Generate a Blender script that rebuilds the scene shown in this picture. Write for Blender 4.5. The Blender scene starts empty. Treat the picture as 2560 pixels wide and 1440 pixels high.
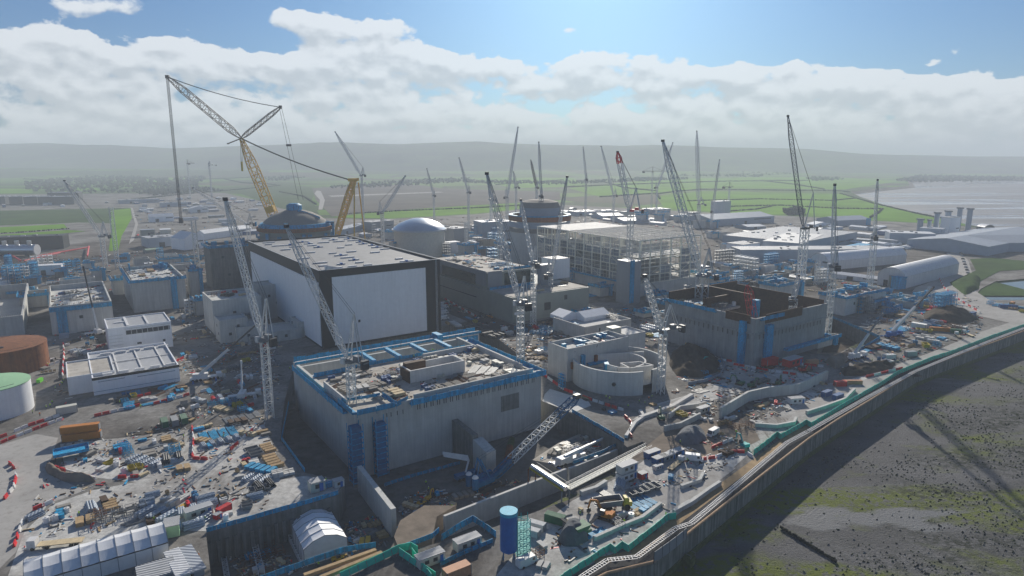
EXPO = 0.33; SUN_E = 5.0; SKY_S = 0.05; SKY_TINT = (.42, .75, 1.14); SKY_DUST = 1.0
CL_LIT = (.76, .78, .785); CL_DARK = (.50, .53, .545)
HAZE_ON = True; HAZE_D = 0.00024; HAZE_COL = (.84, .92, 1.0); HAZE_G = 0.0; HAZE_TOP = 300
import bpy, math, random
from mathutils import Vector, Matrix
from mathutils.geometry import delaunay_2d_cdt
RN = random.Random(11)
SC = bpy.context.scene
COL = SC.collection
# ------------------------------------------------------------------ camera model (photo read as 2560 x 1440)
F, HOR, CH = 1650.0, 395.0, 100.0
TH = math.atan((720 - HOR) / F)
AX = math.radians(34.5)                      # main axis of the site grid
U = Vector((math.cos(AX), math.sin(AX), 0)); V = Vector((-math.sin(AX), math.cos(AX), 0))

def ray(px, py):
    x = (px - 1280) / F; y = -(py - 720) / F
    return Vector((x, math.cos(TH) + y * math.sin(TH), -math.sin(TH) + y * math.cos(TH)))
def G(px, py, z=0.0):
    r = ray(px, py); t = (z - CH) / r.z
    return Vector((r.x * t, r.y * t, z))
def D(px, py, Y):
    r = ray(px, py); t = Y / r.y
    return Vector((r.x * t, Y, CH + r.z * t))
def ztop(p, py):
    r = ray(1280, py)
    return CH + r.z / r.y * p[1]
def pix(p):
    x, y, z = p[0], p[1], p[2] - CH
    f = y * math.cos(TH) - z * math.sin(TH); u = y * math.sin(TH) + z * math.cos(TH)
    return 1280 + F * x / f, 720 - F * u / f
def hz(px, pybase, pytop):
    return ztop(G(px, pybase), pytop)

# ------------------------------------------------------------------ materials
MATS = {}
def nd(nt, t, **k):
    n = nt.nodes.new(t)
    for a, b in k.items():
        if a in ('operation', 'blend_type', 'data_type', 'noise_dimensions', 'feature', 'distance', 'clamp', 'use_clamp', 'offset', 'squash'):
            setattr(n, a, b)
        else:
            n.inputs[a].default_value = b
    return n
def mat(name, col, rough=.75, var=.18, scale=.6, metal=0.0, streak=0.0, panel=0.0, psize=(3.2, 2.4), bump=0.0, spec=.3, rnd=.12, emit=0.0, corr=0.0, dirt=0.0):
    if name in MATS: return MATS[name]
    m = bpy.data.materials.new(name); m.use_nodes = True; MATS[name] = m
    nt = m.node_tree; b = nt.nodes['Principled BSDF']; L = nt.links.new
    b.inputs['Roughness'].default_value = rough; b.inputs['Metallic'].default_value = metal
    b.inputs['Specular IOR Level'].default_value = spec
    tc = nt.nodes.new('ShaderNodeTexCoord')
    n1 = nd(nt, 'ShaderNodeTexNoise', Scale=scale, Detail=6.0, Roughness=.65); L(tc.outputs['Object'], n1.inputs['Vector'])
    mr = nd(nt, 'ShaderNodeMapRange', **{'From Min': .3, 'From Max': .7, 'To Min': 1 - var, 'To Max': 1 + var}); L(n1.outputs['Fac'], mr.inputs['Value'])
    fac = mr.outputs['Result']
    def mul(a, bsock):
        q = nd(nt, 'ShaderNodeMath', operation='MULTIPLY'); L(a, q.inputs[0]); L(bsock, q.inputs[1]); return q.outputs[0]
    if rnd:
        oi = nt.nodes.new('ShaderNodeObjectInfo')
        q = nd(nt, 'ShaderNodeMapRange', **{'To Min': 1 - rnd, 'To Max': 1 + rnd}); L(oi.outputs['Random'], q.inputs['Value'])
        fac = mul(fac, q.outputs['Result'])
    if streak:
        mp = nd(nt, 'ShaderNodeMapping'); mp.inputs['Scale'].default_value = (1, 1, .06); L(tc.outputs['Object'], mp.inputs['Vector'])
        n2 = nd(nt, 'ShaderNodeTexNoise', Scale=.9, Detail=5.0, Roughness=.7); L(mp.outputs['Vector'], n2.inputs['Vector'])
        q = nd(nt, 'ShaderNodeMapRange', **{'From Min': .35, 'From Max': .65, 'To Min': 1 - streak, 'To Max': 1 + streak * .5}); L(n2.outputs['Fac'], q.inputs['Value'])
        fac = mul(fac, q.outputs['Result'])
    if panel or corr:
        sp = nt.nodes.new('ShaderNodeSeparateXYZ'); L(tc.outputs['Object'], sp.inputs[0])
        ad = nd(nt, 'ShaderNodeMath', operation='ADD'); L(sp.outputs['X'], ad.inputs[0]); L(sp.outputs['Y'], ad.inputs[1])
    if panel:
        cb = nt.nodes.new('ShaderNodeCombineXYZ'); L(ad.outputs[0], cb.inputs[0]); L(sp.outputs['Z'], cb.inputs[1])
        br = nd(nt, 'ShaderNodeTexBrick', Scale=1.0, **{'Mortar Size': .045, 'Brick Width': psize[0], 'Row Height': psize[1], 'Mortar Smooth': .3}); br.offset = 0.0
        br.inputs['Color1'].default_value = (1, 1, 1, 1); c = 1 - panel * .35; br.inputs['Color2'].default_value = (c, c, c, 1); c = 1 - panel; br.inputs['Mortar'].default_value = (c, c, c, 1)
        L(cb.outputs[0], br.inputs['Vector'])
        fac = mul(fac, br.outputs['Color'])
    mx = nd(nt, 'ShaderNodeMix', data_type='RGBA', blend_type='MULTIPLY'); mx.inputs['Factor'].default_value = 1
    mx.inputs[6].default_value = (*col, 1); L(fac, mx.inputs[7])
    out = mx.outputs[2]
    if dirt:
        n3 = nd(nt, 'ShaderNodeTexNoise', Scale=.35, Detail=8.0, Roughness=.75); L(tc.outputs['Object'], n3.inputs['Vector'])
        q = nd(nt, 'ShaderNodeMapRange', **{'From Min': .5, 'From Max': .68, 'To Min': 0, 'To Max': dirt}); L(n3.outputs['Fac'], q.inputs['Value'])
        m2 = nd(nt, 'ShaderNodeMix', data_type='RGBA'); L(q.outputs['Result'], m2.inputs['Factor']); L(out, m2.inputs[6]); m2.inputs[7].default_value = (.10, .075, .05, 1); out = m2.outputs[2]
    L(out, b.inputs['Base Color'])
    if corr:
        w = nd(nt, 'ShaderNodeMath', operation='MULTIPLY'); L(ad.outputs[0], w.inputs[0]); w.inputs[1].default_value = 6.283 / corr
        s = nd(nt, 'ShaderNodeMath', operation='SINE'); L(w.outputs[0], s.inputs[0])
        bp = nd(nt, 'ShaderNodeBump', Strength=.6, Distance=.08); L(s.outputs[0], bp.inputs['Height']); L(bp.outputs[0], b.inputs['Normal'])
    elif bump:
        bp = nd(nt, 'ShaderNodeBump', Strength=bump, Distance=.3); L(n1.outputs['Fac'], bp.inputs['Height']); L(bp.outputs[0], b.inputs['Normal'])
    if emit:
        b.inputs['Emission Color'].default_value = (*col, 1); b.inputs['Emission Strength'].default_value = emit
    return m

# ------------------------------------------------------------------ mesh builder
class MB:
    def __init__(s, m=None): s.v = []; s.f = []; s.mi = []; s.mats = []; s.m = m
    def _mi(s):
        if s.m not in s.mats: s.mats.append(s.m)
        return s.mats.index(s.m)
    def add(s, vs, fs):
        o = len(s.v); s.v += [tuple(v) for v in vs]; k = s._mi()
        for f in fs: s.f.append(tuple(o + i for i in f)); s.mi.append(k)
        return s
    def hexa(s, b, t, caps=True):
        n = len(b); fs = [(i, (i + 1) % n, n + (i + 1) % n, n + i) for i in range(n)]
        if caps: fs += [tuple(range(n, 2 * n)), tuple(reversed(range(n)))]
        return s.add(list(b) + list(t), fs)
    def box(s, x0, x1, y0, y1, z0, z1):
        return s.hexa([(x0, y0, z0), (x1, y0, z0), (x1, y1, z0), (x0, y1, z0)], [(x0, y0, z1), (x1, y0, z1), (x1, y1, z1), (x0, y1, z1)])
    def rbox(s, cx, cy, z0, lx, ly, h, rz=0, tilt=0):
        c, d = math.cos(rz), math.sin(rz)
        q = [(cx + c * x - d * y, cy + d * x + c * y) for x, y in ((-lx/2, -ly/2), (lx/2, -ly/2), (lx/2, ly/2), (-lx/2, ly/2))]
        k = (0, tilt, tilt, 0)
        return s.hexa([(a, b, z0 + e) for (a, b), e in zip(q, k)], [(a, b, z0 + h + e) for (a, b), e in zip(q, k)])
    def prism(s, poly, z0, z1):
        return s.hexa([(p[0], p[1], z0) for p in poly], [(p[0], p[1], z1) for p in poly])
    def beam(s, p, q, w, h=None, caps=False):
        p = Vector(p); q = Vector(q); d = q - p
        if d.length < 1e-6: return s
        d.normalize(); a = d.cross(Vector((0, 0, 1)))
        if a.length < .05: a = d.cross(Vector((1, 0, 0)))
        a.normalize(); b = d.cross(a); h = h or w; a = a * w / 2; b = b * h / 2
        o = (-a - b, a - b, a + b, -a + b)
        return s.hexa([p + i for i in o], [q + i for i in o], caps)
    def tube(s, p, q, r0, r1=None, n=10, caps=True):
        p = Vector(p); q = Vector(q); d = (q - p).normalized(); a = d.cross(Vector((0, 0, 1)))
        if a.length < .05: a = d.cross(Vector((1, 0, 0)))
        a.normalize(); b = d.cross(a); r1 = r0 if r1 is None else r1
        cs = [(math.cos(6.28318 * i / n), math.sin(6.28318 * i / n)) for i in range(n)]
        return s.hexa([p + a * c * r0 + b * e * r0 for c, e in cs], [q + a * c * r1 + b * e * r1 for c, e in cs], caps)
    def poly(s, pts, r, n=5):
        for a, b in zip(pts, pts[1:]): s.tube(a, b, r, n=n, caps=False)
        return s
    def lathe(s, cx, cy, prof, n=48, a0=0, a1=6.283185307):
        full = abs(a1 - a0 - 6.283185307) < 1e-4; k = n if full else n + 1; vs = []
        for r, z in prof:
            for i in range(k):
                a = a0 + (a1 - a0) * i / n; vs.append((cx + r * math.cos(a), cy + r * math.sin(a), z))
        fs = []
        for j in range(len(prof) - 1):
            for i in range(n):
                i2 = (i + 1) % k
                fs.append((j * k + i, j * k + i2, (j + 1) * k + i2, (j + 1) * k + i))
        return s.add(vs, fs)
    def lattice(s, p, q, w, t, bay=None, w1=None, w2=None, side=None, td=None, n=None):
        """square lattice truss p->q; w section mid, w1 / w2 section at the ends"""
        p = Vector(p); q = Vector(q); d = q - p; ln = d.length; d.normalize()
        a = Vector(side) if side else d.cross(Vector((0, 0, 1)))
        if a.length < .05: a = Vector((1, 0, 0))
        a = (a - d * a.dot(d)).normalized(); b = d.cross(a); td = td or t * .6
        n = n or max(2, int(round(ln / (bay or w * 1.1)))); w1 = w if w1 is None else w1; w2 = w if w2 is None else w2
        rings = []
        for i in range(n + 1):
            f = i / n
            ww = w1 + (w - w1) * min(1, f / .12) if f < .5 else w2 + (w - w2) * min(1, (1 - f) / .2)
            c = p + d * ln * f
            rings.append([c + a * sx * ww / 2 + b * sy * ww / 2 for sx, sy in ((-1, -1), (1, -1), (1, 1), (-1, 1))])
        for k in range(4):
            for i in range(n):
                s.beam(rings[i][k], rings[i + 1][k], t)
                e = (k + 1) % 4
                if i % 2: s.beam(rings[i][k], rings[i + 1][e], td)
                else: s.beam(rings[i][e], rings[i + 1][k], td)
                if i: s.beam(rings[i][k], rings[i][e], td)
        return s
    def blob(s, c, r, rz=None, seed=0, sq=.8):
        rr = random.Random(seed); t = 1.618; vs = []
        for v in ((-1, t, 0), (1, t, 0), (-1, -t, 0), (1, -t, 0), (0, -1, t), (0, 1, t), (0, -1, -t), (0, 1, -t), (t, 0, -1), (t, 0, 1), (-t, 0, -1), (-t, 0, 1)):
            v = Vector(v).normalized() * r * rr.uniform(.7, 1.25); vs.append((c[0] + v.x, c[1] + v.y, c[2] + v.z * sq))
        return s.add(vs, [(0, 11, 5), (0, 5, 1), (0, 1, 7), (0, 7, 10), (0, 10, 11), (1, 5, 9), (5, 11, 4), (11, 10, 2), (10, 7, 6), (7, 1, 8), (3, 9, 4), (3, 4, 2), (3, 2, 6), (3, 6, 8), (3, 8, 9), (4, 9, 5), (2, 4, 11), (6, 2, 10), (8, 6, 7), (9, 8, 1)])
    def mesh(s, name, smooth=False):
        me = bpy.data.meshes.new(name); me.from_pydata(s.v, [], s.f)
        for m in s.mats: me.materials.append(m)
        if len(s.mats) > 1: me.polygons.foreach_set('material_index', s.mi)
        if smooth:
            me.polygons.foreach_set('use_smooth', [True] * len(me.polygons))
        me.update(); return me
    def build(s, name, parent=None, smooth=False, label=None):
        o = bpy.data.objects.new(name, s.mesh(name, smooth))
        if LINK[0]: COL.objects.link(o)
        if parent is not None: o.parent = parent; KIDS.setdefault(parent, []).append(o)
        if label: o['label'] = label
        return o
LINK = [True]; KIDS = {}; AUTO = []
def tag(o, label=None, cat=None, group=None, kind=None):
    if label: o['label'] = label
    if cat: o['category'] = cat
    if group: o['group'] = group
    if kind: o['kind'] = kind
    return o
def thing(name, label, cat, loc=(0, 0, 0), rz=0, group=None):
    o = bpy.data.objects.new(name, None); o.empty_display_size = .3
    if LINK[0]: COL.objects.link(o)
    o.location = loc; o.rotation_euler = (0, 0, rz)
    return tag(o, label, cat, group)
def solo(name, mb, label, cat, loc=(0, 0, 0), rz=0, group=None, smooth=False):
    o = mb.build(name, None, smooth); o.location = loc; o.rotation_euler = (0, 0, rz)
    return tag(o, label, cat, group)
def struct(name, mb, smooth=False, kind='structure', loc=(0, 0, 0)):
    o = mb.build(name, None, smooth); o['kind'] = kind; o.location = loc; return o
def template(fn, *a, **k):
    LINK[0] = False
    try: return fn(*a, **k)
    finally: LINK[0] = True
def place(t, loc, rz=0, look=None, group=None, s=1.0, col=None, label=None):
    def cp(o, par):
        c = o.copy(); COL.objects.link(c)
        if par is not None: c.parent = par
        if col is not None and o.type == 'MESH' and o.get('tint'):
            c.material_slots[0].link = 'OBJECT'; c.material_slots[0].material = col
        if 'tint' in c: del c['tint']
        for q in KIDS.get(o, ()): cp(q, c)
        return c
    r = cp(t, None); r.location = loc; r.rotation_euler = (0, 0, rz); r.scale = (s, s, s) if not isinstance(s, tuple) else s
    if group: r['group'] = group
    if label: r['label'] = label
    elif look: AUTO.append((r, look))
    return r
def inpoly(p, poly):
    c = False; n = len(poly); j = n - 1
    for i in range(n):
        a, b = poly[i], poly[j]
        if (a[1] > p[1]) != (b[1] > p[1]) and p[0] < (b[0] - a[0]) * (p[1] - a[1]) / (b[1] - a[1]) + a[0]: c = not c
        j = i
    return c
def sheet(mb, outer, holes=(), z=0.0):
    vs = []; es = []
    for ring in [outer, *holes]:
        o = len(vs); n = len(ring); vs += [Vector((p[0], p[1])) for p in ring]; es += [(o + i, o + (i + 1) % n) for i in range(n)]
    r = delaunay_2d_cdt(vs, es, [], 0, 1e-4)
    fs = []
    for f in r[2]:
        c = sum((r[0][i] for i in f), Vector((0, 0))) / len(f)
        if inpoly(c, outer) and not any(inpoly(c, h) for h in holes): fs.append(f)
    return mb.add([(v.x, v.y, z) for v in r[0]], fs)
def gp(pts, z=0): return [G(x, y, z) for x, y in pts]
LAND = []
def landmark(name, p): LAND.append((name, p[0], p[1]))
ORD = 'nearest,second nearest,third nearest,fourth nearest,fifth nearest,sixth nearest,seventh nearest,eighth nearest,ninth nearest,tenth nearest,eleventh nearest,twelfth nearest,thirteenth nearest,fourteenth nearest,fifteenth nearest,sixteenth nearest,seventeenth nearest,eighteenth nearest,nineteenth nearest,twentieth nearest'.split(',')
def finalize():
    d = {}
    for o, look in AUTO:
        x, y = o.location[:2]
        q = min((math.hypot(x - a, y - b), n) for n, a, b in LAND)
        d.setdefault((look, q[1]), []).append((q[0], o))
    for (look, lm), l in d.items():
        l.sort(key=lambda t: t[0])
        for i, (q, o) in enumerate(l):
            if len(l) == 1: o['label'] = f'{look} near {lm}'
            elif i < len(ORD): o['label'] = f'{look} {ORD[i]} to {lm}'
            else: o['label'] = f'{look} farther from {lm} than the others'
# ------------------------------------------------------------------ render, camera, light, sky
SC.render.resolution_x, SC.render.resolution_y = 1024, 576
SC.cycles.use_denoising = True
SC.cycles.max_bounces = 5; SC.cycles.diffuse_bounces = 2; SC.cycles.glossy_bounces = 2; SC.cycles.volume_bounces = 1
SC.cycles.transmission_bounces = 2; SC.cycles.caustics_reflective = False; SC.cycles.caustics_refractive = False
SC.view_settings.view_transform = 'Standard'; SC.view_settings.look = 'None'; SC.view_settings.exposure = EXPO; SC.view_settings.gamma = 1
cd = bpy.data.cameras.new('camera'); cam = bpy.data.objects.new('camera', cd); COL.objects.link(cam)
cam.location = (0, 0, CH); cam.rotation_euler = (math.pi / 2 - TH, 0, 0)
cd.sensor_width = 36; cd.lens = 36 * F / 2560; cd.clip_start = 1; cd.clip_end = 60000; SC.camera = cam
SUN_EL, SUN_AZ = math.radians(24.5), math.radians(7)          # azimuth clockwise from +Y
sd = bpy.data.lights.new('sun', 'SUN'); sd.energy = SUN_E; sd.angle = math.radians(.5); sd.color = (1, .93, .82)
so = bpy.data.objects.new('sun', sd); COL.objects.link(so)
sdir = Vector((math.sin(SUN_AZ) * math.cos(SUN_EL), math.cos(SUN_AZ) * math.cos(SUN_EL), math.sin(SUN_EL)))
so.rotation_euler = sdir.to_track_quat('Z', 'Y').to_euler(); so.location = (0, 300, 400)

def world():
    w = bpy.data.worlds.new('World'); SC.world = w; w.use_nodes = True; nt = w.node_tree; L = nt.links.new
    nt.nodes.clear(); out = nt.nodes.new('ShaderNodeOutputWorld'); bg = nt.nodes.new('ShaderNodeBackground')
    sky = nt.nodes.new('ShaderNodeTexSky'); sky.sky_type = 'NISHITA'; sky.sun_disc = False
    sky.sun_elevation = SUN_EL; sky.sun_rotation = SUN_AZ; sky.altitude = 100; sky.air_density = 1.0; sky.dust_density = SKY_DUST; sky.ozone_density = 2.5
    tc = nt.nodes.new('ShaderNodeTexCoord')
    sp = nt.nodes.new('ShaderNodeSeparateXYZ'); L(tc.outputs['Generated'], sp.inputs[0])
    az = nd(nt, 'ShaderNodeMath', operation='ARCTAN2'); L(sp.outputs[0], az.inputs[0]); L(sp.outputs[1], az.inputs[1])
    el = nd(nt, 'ShaderNodeMath', operation='ARCSINE'); L(sp.outputs[2], el.inputs[0])
    cb = nt.nodes.new('ShaderNodeCombineXYZ'); L(az.outputs[0], cb.inputs[0]); L(el.outputs[0], cb.inputs[1])
    # cloud density group
    g = bpy.data.node_groups.new('cloud_density', 'ShaderNodeTree')
    g.interface.new_socket('P', in_out='INPUT', socket_type='NodeSocketVector'); g.interface.new_socket('Density', in_out='OUTPUT', socket_type='NodeSocketFloat'); g.interface.new_socket('Lift', in_out='OUTPUT', socket_type='NodeSocketFloat')
    gi = g.nodes.new('NodeGroupInput'); go = g.nodes.new('NodeGroupOutput'); K = g.links.new
    acc = None; acc2 = None
    for cx, cy, rx, ry, wt in CLOUDS:
        r = ray(cx, cy).normalized(); a = math.atan2(r.x, r.y); e = math.asin(r.z)
        s = nd(g, 'ShaderNodeVectorMath', operation='SUBTRACT'); K(gi.outputs[0], s.inputs[0]); s.inputs[1].default_value = (a, e, 0)
        m = nd(g, 'ShaderNodeVectorMath', operation='MULTIPLY'); K(s.outputs[0], m.inputs[0]); m.inputs[1].default_value = (F / rx, F / ry, 0)
        d = nd(g, 'ShaderNodeVectorMath', operation='DOT_PRODUCT'); K(m.outputs[0], d.inputs[0]); K(m.outputs[0], d.inputs[1])
        q = nd(g, 'ShaderNodeMath', operation='POWER'); q.inputs[0].default_value = .36; K(d.outputs['Value'], q.inputs[1])
        z = nd(g, 'ShaderNodeMath', operation='MULTIPLY'); K(q.outputs[0], z.inputs[0]); z.inputs[1].default_value = wt
        sy = nd(g, 'ShaderNodeSeparateXYZ'); K(m.outputs[0], sy.inputs[0]); z2 = nd(g, 'ShaderNodeMath', operation='MULTIPLY'); K(z.outputs[0], z2.inputs[0]); K(sy.outputs[1], z2.inputs[1])
        if acc2 is None: acc2 = z2.outputs[0]
        else: x = nd(g, 'ShaderNodeMath', operation='ADD'); K(acc2, x.inputs[0]); K(z2.outputs[0], x.inputs[1]); acc2 = x.outputs[0]
        if acc is None: acc = z.outputs[0]
        else:
            x = nd(g, 'ShaderNodeMath', operation='ADD'); K(acc, x.inputs[0]); K(z.outputs[0], x.inputs[1]); acc = x.outputs[0]
    mn = nd(g, 'ShaderNodeMath', operation='MINIMUM'); K(acc, mn.inputs[0]); mn.inputs[1].default_value = 1.0
    mp = nd(g, 'ShaderNodeMapping'); mp.inputs['Scale'].default_value = (15, 26, 1); K(gi.outputs[0], mp.inputs['Vector'])
    no = nd(g, 'ShaderNodeTexNoise', Scale=1.0, Detail=10.0, Roughness=.58, Distortion=.15); K(mp.outputs[0], no.inputs['Vector'])
    n2 = nd(g, 'ShaderNodeMath', operation='MULTIPLY_ADD'); K(no.outputs['Fac'], n2.inputs[0]); n2.inputs[1].default_value = 2.3; n2.inputs[2].default_value = -1.15
    mp3 = nd(g, 'ShaderNodeMapping'); mp3.inputs['Scale'].default_value = (46, 74, 1); K(gi.outputs[0], mp3.inputs['Vector'])
    vo = nd(g, 'ShaderNodeTexVoronoi', feature='SMOOTH_F1', Scale=1.0, Smoothness=.6); K(mp3.outputs[0], vo.inputs['Vector'])
    v2 = nd(g, 'ShaderNodeMath', operation='MULTIPLY_ADD'); K(vo.outputs['Distance'], v2.inputs[0]); v2.inputs[1].default_value = -.45; v2.inputs[2].default_value = .2
    ad = nd(g, 'ShaderNodeMath', operation='ADD'); K(mn.outputs[0], ad.inputs[0]); K(n2.outputs[0], ad.inputs[1])
    a3 = nd(g, 'ShaderNodeMath', operation='ADD'); K(ad.outputs[0], a3.inputs[0]); K(v2.outputs[0], a3.inputs[1])
    K(a3.outputs[0], go.inputs[0])
    dv = nd(g, 'ShaderNodeMath', operation='DIVIDE'); K(acc2, dv.inputs[0]); ap = nd(g, 'ShaderNodeMath', operation='ADD'); K(acc, ap.inputs[0]); ap.inputs[1].default_value = .15; K(ap.outputs[0], dv.inputs[1]); K(dv.outputs[0], go.inputs[1])
    def dens(off):
        gg = nt.nodes.new('ShaderNodeGroup'); gg.node_tree = g
        if off:
            v = nd(nt, 'ShaderNodeVectorMath', operation='ADD'); L(cb.outputs[0], v.inputs[0]); v.inputs[1].default_value = off; L(v.outputs[0], gg.inputs[0])
        else: L(cb.outputs[0], gg.inputs[0])
        return gg.outputs[0], gg.outputs[1]
    d0, lift = dens(None); d1, _ = dens((.003, .014, 0))
    fm = nd(nt, 'ShaderNodeMapRange', **{'From Min': -.7, 'From Max': .45, 'To Min': .98, 'To Max': .56}); L(lift, fm.inputs['Value'])
    al = nd(nt, 'ShaderNodeMapRange', **{'From Min': .43, 'From Max': .62, 'To Min': 0, 'To Max': 1}); al.interpolation_type = 'SMOOTHSTEP'; L(d0, al.inputs['Value']); L(fm.outputs[0], al.inputs['From Max'])
    df = nd(nt, 'ShaderNodeMath', operation='SUBTRACT'); L(d1, df.inputs[0]); L(d0, df.inputs[1])
    s1 = nd(nt, 'ShaderNodeMath', operation='MULTIPLY_ADD'); L(d0, s1.inputs[0]); s1.inputs[1].default_value = .16; L(df.outputs[0], s1.inputs[2])
    s2 = nd(nt, 'ShaderNodeMath', operation='MULTIPLY_ADD'); L(lift, s2.inputs[0]); s2.inputs[1].default_value = -.34; L(s1.outputs[0], s2.inputs[2]); s1 = s2
    sh = nd(nt, 'ShaderNodeMapRange', **{'From Min': -.22, 'From Max': .55, 'To Min': 0, 'To Max': 1}); sh.interpolation_type = 'SMOOTHSTEP'; L(s1.outputs[0], sh.inputs['Value'])
    cc = nd(nt, 'ShaderNodeMix', data_type='RGBA'); L(sh.outputs[0], cc.inputs['Factor']); cc.inputs[6].default_value = (*CL_LIT, 1); cc.inputs[7].default_value = (*CL_DARK, 1)
    sk = nd(nt, 'ShaderNodeVectorMath', operation='SCALE', Scale=SKY_S); L(sky.outputs[0], sk.inputs[0])
    tn = nd(nt, 'ShaderNodeVectorMath', operation='MULTIPLY'); L(sk.outputs[0], tn.inputs[0]); tn.inputs[1].default_value = SKY_TINT
    mx = nd(nt, 'ShaderNodeMix', data_type='RGBA'); am = nd(nt, 'ShaderNodeMath', operation='MULTIPLY'); L(al.outputs[0], am.inputs[0]); am.inputs[1].default_value = .80
    L(am.outputs[0], mx.inputs['Factor']); L(tn.outputs[0], mx.inputs[6]); L(cc.outputs[2], mx.inputs[7])
    L(mx.outputs[2], bg.inputs['Color']); bg.inputs['Strength'].default_value = 1.0
    L(bg.outputs[0], out.inputs['Surface'])
CLOUDS = [(40, 120, 130, 40, .95), (170, 150, 110, 34, .9), (310, 165, 120, 36, 1.0), (390, 108, 75, 18, .85), (130, 85, 60, 15, .6), (60, 215, 190, 34, .7), (250, 225, 120, 26, .6), (540, 160, 80, 36, .95), (640, 175, 110, 30, .95), (790, 175, 130, 36, 1.0), (950, 190, 170, 34, .95), (750, 50, 85, 22, .95),
          (840, 95, 100, 34, 1.0), (950, 130, 100, 34, .9), (970, 66, 66, 24, .85), (1240, 172, 95, 26, .95), (1080, 160, 100, 34, .95), (1420, 75, 30, 11, .8), (1470, 165, 100, 30, .9), (1580, 160, 110, 36, .95), (1560, 210, 220, 28, .7),
          (1790, 195, 120, 26, .9), (1930, 185, 110, 28, .95), (2060, 225, 150, 30, .85), (2220, 205, 80, 28, .9), (2330, 235, 150, 34, .8), (2520, 230, 160, 36, .85), (2200, 275, 240, 30, .75), (300, 5, 60, 28, .95), (620, 245, 260, 26, .65), (1000, 250, 240, 28, .7), (1350, 225, 110, 26, .8), (1750, 255, 260, 28, .75),
          (120, 285, 260, 28, .75), (480, 300, 240, 26, .7), (820, 305, 260, 28, .75), (1200, 295, 260, 28, .8), (1600, 305, 280, 28, .8), (2000, 315, 300, 28, .75), (2450, 315, 280, 30, .75), (640, 350, 1500, 26, .8), (1950, 355, 1500, 28, .8), (170, 10, 90, 14, .45)]
world()
SC.world.cycles.sampling_method = 'MANUAL'; SC.world.cycles.sample_map_resolution = 256

# ------------------------------------------------------------------ air
def haze():
    m = bpy.data.materials.new('haze_air'); m.use_nodes = True; nt = m.node_tree; nt.nodes.clear()
    o = nt.nodes.new('ShaderNodeOutputMaterial'); pv = nt.nodes.new('ShaderNodeVolumePrincipled')
    pv.inputs['Color'].default_value = (*HAZE_COL, 1); pv.inputs['Density'].default_value = HAZE_D; pv.inputs['Anisotropy'].default_value = HAZE_G
    nt.links.new(pv.outputs[0], o.inputs['Volume'])
    mb = MB(m); mb.box(-11000, 11000, -400, 13500, -14, HAZE_TOP)
    ob = mb.build('haze'); tag(ob, 'pale haze thickening over the distant fields', None, kind='stuff'); ob['category'] = 'haze'
if HAZE_ON: haze()
from mathutils import noise as MN
# ------------------------------------------------------------------ palette
M = {}
def pal(k, *a, **kw): M[k] = mat(k, *a, **kw)
pal('concrete', (.52, .52, .49), .85, .12, .12, streak=.15, panel=.12, psize=(6.0, 4.0))
pal('concrete_grey', (.33, .345, .345), .85, .14, .2, streak=.22, panel=.14, psize=(5, 3.5))
pal('concrete_pale', (.58, .57, .54), .85, .10, .3, streak=.1, panel=.07, psize=(6, 4))
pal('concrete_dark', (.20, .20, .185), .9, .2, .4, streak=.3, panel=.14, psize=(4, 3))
pal('concrete_floor', (.42, .39, .34), .85, .25, .12, dirt=.5)
pal('white_clad', (.88, .89, .90), .5, .04, .4, streak=.06, panel=.05, psize=(9, 60))
pal('white_corr', (.70, .71, .72), .5, .05, .4, corr=.9, streak=.12)
pal('white_tent', (.78, .79, .80), .45, .06, .5, dirt=.12)
pal('black_clad', (.014, .016, .018), .45, .15, .4)
pal('roof_grey', (.20, .205, .21), .7, .16, .15, dirt=.3)
pal('roof_pale', (.40, .41, .42), .6, .12, .3, corr=.8, dirt=.15)
pal('roof_shed', (.36, .39, .43), .5, .1, .2, corr=1.6)
pal('grey_green', (.24, .265, .235), .6, .08, .2, panel=.12, psize=(4, 20))
pal('grey_clad', (.27, .29, .31), .55, .07, .2, panel=.1, psize=(3, 12))
pal('blue_clad', (.32, .38, .45), .5, .07, .2, corr=1.2)
pal('dark_clad', (.035, .04, .045), .6, .2, .3)
pal('glass_dark', (.02, .045, .04), .15, .3, .5, panel=.5, psize=(1.5, 1.5), spec=.6)
pal('glass', (.03, .04, .05), .1, .1, .5, spec=.6, rnd=.02)
pal('blue_net', (.003, .30, .55), .6, .4, 1.2, streak=.45)
pal('blue_deep', (.003, .12, .27), .6, .3, .6)
pal('blue_paint', (.01, .13, .42), .4, .12, .8)
pal('teal_net', (.02, .40, .38), .6, .25, .8)
pal('green_hoard', (.03, .62, .44), .55, .15, .5, rnd=.05)
pal('white_steel', (.62, .63, .62), .5, .12, .8)
pal('cream_steel', (.80, .77, .64), .55, .12, .4)
pal('grey_steel', (.20, .21, .22), .5, .2, .6)
pal('dark_steel', (.04, .042, .045), .5, .25, .6)
pal('silver', (.62, .63, .64), .28, .06, .2, metal=.85, rnd=0)
pal('rust', (.24, .085, .028), .85, .3, .5, streak=.4)
pal('rebar', (.17, .085, .05), .85, .3, 1.5)
pal('yellow', (.62, .36, .02), .5, .1, .5)
pal('yellow_dull', (.50, .40, .04), .55, .15, .6)
pal('red', (.60, .012, .02), .5, .15, .6)
pal('red_dark', (.20, .02, .02), .6, .2, .6)
pal('white_plastic', (.72, .71, .69), .5, .1, .8, dirt=.2)
pal('orange', (.60, .21, .025), .55, .12, .6, corr=.35)
pal('salmon', (.60, .30, .16), .55, .1, .6, corr=.35)
pal('container_green', (.035, .15, .075), .55, .15, .6, corr=.35)
pal('container_blue', (.015, .09, .26), .55, .15, .6, corr=.35)
pal('container_white', (.62, .63, .62), .55, .1, .6, corr=.35)
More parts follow.
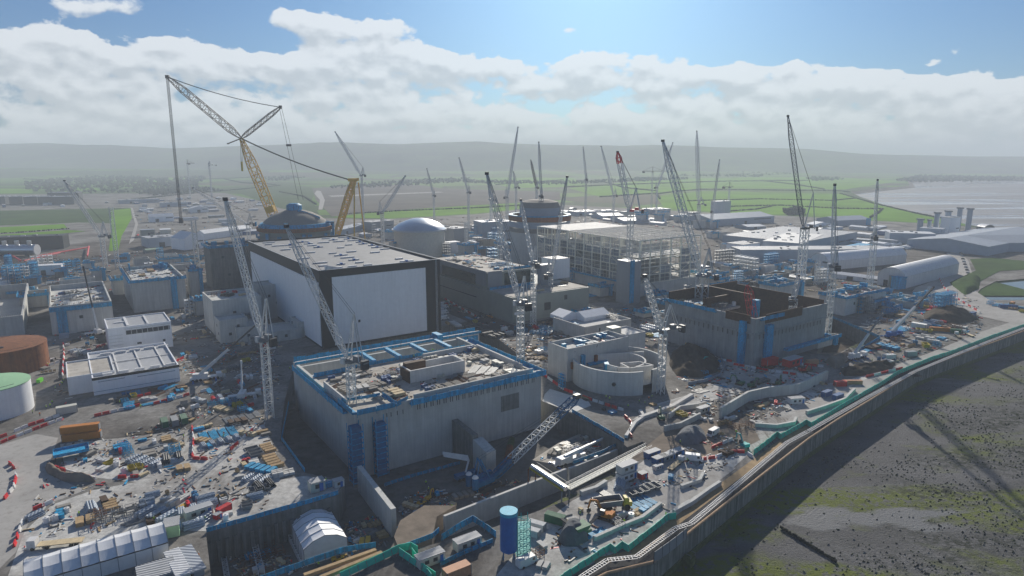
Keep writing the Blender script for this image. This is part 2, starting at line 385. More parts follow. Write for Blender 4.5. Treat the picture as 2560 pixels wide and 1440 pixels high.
pal('container_grey', (.30, .32, .33), .55, .1, .6, corr=.35)
pal('container_red', (.58, .02, .025), .55, .15, .6, corr=.35)
pal('cabin_cream', (.56, .55, .47), .6, .08, .5, dirt=.1)
pal('lime', (.16, .62, .05), .5, .1, .5)
pal('pale_green', (.30, .52, .30), .6, .06, .5, rnd=0)
pal('timber', (.42, .29, .15), .85, .25, 1.2)
pal('timber_pale', (.56, .45, .28), .85, .2, 1.2)
pal('timber_grey', (.26, .24, .21), .9, .2, 1.0)
pal('plywood_dark', (.10, .055, .03), .8, .3, .5, panel=.4, psize=(2.4, 1.2))
pal('rubber', (.02, .02, .02), .9, .2, 2)
pal('hivis', (.45, .75, .03), .7, .1, 2)
pal('hivis_orange', (.8, .22, .03), .7, .1, 2)
pal('trousers', (.03, .035, .05), .9, .2, 3)
pal('skin', (.45, .28, .2), .6, .05, 3)
pal('helmet', (.8, .8, .78), .3, .03, 3)
pal('earth', (.085, .07, .055), .95, .35, .18, bump=.6, spec=.03)
pal('earth_pale', (.24, .20, .16), .95, .3, .2, bump=.5, spec=.03)
pal('gravel_grey', (.13, .14, .15), .95, .25, .6, bump=.6)
pal('grass_bright', (.12, .27, .0), .95, .3, .006, rnd=0, spec=.03)
pal('grass_dull', (.045, .085, .02), .95, .35, .02, rnd=0, spec=.03)
pal('foliage', (.04, .06, .028), .95, .35, .08, spec=.03)
pal('spoil', (.12, .105, .09), .95, .3, .01, rnd=0, spec=.03)
pal('asphalt', (.06, .06, .062), .9, .2, .2, rnd=0, spec=.03)
pal('haul_road', (.40, .385, .36), .9, .16, .06, rnd=0, dirt=.35, spec=.03)
pal('pit_ground', (.16, .15, .135), .9, .35, .15, dirt=.8)  # grey brown pit floor, blotched with dirt
pal('algae', (.10, .115, .04), .95, .4, .8)
pal('weed_rock', (.028, .03, .018), .95, .5, .6)
def ground_mat(name, cols, s1, s2, stretch=(1, 1, 1), rough=.9, wet=0, hedge=False, bump=.3, mud=None):
    m = bpy.data.materials.new(name); m.use_nodes = True; nt = m.node_tree; L = nt.links.new; b = nt.nodes['Principled BSDF']
    b.inputs['Specular IOR Level'].default_value = .04; b.inputs['Roughness'].default_value = rough
    tc = nt.nodes.new('ShaderNodeTexCoord'); mp = nd(nt, 'ShaderNodeMapping'); mp.inputs['Scale'].default_value = stretch; mp.inputs['Rotation'].default_value = (0, 0, -.75); L(tc.outputs['Object'], mp.inputs['Vector'])
    n1 = nd(nt, 'ShaderNodeTexNoise', Scale=s1, Detail=8.0, Roughness=.66, Distortion=.6); L(mp.outputs[0], n1.inputs['Vector'])
    r = nt.nodes.new('ShaderNodeValToRGB'); L(n1.outputs['Fac'], r.inputs[0]); e = r.color_ramp.elements
    while len(e) > 1: e.remove(e[-1])
    e[0].position = cols[0][0]; e[0].color = (*cols[0][1], 1)
    for p, c in cols[1:]: q = e.new(p); q.color = (*c, 1)
    n2 = nd(nt, 'ShaderNodeTexNoise', Scale=s2, Detail=5.0, Roughness=.75); L(tc.outputs['Object'], n2.inputs['Vector'])
    q = nd(nt, 'ShaderNodeMapRange', **{'From Min': .3, 'From Max': .7, 'To Min': .66, 'To Max': 1.3}); L(n2.outputs['Fac'], q.inputs['Value'])
    mx = nd(nt, 'ShaderNodeMix', data_type='RGBA', blend_type='MULTIPLY'); mx.inputs['Factor'].default_value = 1; L(r.outputs[0], mx.inputs[6]); L(q.outputs[0], mx.inputs[7])
    o = mx.outputs[2]
    if hedge:
        mp2 = nd(nt, 'ShaderNodeMapping'); mp2.inputs['Scale'].default_value = (1 / 300, 1 / 210, 1); mp2.inputs['Rotation'].default_value = (0, 0, .3); L(tc.outputs['Object'], mp2.inputs['Vector'])
        v1 = nd(nt, 'ShaderNodeTexVoronoi', Scale=1.0); v1.voronoi_dimensions = '2D'; L(mp2.outputs[0], v1.inputs['Vector'])
        v2 = nd(nt, 'ShaderNodeTexVoronoi', Scale=1.0, feature='DISTANCE_TO_EDGE'); v2.voronoi_dimensions = '2D'; L(mp2.outputs[0], v2.inputs['Vector'])
        sp = nt.nodes.new('ShaderNodeSeparateColor'); L(v1.outputs['Color'], sp.inputs[0])
        r2 = nt.nodes.new('ShaderNodeValToRGB'); L(sp.outputs[0], r2.inputs[0]); e2 = r2.color_ramp.elements
        r2.color_ramp.interpolation = 'CONSTANT'
        e2[0].color = (.075, .175, .008, 1); e2[1].position = .3; e2[1].color = (.035, .07, .012, 1)
        for p, c in ((.5, (.09, .19, .01, 1)), (.68, (.045, .085, .015, 1)), (.82, (.07, .065, .03, 1)), (.9, (.06, .13, .01, 1))): k = e2.new(p); k.color = c
        m2 = nd(nt, 'ShaderNodeMix', data_type='RGBA', blend_type='MULTIPLY'); m2.inputs['Factor'].default_value = 1; L(r2.outputs[0], m2.inputs[6]); L(q.outputs[0], m2.inputs[7])
        hg = nd(nt, 'ShaderNodeMapRange', **{'From Min': .015, 'From Max': .03, 'To Min': 1, 'To Max': 0}); L(v2.outputs['Distance'], hg.inputs['Value'])
        m3 = nd(nt, 'ShaderNodeMix', data_type='RGBA'); L(hg.outputs[0], m3.inputs['Factor']); L(m2.outputs[2], m3.inputs[6]); m3.inputs[7].default_value = (.03, .045, .02, 1); o = m3.outputs[2]
    if mud:
        mp4 = nd(nt, 'ShaderNodeMapping'); mp4.inputs['Scale'].default_value = (1, .16, 1); mp4.inputs['Rotation'].default_value = (0, 0, -.9); L(tc.outputs['Object'], mp4.inputs['Vector'])
        a1 = nd(nt, 'ShaderNodeTexNoise', Scale=.55, Detail=4.0, Roughness=.6, Distortion=1.2); L(mp4.outputs[0], a1.inputs['Vector'])
        a2 = nd(nt, 'ShaderNodeTexNoise', Scale=.014, Detail=6.0, Roughness=.6, Distortion=.5); L(tc.outputs['Object'], a2.inputs['Vector'])
        f1 = nd(nt, 'ShaderNodeMapRange', **{'From Min': .46, 'From Max': .6, 'To Min': 0, 'To Max': .55}); L(a1.outputs['Fac'], f1.inputs['Value'])
        f2 = nd(nt, 'ShaderNodeMapRange', **{'From Min': .52, 'From Max': .64, 'To Min': .05, 'To Max': 1}); L(a2.outputs['Fac'], f2.inputs['Value'])
        f3 = nd(nt, 'ShaderNodeMath', operation='MULTIPLY'); L(f1.outputs[0], f3.inputs[0]); L(f2.outputs[0], f3.inputs[1])
        f4 = nd(nt, 'ShaderNodeMath', operation='MULTIPLY_ADD'); L(f2.outputs[0], f4.inputs[0]); f4.inputs[1].default_value = .3; L(f3.outputs[0], f4.inputs[2])
        m5 = nd(nt, 'ShaderNodeMix', data_type='RGBA'); L(f4.outputs[0], m5.inputs['Factor']); L(o, m5.inputs[6]); m5.inputs[7].default_value = (*mud, 1); o = m5.outputs[2]
    L(o, b.inputs['Base Color'])
    if wet:
        q2 = nd(nt, 'ShaderNodeMapRange', **{'From Min': wet, 'From Max': wet + .06, 'To Min': rough, 'To Max': .12}); L(n1.outputs['Fac'], q2.inputs['Value']); L(q2.outputs[0], b.inputs['Roughness']); b.inputs['Specular IOR Level'].default_value = .5
    if bump:
        bp = nd(nt, 'ShaderNodeBump', Strength=bump, Distance=.5); L(n2.outputs['Fac'], bp.inputs['Height']); L(bp.outputs[0], b.inputs['Normal'])
    M[name] = m
ground_mat('site_dust', [(.28, (.075, .068, .06)), (.42, (.15, .14, .128)), (.55, (.24, .23, .213)), (.75, (.36, .35, .33))], .03, .5, rough=.9, mud=(.07, .062, .055))
ground_mat('pale_yard', [(.26, (.22, .205, .185)), (.38, (.40, .385, .36)), (.5, (.52, .51, .48)), (.75, (.58, .575, .545))], .03, .5, rough=.9, mud=(.17, .15, .13))
ground_mat('far_yard', [(.30, (.06, .05, .042)), (.45, (.11, .098, .086)), (.58, (.17, .158, .144)), (.75, (.30, .29, .27))], .03, .25, rough=.9, mud=(.06, .05, .04))
ground_mat('fields', [(.3, (.07, .12, .03)), (.7, (.1, .2, .03))], .004, .02, hedge=True, bump=0)
def beach_mat():
    m = bpy.data.materials.new('beach'); m.use_nodes = True; nt = m.node_tree; L = nt.links.new; b = nt.nodes['Principled BSDF']; b.inputs['Roughness'].default_value = .85; b.inputs['Specular IOR Level'].default_value = .1
    tc = nt.nodes.new('ShaderNodeTexCoord'); mp = nd(nt, 'ShaderNodeMapping'); mp.inputs['Rotation'].default_value = (0, 0, -.75); mp.inputs['Scale'].default_value = (.6, 1.3, 1); L(tc.outputs['Object'], mp.inputs['Vector'])
    def noise(sc, det, lo, hi, src=None, a=0., c=1.):
        n = nd(nt, 'ShaderNodeTexNoise', Scale=sc, Detail=det, Roughness=.62, Distortion=.4); L(src or mp.outputs[0], n.inputs['Vector'])
        q = nd(nt, 'ShaderNodeMapRange', **{'From Min': lo, 'From Max': hi, 'To Min': a, 'To Max': c}); L(n.outputs['Fac'], q.inputs['Value']); return q.outputs[0]
    def mix(f, a, c):
        x = nd(nt, 'ShaderNodeMix', data_type='RGBA'); L(f, x.inputs['Factor'])
        for v, k in ((a, 6), (c, 7)):
            if isinstance(v, tuple): x.inputs[k].default_value = (*v, 1)
            else: L(v, x.inputs[k])
        return x.outputs[2]
    def mul(a, c):
        x = nd(nt, 'ShaderNodeMath', operation='MULTIPLY'); L(a, x.inputs[0]); L(c, x.inputs[1]); return x.outputs[0]
    ob = tc.outputs['Object']
    base = mix(noise(.05, 6, .35, .65), (.095, .093, .093), (.17, .167, .17))
    base = mix(noise(2.2, 4, .45, .62, ob), base, (.10, .10, .095))
    green = mul(noise(.021, 4, .46, .55), noise(.5, 5, .36, .52, ob)); base = mix(green, base, (.125, .15, .025))
    mw = nd(nt, 'ShaderNodeVectorMath', operation='DOT_PRODUCT'); L(ob, mw.inputs[0]); mw.inputs[1].default_value = (.66, -.75, 0)
    off = nd(nt, 'ShaderNodeMapRange', **{'From Min': -78, 'From Max': -58, 'To Min': 0, 'To Max': 1}); L(mw.outputs['Value'], off.inputs['Value'])
    weed = mul(mul(noise(.03, 6, .42, .54), noise(.45, 6, .42, .54, ob)), off.outputs[0]); base = mix(weed, base, (.022, .026, .016))
    wet = noise(.022, 6, .56, .61); base = mix(wet, base, (.15, .155, .16))
    wr = nd(nt, 'ShaderNodeMapRange', **{'To Min': .85, 'To Max': .6}); L(wet, wr.inputs['Value']); L(wr.outputs[0], b.inputs['Roughness'])
    L(base, b.inputs['Base Color']); bp = nd(nt, 'ShaderNodeBump', Strength=1.0, Distance=.5); n = nd(nt, 'ShaderNodeTexNoise', Scale=1.3, Detail=6.0, Roughness=.7); L(ob, n.inputs['Vector']); L(n.outputs['Fac'], bp.inputs['Height']); L(bp.outputs[0], b.inputs['Normal'])
    M['beach'] = m
beach_mat()
ground_mat('mudflat', [(.35, (.09, .08, .08)), (.5, (.17, .16, .155)), (.62, (.30, .285, .28))], .006, .03, stretch=(.25, 1.6, 1), rough=.6, wet=.53, bump=0)
# ------------------------------------------------------------------ outlines
SWP = [(1515, 1440), (1632, 1412), (1718, 1340), (1920, 1180), (2020, 1102), (2095, 1052), (2170, 1007), (2245, 960), (2292, 931), (2345, 910), (2420, 882), (2560, 830)]
SW = [Vector((-22, 100, 0)), Vector((0, 127, 0))] + gp(SWP) + [Vector((370, 425, 0)), Vector((470, 500, 0)), Vector((600, 620, 0))]
COAST = gp([(2620, 606), (2560, 594), (2470, 572), (2350, 546), (2280, 531), (2200, 509), (2150, 492), (2124, 479), (2200, 471), (2275, 464), (2268, 452), (2400, 447), (2560, 449), (2800, 449)])
TOPB = [(2470, 572), (2350, 560), (2200, 553), (2000, 541), (1800, 533), (1640, 524), (1400, 512), (1200, 535), (960, 548), (780, 545), (640, 500), (560, 482), (0, 486), (-300, 486)]
SITE = SW + COAST[:2] + gp(TOPB) + [Vector((-1100, 700, 0)), Vector((-600, 100, 0))]
LANDP = SW + COAST + [Vector((9800, 3100, 0)), Vector((9800, 12800, 0)), Vector((-9800, 12800, 0)), Vector((-9800, 60, 0)), Vector((-300, 60, 0))]
PIT_A = gp([(740, 890), (712, 1000), (700, 1100), (762, 1182), (862, 1200), (845, 1238), (515, 1332), (532, 1480), (760, 1485), (880, 1438), (1005, 1380), (1085, 1360), (1240, 1316), (1430, 1246), (1560, 1180), (1634, 1122), (1606, 1104), (1568, 1118), (1545, 1100), (1430, 1034), (1352, 1000), (1352, 930), (1185, 800)])
PIT_B = gp([(2080, 792), (2200, 845), (2142, 882), (2040, 884)])
PIT_C = gp([(2428, 750), (2452, 722), (2490, 703), (2570, 696), (2620, 750)])
mb = MB(M['site_dust']); sheet(mb, SITE, [PIT_A, PIT_B, PIT_C]); struct('site_ground', mb)
mb = MB(M['fields']); sheet(mb, LANDP, [SITE]); struct('fields', mb)
ZP = -9.5
mb = MB(M['pit_ground']); sheet(mb, PIT_A, [], ZP); struct('pit_floor', mb)
mb = MB(M['earth']); sheet(mb, PIT_B, [], -9.0); struct('excavation_floor', mb)
def pitwall(name, poly, z0, z1, m, label, cat='retaining wall', skip=()):
    c = poly[0]; mb = MB(m); n = len(poly)
    for i in range(n):
        if i in skip: continue
        a, b = poly[i], poly[(i + 1) % n]
        mb.add([(a.x - c.x, a.y - c.y, z0), (b.x - c.x, b.y - c.y, z0), (b.x - c.x, b.y - c.y, z1), (a.x - c.x, a.y - c.y, z1)], [(0, 1, 2, 3)])
    return solo(name, mb, label, cat, (c.x, c.y, 0))
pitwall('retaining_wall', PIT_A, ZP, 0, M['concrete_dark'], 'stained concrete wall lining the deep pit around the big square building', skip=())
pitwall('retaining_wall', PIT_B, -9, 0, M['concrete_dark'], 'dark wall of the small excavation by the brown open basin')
# beach, mud, sea
mb = MB(M['beach']); sheet(mb, [Vector((-150, 20)), Vector((700, 20)), Vector((1500, 600)), Vector((640, 740)), Vector((250, 420)), Vector((-30, 150))], [], -7); struct('beach', mb)
mb = MB(M['mudflat']); sheet(mb, [Vector((500, 560)), Vector((1500, 560)), Vector((9900, 1500)), Vector((9900, 13000)), Vector((1200, 13000)), Vector((800, 2600)), Vector((560, 800))], [], -7.3); struct('mudflat', mb)
# coastal bank: slope from the field edge down to the mud
mb = MB(M['earth_pale']); pts = COAST[1:12]
for a, b in zip(pts, pts[1:]):
    d = (b - a); nrm = Vector((d.y, -d.x, 0)).normalized() * (9 + a.y * .004)
    mb.add([a, b, (b.x + nrm.x, b.y + nrm.y, -7.4), (a.x + nrm.x, a.y + nrm.y, -7.4)], [(0, 1, 2, 3)])
struct('coastal_bank', mb)
# hills
SILS = [(-900, 352), (0, 362), (140, 359), (300, 367), (450, 372), (620, 366), (800, 360), (1000, 362), (1100, 358), (1200, 355), (1260, 360), (1400, 364), (1650, 367), (1900, 371), (2000, 373), (2060, 378), (2140, 385), (2250, 389), (2400, 391), (3400, 393)]
def interp(t, x):
    for (a, b), (c, d) in zip(t, t[1:]):
        if x <= c: return b + (d - b) * max(0, x - a) / (c - a)
    return t[-1][1]
def hills(name, Y0, Y1, Y2, fn, mtl, nx=150, ny=36, ns=.0011, na=.35):
    vs = []; fs = []
    for j in range(ny):
        y = Y0 + (Y2 - Y0) * j / (ny - 1)
        for i in range(nx):
            k = -1.15 + 2.3 * i / (nx - 1); x = k * y
            s = min(1, (y - Y0) / (Y1 - Y0)); s = s * s * (3 - 2 * s)
            if y > Y1: s = 1 - .6 * (y - Y1) / (Y2 - Y1)
            n = MN.fractal(Vector((x * ns, y * ns, 3)), 1, 2, 5)
            vs.append((x, y, -3 + fn(1280 + k * F) * s * (1 + na * n * (1 - abs(2 * s - 1) * .55) * (0 if abs(y - Y1) < 60 else 1))))
    for j in range(ny - 1):
        for i in range(nx - 1): a = j * nx + i; fs.append((a, a + 1, a + nx + 1, a + nx))
    mb = MB(mtl); mb.add(vs, fs); struct(name, mb, smooth=True)
ground_mat('hill_land', [(.36, (.018, .026, .012)), (.48, (.045, .06, .025)), (.6, (.08, .12, .03)), (.7, (.07, .06, .04))], .0028, .02, rough=.95, bump=0)
ground_mat('hill_fields', [(.3, (.07, .12, .03)), (.7, (.1, .2, .03))], .004, .012, hedge=True, bump=0)
hills('hills', 4200, 5600, 7600, lambda px: max(4, CH + (395 - interp(SILS, px)) / F * 5600 + 3), M['hill_land'])
hills('low_hills', 3300, 4100, 5200, lambda px: (30 + 16 * MN.noise(Vector((px * .004, 1, 5)))) * min(1, max(.06, (2330 - px) / 700)) * min(1.4, .8 + max(0, 900 - px) / 1500), M['hill_fields'], ns=.0022, na=.5)
# explicit field patches and spoil (sheets a few decimetres above the field sheet)
def patch(name, px, m, z=.15):
    mb = MB(M[m]); sheet(mb, gp(px, z), [], z); struct(name, mb)
patch('field', [(1660, 520), (1640, 490), (1760, 478), (2100, 484), (2135, 492), (2200, 512), (2290, 534), (2420, 565), (2380, 560), (2210, 551), (2000, 538), (1800, 531)], 'grass_bright')
patch('field', [(1420, 470), (1640, 448), (2000, 440), (2250, 452), (2110, 474), (1760, 470), (1640, 482), (1500, 492)], 'grass_bright')
patch('field', [(1180, 446), (1420, 440), (1480, 466), (1280, 470)], 'grass_bright')
patch('field', [(960, 528), (1200, 512), (1330, 508), (1380, 514), (1190, 533), (960, 546), (830, 543)], 'grass_bright')
patch('field', [(0, 420), (150, 418), (250, 432), (100, 442), (0, 440)], 'grass_bright')
patch('field', [(0, 471), (78, 472), (82, 482), (0, 484)], 'grass_bright')
patch('field', [(150, 472), (240, 470), (250, 476), (160, 480)], 'grass_bright')
patch('field', [(270, 455), (360, 444), (520, 434), (640, 428), (760, 432), (660, 440), (480, 446), (330, 464)], 'grass_bright')
patch('field', [(330, 486), (500, 474), (690, 458), (790, 470), (780, 500), (800, 540), (700, 520), (600, 484), (480, 480)], 'grass_dull')
patch('grass', [(-60, 528), (300, 520), (328, 520), (322, 560), (200, 556), (-60, 566)], 'grass_dull', .12)
patch('grass', [(278, 526), (326, 521), (330, 545), (304, 590), (296, 625), (272, 628), (278, 580)], 'grass_bright', .2)
patch('grass', [(-60, 571), (160, 560), (168, 570), (40, 580), (-60, 586)], 'grass_bright', .2)
patch('grass', [(-60, 591), (170, 575), (215, 578), (60, 592), (-60, 602)], 'grass_bright', .2)
patch('spoil_ground', [(780, 470), (860, 466), (1010, 461), (1060, 464), (1100, 470), (1400, 480), (1400, 500), (1200, 512), (960, 527), (830, 541), (790, 500)], 'spoil', .25)
patch('haul_road', [(792, 476), (802, 478), (812, 500), (806, 524), (796, 524), (800, 500), (786, 484)], 'haul_road', .4)
patch('haul_road', [(820, 489), (1100, 479), (1110, 481), (830, 492)], 'haul_road', .4)
patch('yard', [(-200, 640), (300, 600), (640, 600), (660, 560), (1280, 560), (1700, 600), (2400, 600), (2380, 720), (2060, 760), (1690, 745), (1100, 780), (660, 760), (300, 760), (-200, 780)], 'far_yard', .02)
patch('haul_road', [(2600, 790), (2540, 776), (2470, 748), (2420, 715), (2432, 688), (2420, 650), (2395, 630), (2365, 632), (2390, 655), (2385, 680), (2340, 700), (2290, 718), (2280, 730), (2330, 725), (2370, 740), (2400, 765), (2450, 790), (2560, 815)], 'haul_road', .06)
patch('haul_road', [(326, 519), (332, 520), (345, 560), (335, 600), (322, 610), (338, 560)], 'haul_road', .3)
patch('access_road', [(0, 652), (200, 645), (420, 625), (640, 612), (640, 626), (430, 640), (210, 660), (0, 668)], 'asphalt', .05)
patch('haul_road', [(-40, 1125), (90, 1085), (145, 1095), (120, 1170), (150, 1200), (215, 1225), (120, 1260), (70, 1310), (40, 1380), (-20, 1440), (-60, 1440)], 'haul_road', .03)
patch('haul_road', [(1100, 740), (1290, 815), (1470, 775), (1480, 785), (1300, 835), (1280, 850), (1100, 775)], 'asphalt', .05)
patch('grass', [(2425, 648), (2480, 644), (2560, 652), (2600, 656), (2600, 672), (2500, 677), (2455, 700), (2425, 728), (2397, 722), (2374, 706), (2440, 676)], 'grass_dull', .3)
patch('concrete_yard', [(150, 1110), (300, 1095), (480, 1072), (660, 1060), (690, 1130), (700, 1200), (760, 1190), (860, 1203), (840, 1234), (640, 1294), (516, 1328), (420, 1325), (240, 1370), (90, 1400), (60, 1440), (20, 1440), (60, 1330), (130, 1262), (230, 1226), (340, 1205), (250, 1195), (165, 1180)], 'pale_yard', .025)
patch('concrete_yard', [(1430, 1252), (1560, 1186), (1640, 1130), (1690, 1130), (1760, 1140), (1880, 1060), (1960, 1000), (2070, 960), (2200, 930), (2260, 930), (2180, 975), (2020, 1060), (1900, 1110), (1690, 1296), (1560, 1370), (1420, 1440), (1240, 1440), (1330, 1330)], 'pale_yard', .025)
patch('concrete_yard', [(1700, 880), (1840, 905), (2060, 935), (2050, 950), (1900, 975), (1780, 1000), (1640, 1040), (1580, 1050), (1640, 1010), (1780, 970), (1815, 920), (1790, 890)], 'pale_yard', .028)
# pond
mb = MB(mat('pond_water', (.10, .12, .11), .08, .1, .3, rnd=0)); sheet(mb, PIT_C, [], -1.0); struct('pond_water', mb)
pitwall('pond_bank', PIT_C, -1.2, 0, M['grass_dull'], 'grassy bank round the grey pond at the far bend', cat='bank')
def mound(poly, h, m, name='mound', res=34, seed=0, rough=.35, edge=.5):
    xs = [p[0] for p in poly]; ys = [p[1] for p in poly]; x0, x1, y0, y1 = min(xs), max(xs), min(ys), max(ys); cx, cy = sum(xs) / len(xs), sum(ys) / len(ys)
    vs = []; idx = {}; fs = []
    def ed(p):
        b = 1e9
        for a, c in zip(poly, list(poly[1:]) + [poly[0]]):
            ax, ay, bx, by = a[0], a[1], c[0], c[1]; L2 = (bx - ax) ** 2 + (by - ay) ** 2 or 1
            t = max(0, min(1, ((p[0] - ax) * (bx - ax) + (p[1] - ay) * (by - ay)) / L2)); b = min(b, math.hypot(p[0] - ax - t * (bx - ax), p[1] - ay - t * (by - ay)))
        return b
    mxd = max(ed((x0 + (x1 - x0) * (i + .5) / 12, y0 + (y1 - y0) * (j + .5) / 12)) for i in range(12) for j in range(12) if inpoly((x0 + (x1 - x0) * (i + .5) / 12, y0 + (y1 - y0) * (j + .5) / 12), poly)) or 1
    for j in range(res + 1):
        for i in range(res + 1):
            p = (x0 + (x1 - x0) * i / res, y0 + (y1 - y0) * j / res)
            ins = inpoly(p, poly); e = min(1, ed(p) / (mxd * edge)) if ins else 0
            e = e * (2 - e); n = MN.fractal(Vector((p[0] * .25, p[1] * .25, seed)), 1, 2, 4)
            vs.append((p[0] - cx, p[1] - cy, (h * e * (1 + rough * n) if ins else -.4)))
    for j in range(res):
        for i in range(res):
            a = j * (res + 1) + i; fs.append((a, a + 1, a + res + 2, a + res + 1))
    mb = MB(m); mb.add(vs, fs); return mb, (cx, cy, 0)
# woods and hedges
def wood(name, px, n, r0, r1, label, cat='wood', kind='stuff', seed=1, z=0):
    rr = random.Random(seed); poly = gp(px, z); xs = [p.x for p in poly]; ys = [p.y for p in poly]; c = poly[0]; mb = MB(M['foliage']); k = 0
    while k < n:
        p = (rr.uniform(min(xs), max(xs)), rr.uniform(min(ys), max(ys)))
        if not inpoly(p, poly): continue
        k += .4; r = rr.uniform(r0, r1) * .65; h = rr.uniform(.6, 1.5)
        for q in range(3): mb.blob((p[0] - c.x + rr.uniform(-r, r) * .8, p[1] - c.y + rr.uniform(-r, r) * .8, r * h + rr.uniform(-.3, .6) * r), r * rr.uniform(.5, .9), seed=int(k * 30) + q, sq=1.0)
    o = mb.build(name); o.location = (c.x, c.y, z); tag(o, label, cat, kind=kind); return o
wood('woodland', [(60, 458), (250, 440), (430, 448), (500, 440), (520, 452), (440, 470), (300, 484), (160, 486), (70, 478)], 420, 5, 9, 'dark wood stretching between bright fields behind the long dark sheds', seed=1)
wood('woodland', [(250, 428), (330, 412), (520, 408), (700, 418), (780, 428), (620, 426), (400, 436)], 420, 6, 12, 'distant grey wood below the ridge beside the giant crane jib', seed=2)
wood('woodland', [(330, 484), (420, 472), (500, 470), (560, 478), (400, 490)], 130, 4, 7, 'low dark copse beside the scattered white sheds', seed=3)
wood('woodland', [(820, 470), (960, 456), (1180, 446), (1160, 456), (1000, 466), (880, 474)], 160, 4, 8, 'thin belt of dark trees behind the brown spoil heap', seed=4)
wood('woodland', [(1150, 452), (1400, 455), (1720, 445), (1720, 449), (1400, 462), (1160, 458)], 240, 4, 7, 'long tree belt crossing the middle fields behind the cranes', seed=5)
wood('woodland', [(1680, 437), (1950, 434), (2000, 438), (1900, 443), (1700, 442)], 150, 6, 10, 'far hazy wood below the ridge over the wide green field', seed=6)
wood('woodland', [(2240, 452), (2300, 440), (2480, 444), (2560, 446), (2560, 452), (2300, 458)], 170, 6, 10, 'far dark shore wood above the mudflat bay', seed=7)
def hedge(px, label, r=2.2, seed=0, step=3.0):
    rr = random.Random(seed); pts = gp(px); c = pts[0]; mb = MB(M['foliage'])
    for a, b in zip(pts, pts[1:]):
        n = max(2, int((b - a).length / step))
        for i in range(n):
            p = a.lerp(b, i / n); mb.blob((p.x - c.x + rr.uniform(-1, 1), p.y - c.y + rr.uniform(-1, 1), r * .7), r * rr.uniform(.7, 1.3), seed=i)
    solo('hedgerow', mb, label, 'hedge', (c.x, c.y, 0))
hedge([(1640, 486), (1700, 478), (1760, 474), (2100, 478), (2126, 481)], 'long dark hedge splitting the two bright green fields', seed=1)
hedge([(1820, 517), (1950, 514), (2100, 522), (2205, 523), (2195, 533), (2175, 545)], 'dark hooked hedge in the green field before the bay', r=1.9, seed=2)
hedge([(1790, 531), (1890, 524), (1930, 516)], 'short slanting hedge in the green field beside the white tower', r=1.7, seed=3)
hedge([(1420, 468), (1560, 462), (1800, 454), (2020, 452)], 'pale far hedge across the upper green field', r=3, seed=4)
hedge([(0, 441), (110, 444), (240, 434)], 'dark hedge at the foot of the left bright field', r=3, seed=5)
hedge([(0, 428), (140, 426), (240, 427)], 'faint hedge crossing the left bright field', r=3, seed=6)
hedge([(-60, 588), (60, 581), (180, 572)], 'straight dark hedge between two bright grass strips', r=1.3, seed=7)
hedge([(330, 467), (480, 450), (640, 444), (760, 436)], 'long hedge below the pale mid fields near the giant jib', r=3, seed=8)

for i, (px, lb, r_) in enumerate((([(1500, 493), (1640, 484), (1650, 498)], 'hedge at the left end of the bright field behind the cream frame', 2.2), ([(1720, 503), (1900, 498), (2080, 502), (2140, 496)], 'thin hedge through the middle of the nearest bright right field', 1.8), ([(1900, 452), (1990, 462), (2060, 474)], 'slanting hedge in the upper right green field', 2.6), ([(1240, 462), (1330, 456), (1410, 450)], 'slanting hedge in the small green field above the ringed drum', 2.6), ([(1500, 452), (1560, 470), (1640, 478)], 'curving hedge between the central far fields', 2.6),
        ([(330, 500), (460, 486), (600, 474), (700, 464)], 'long hedge rising behind the far left sheds', 2.4), ([(560, 448), (610, 458), (690, 462)], 'short hedge in the pale field left of the giant boom', 2.8), ([(700, 480), (760, 492), (790, 512)], 'hedge beside the pale track near the giant crane', 2.2), ([(60, 448), (150, 452), (240, 446)], 'hedge between the left bright field and the wood', 2.8), ([(860, 536), (1000, 528), (1200, 520), (1330, 512)], 'low hedge along the green strip behind the silver tank', 1.8), ([(2100, 484), (2180, 508), (2290, 534), (2380, 552)], 'ragged hedge along the field edge above the mudflat', 1.8))):
    hedge(px, lb, r_, seed=20 + i, step=2.6)
for i, (px, lb) in enumerate((([(420, 462), (470, 456), (500, 464), (450, 472)], 'small round copse in the left mid fields'), ([(640, 446), (720, 440), (760, 446), (690, 454)], 'long copse below the pale fields left of the giant boom'), ([(1560, 448), (1640, 445), (1680, 450), (1600, 455)], 'copse in the central far fields behind the cranes'), ([(2010, 446), (2090, 444), (2110, 450), (2040, 454)], 'copse at the top of the right green field'), ([(1960, 532), (2000, 530), (2010, 537), (1970, 538)], 'small copse at the field edge behind the grey gabled warehouse'))):
    wood('copse', px, 60, 4, 8, lb, cat='copse', seed=40 + i)
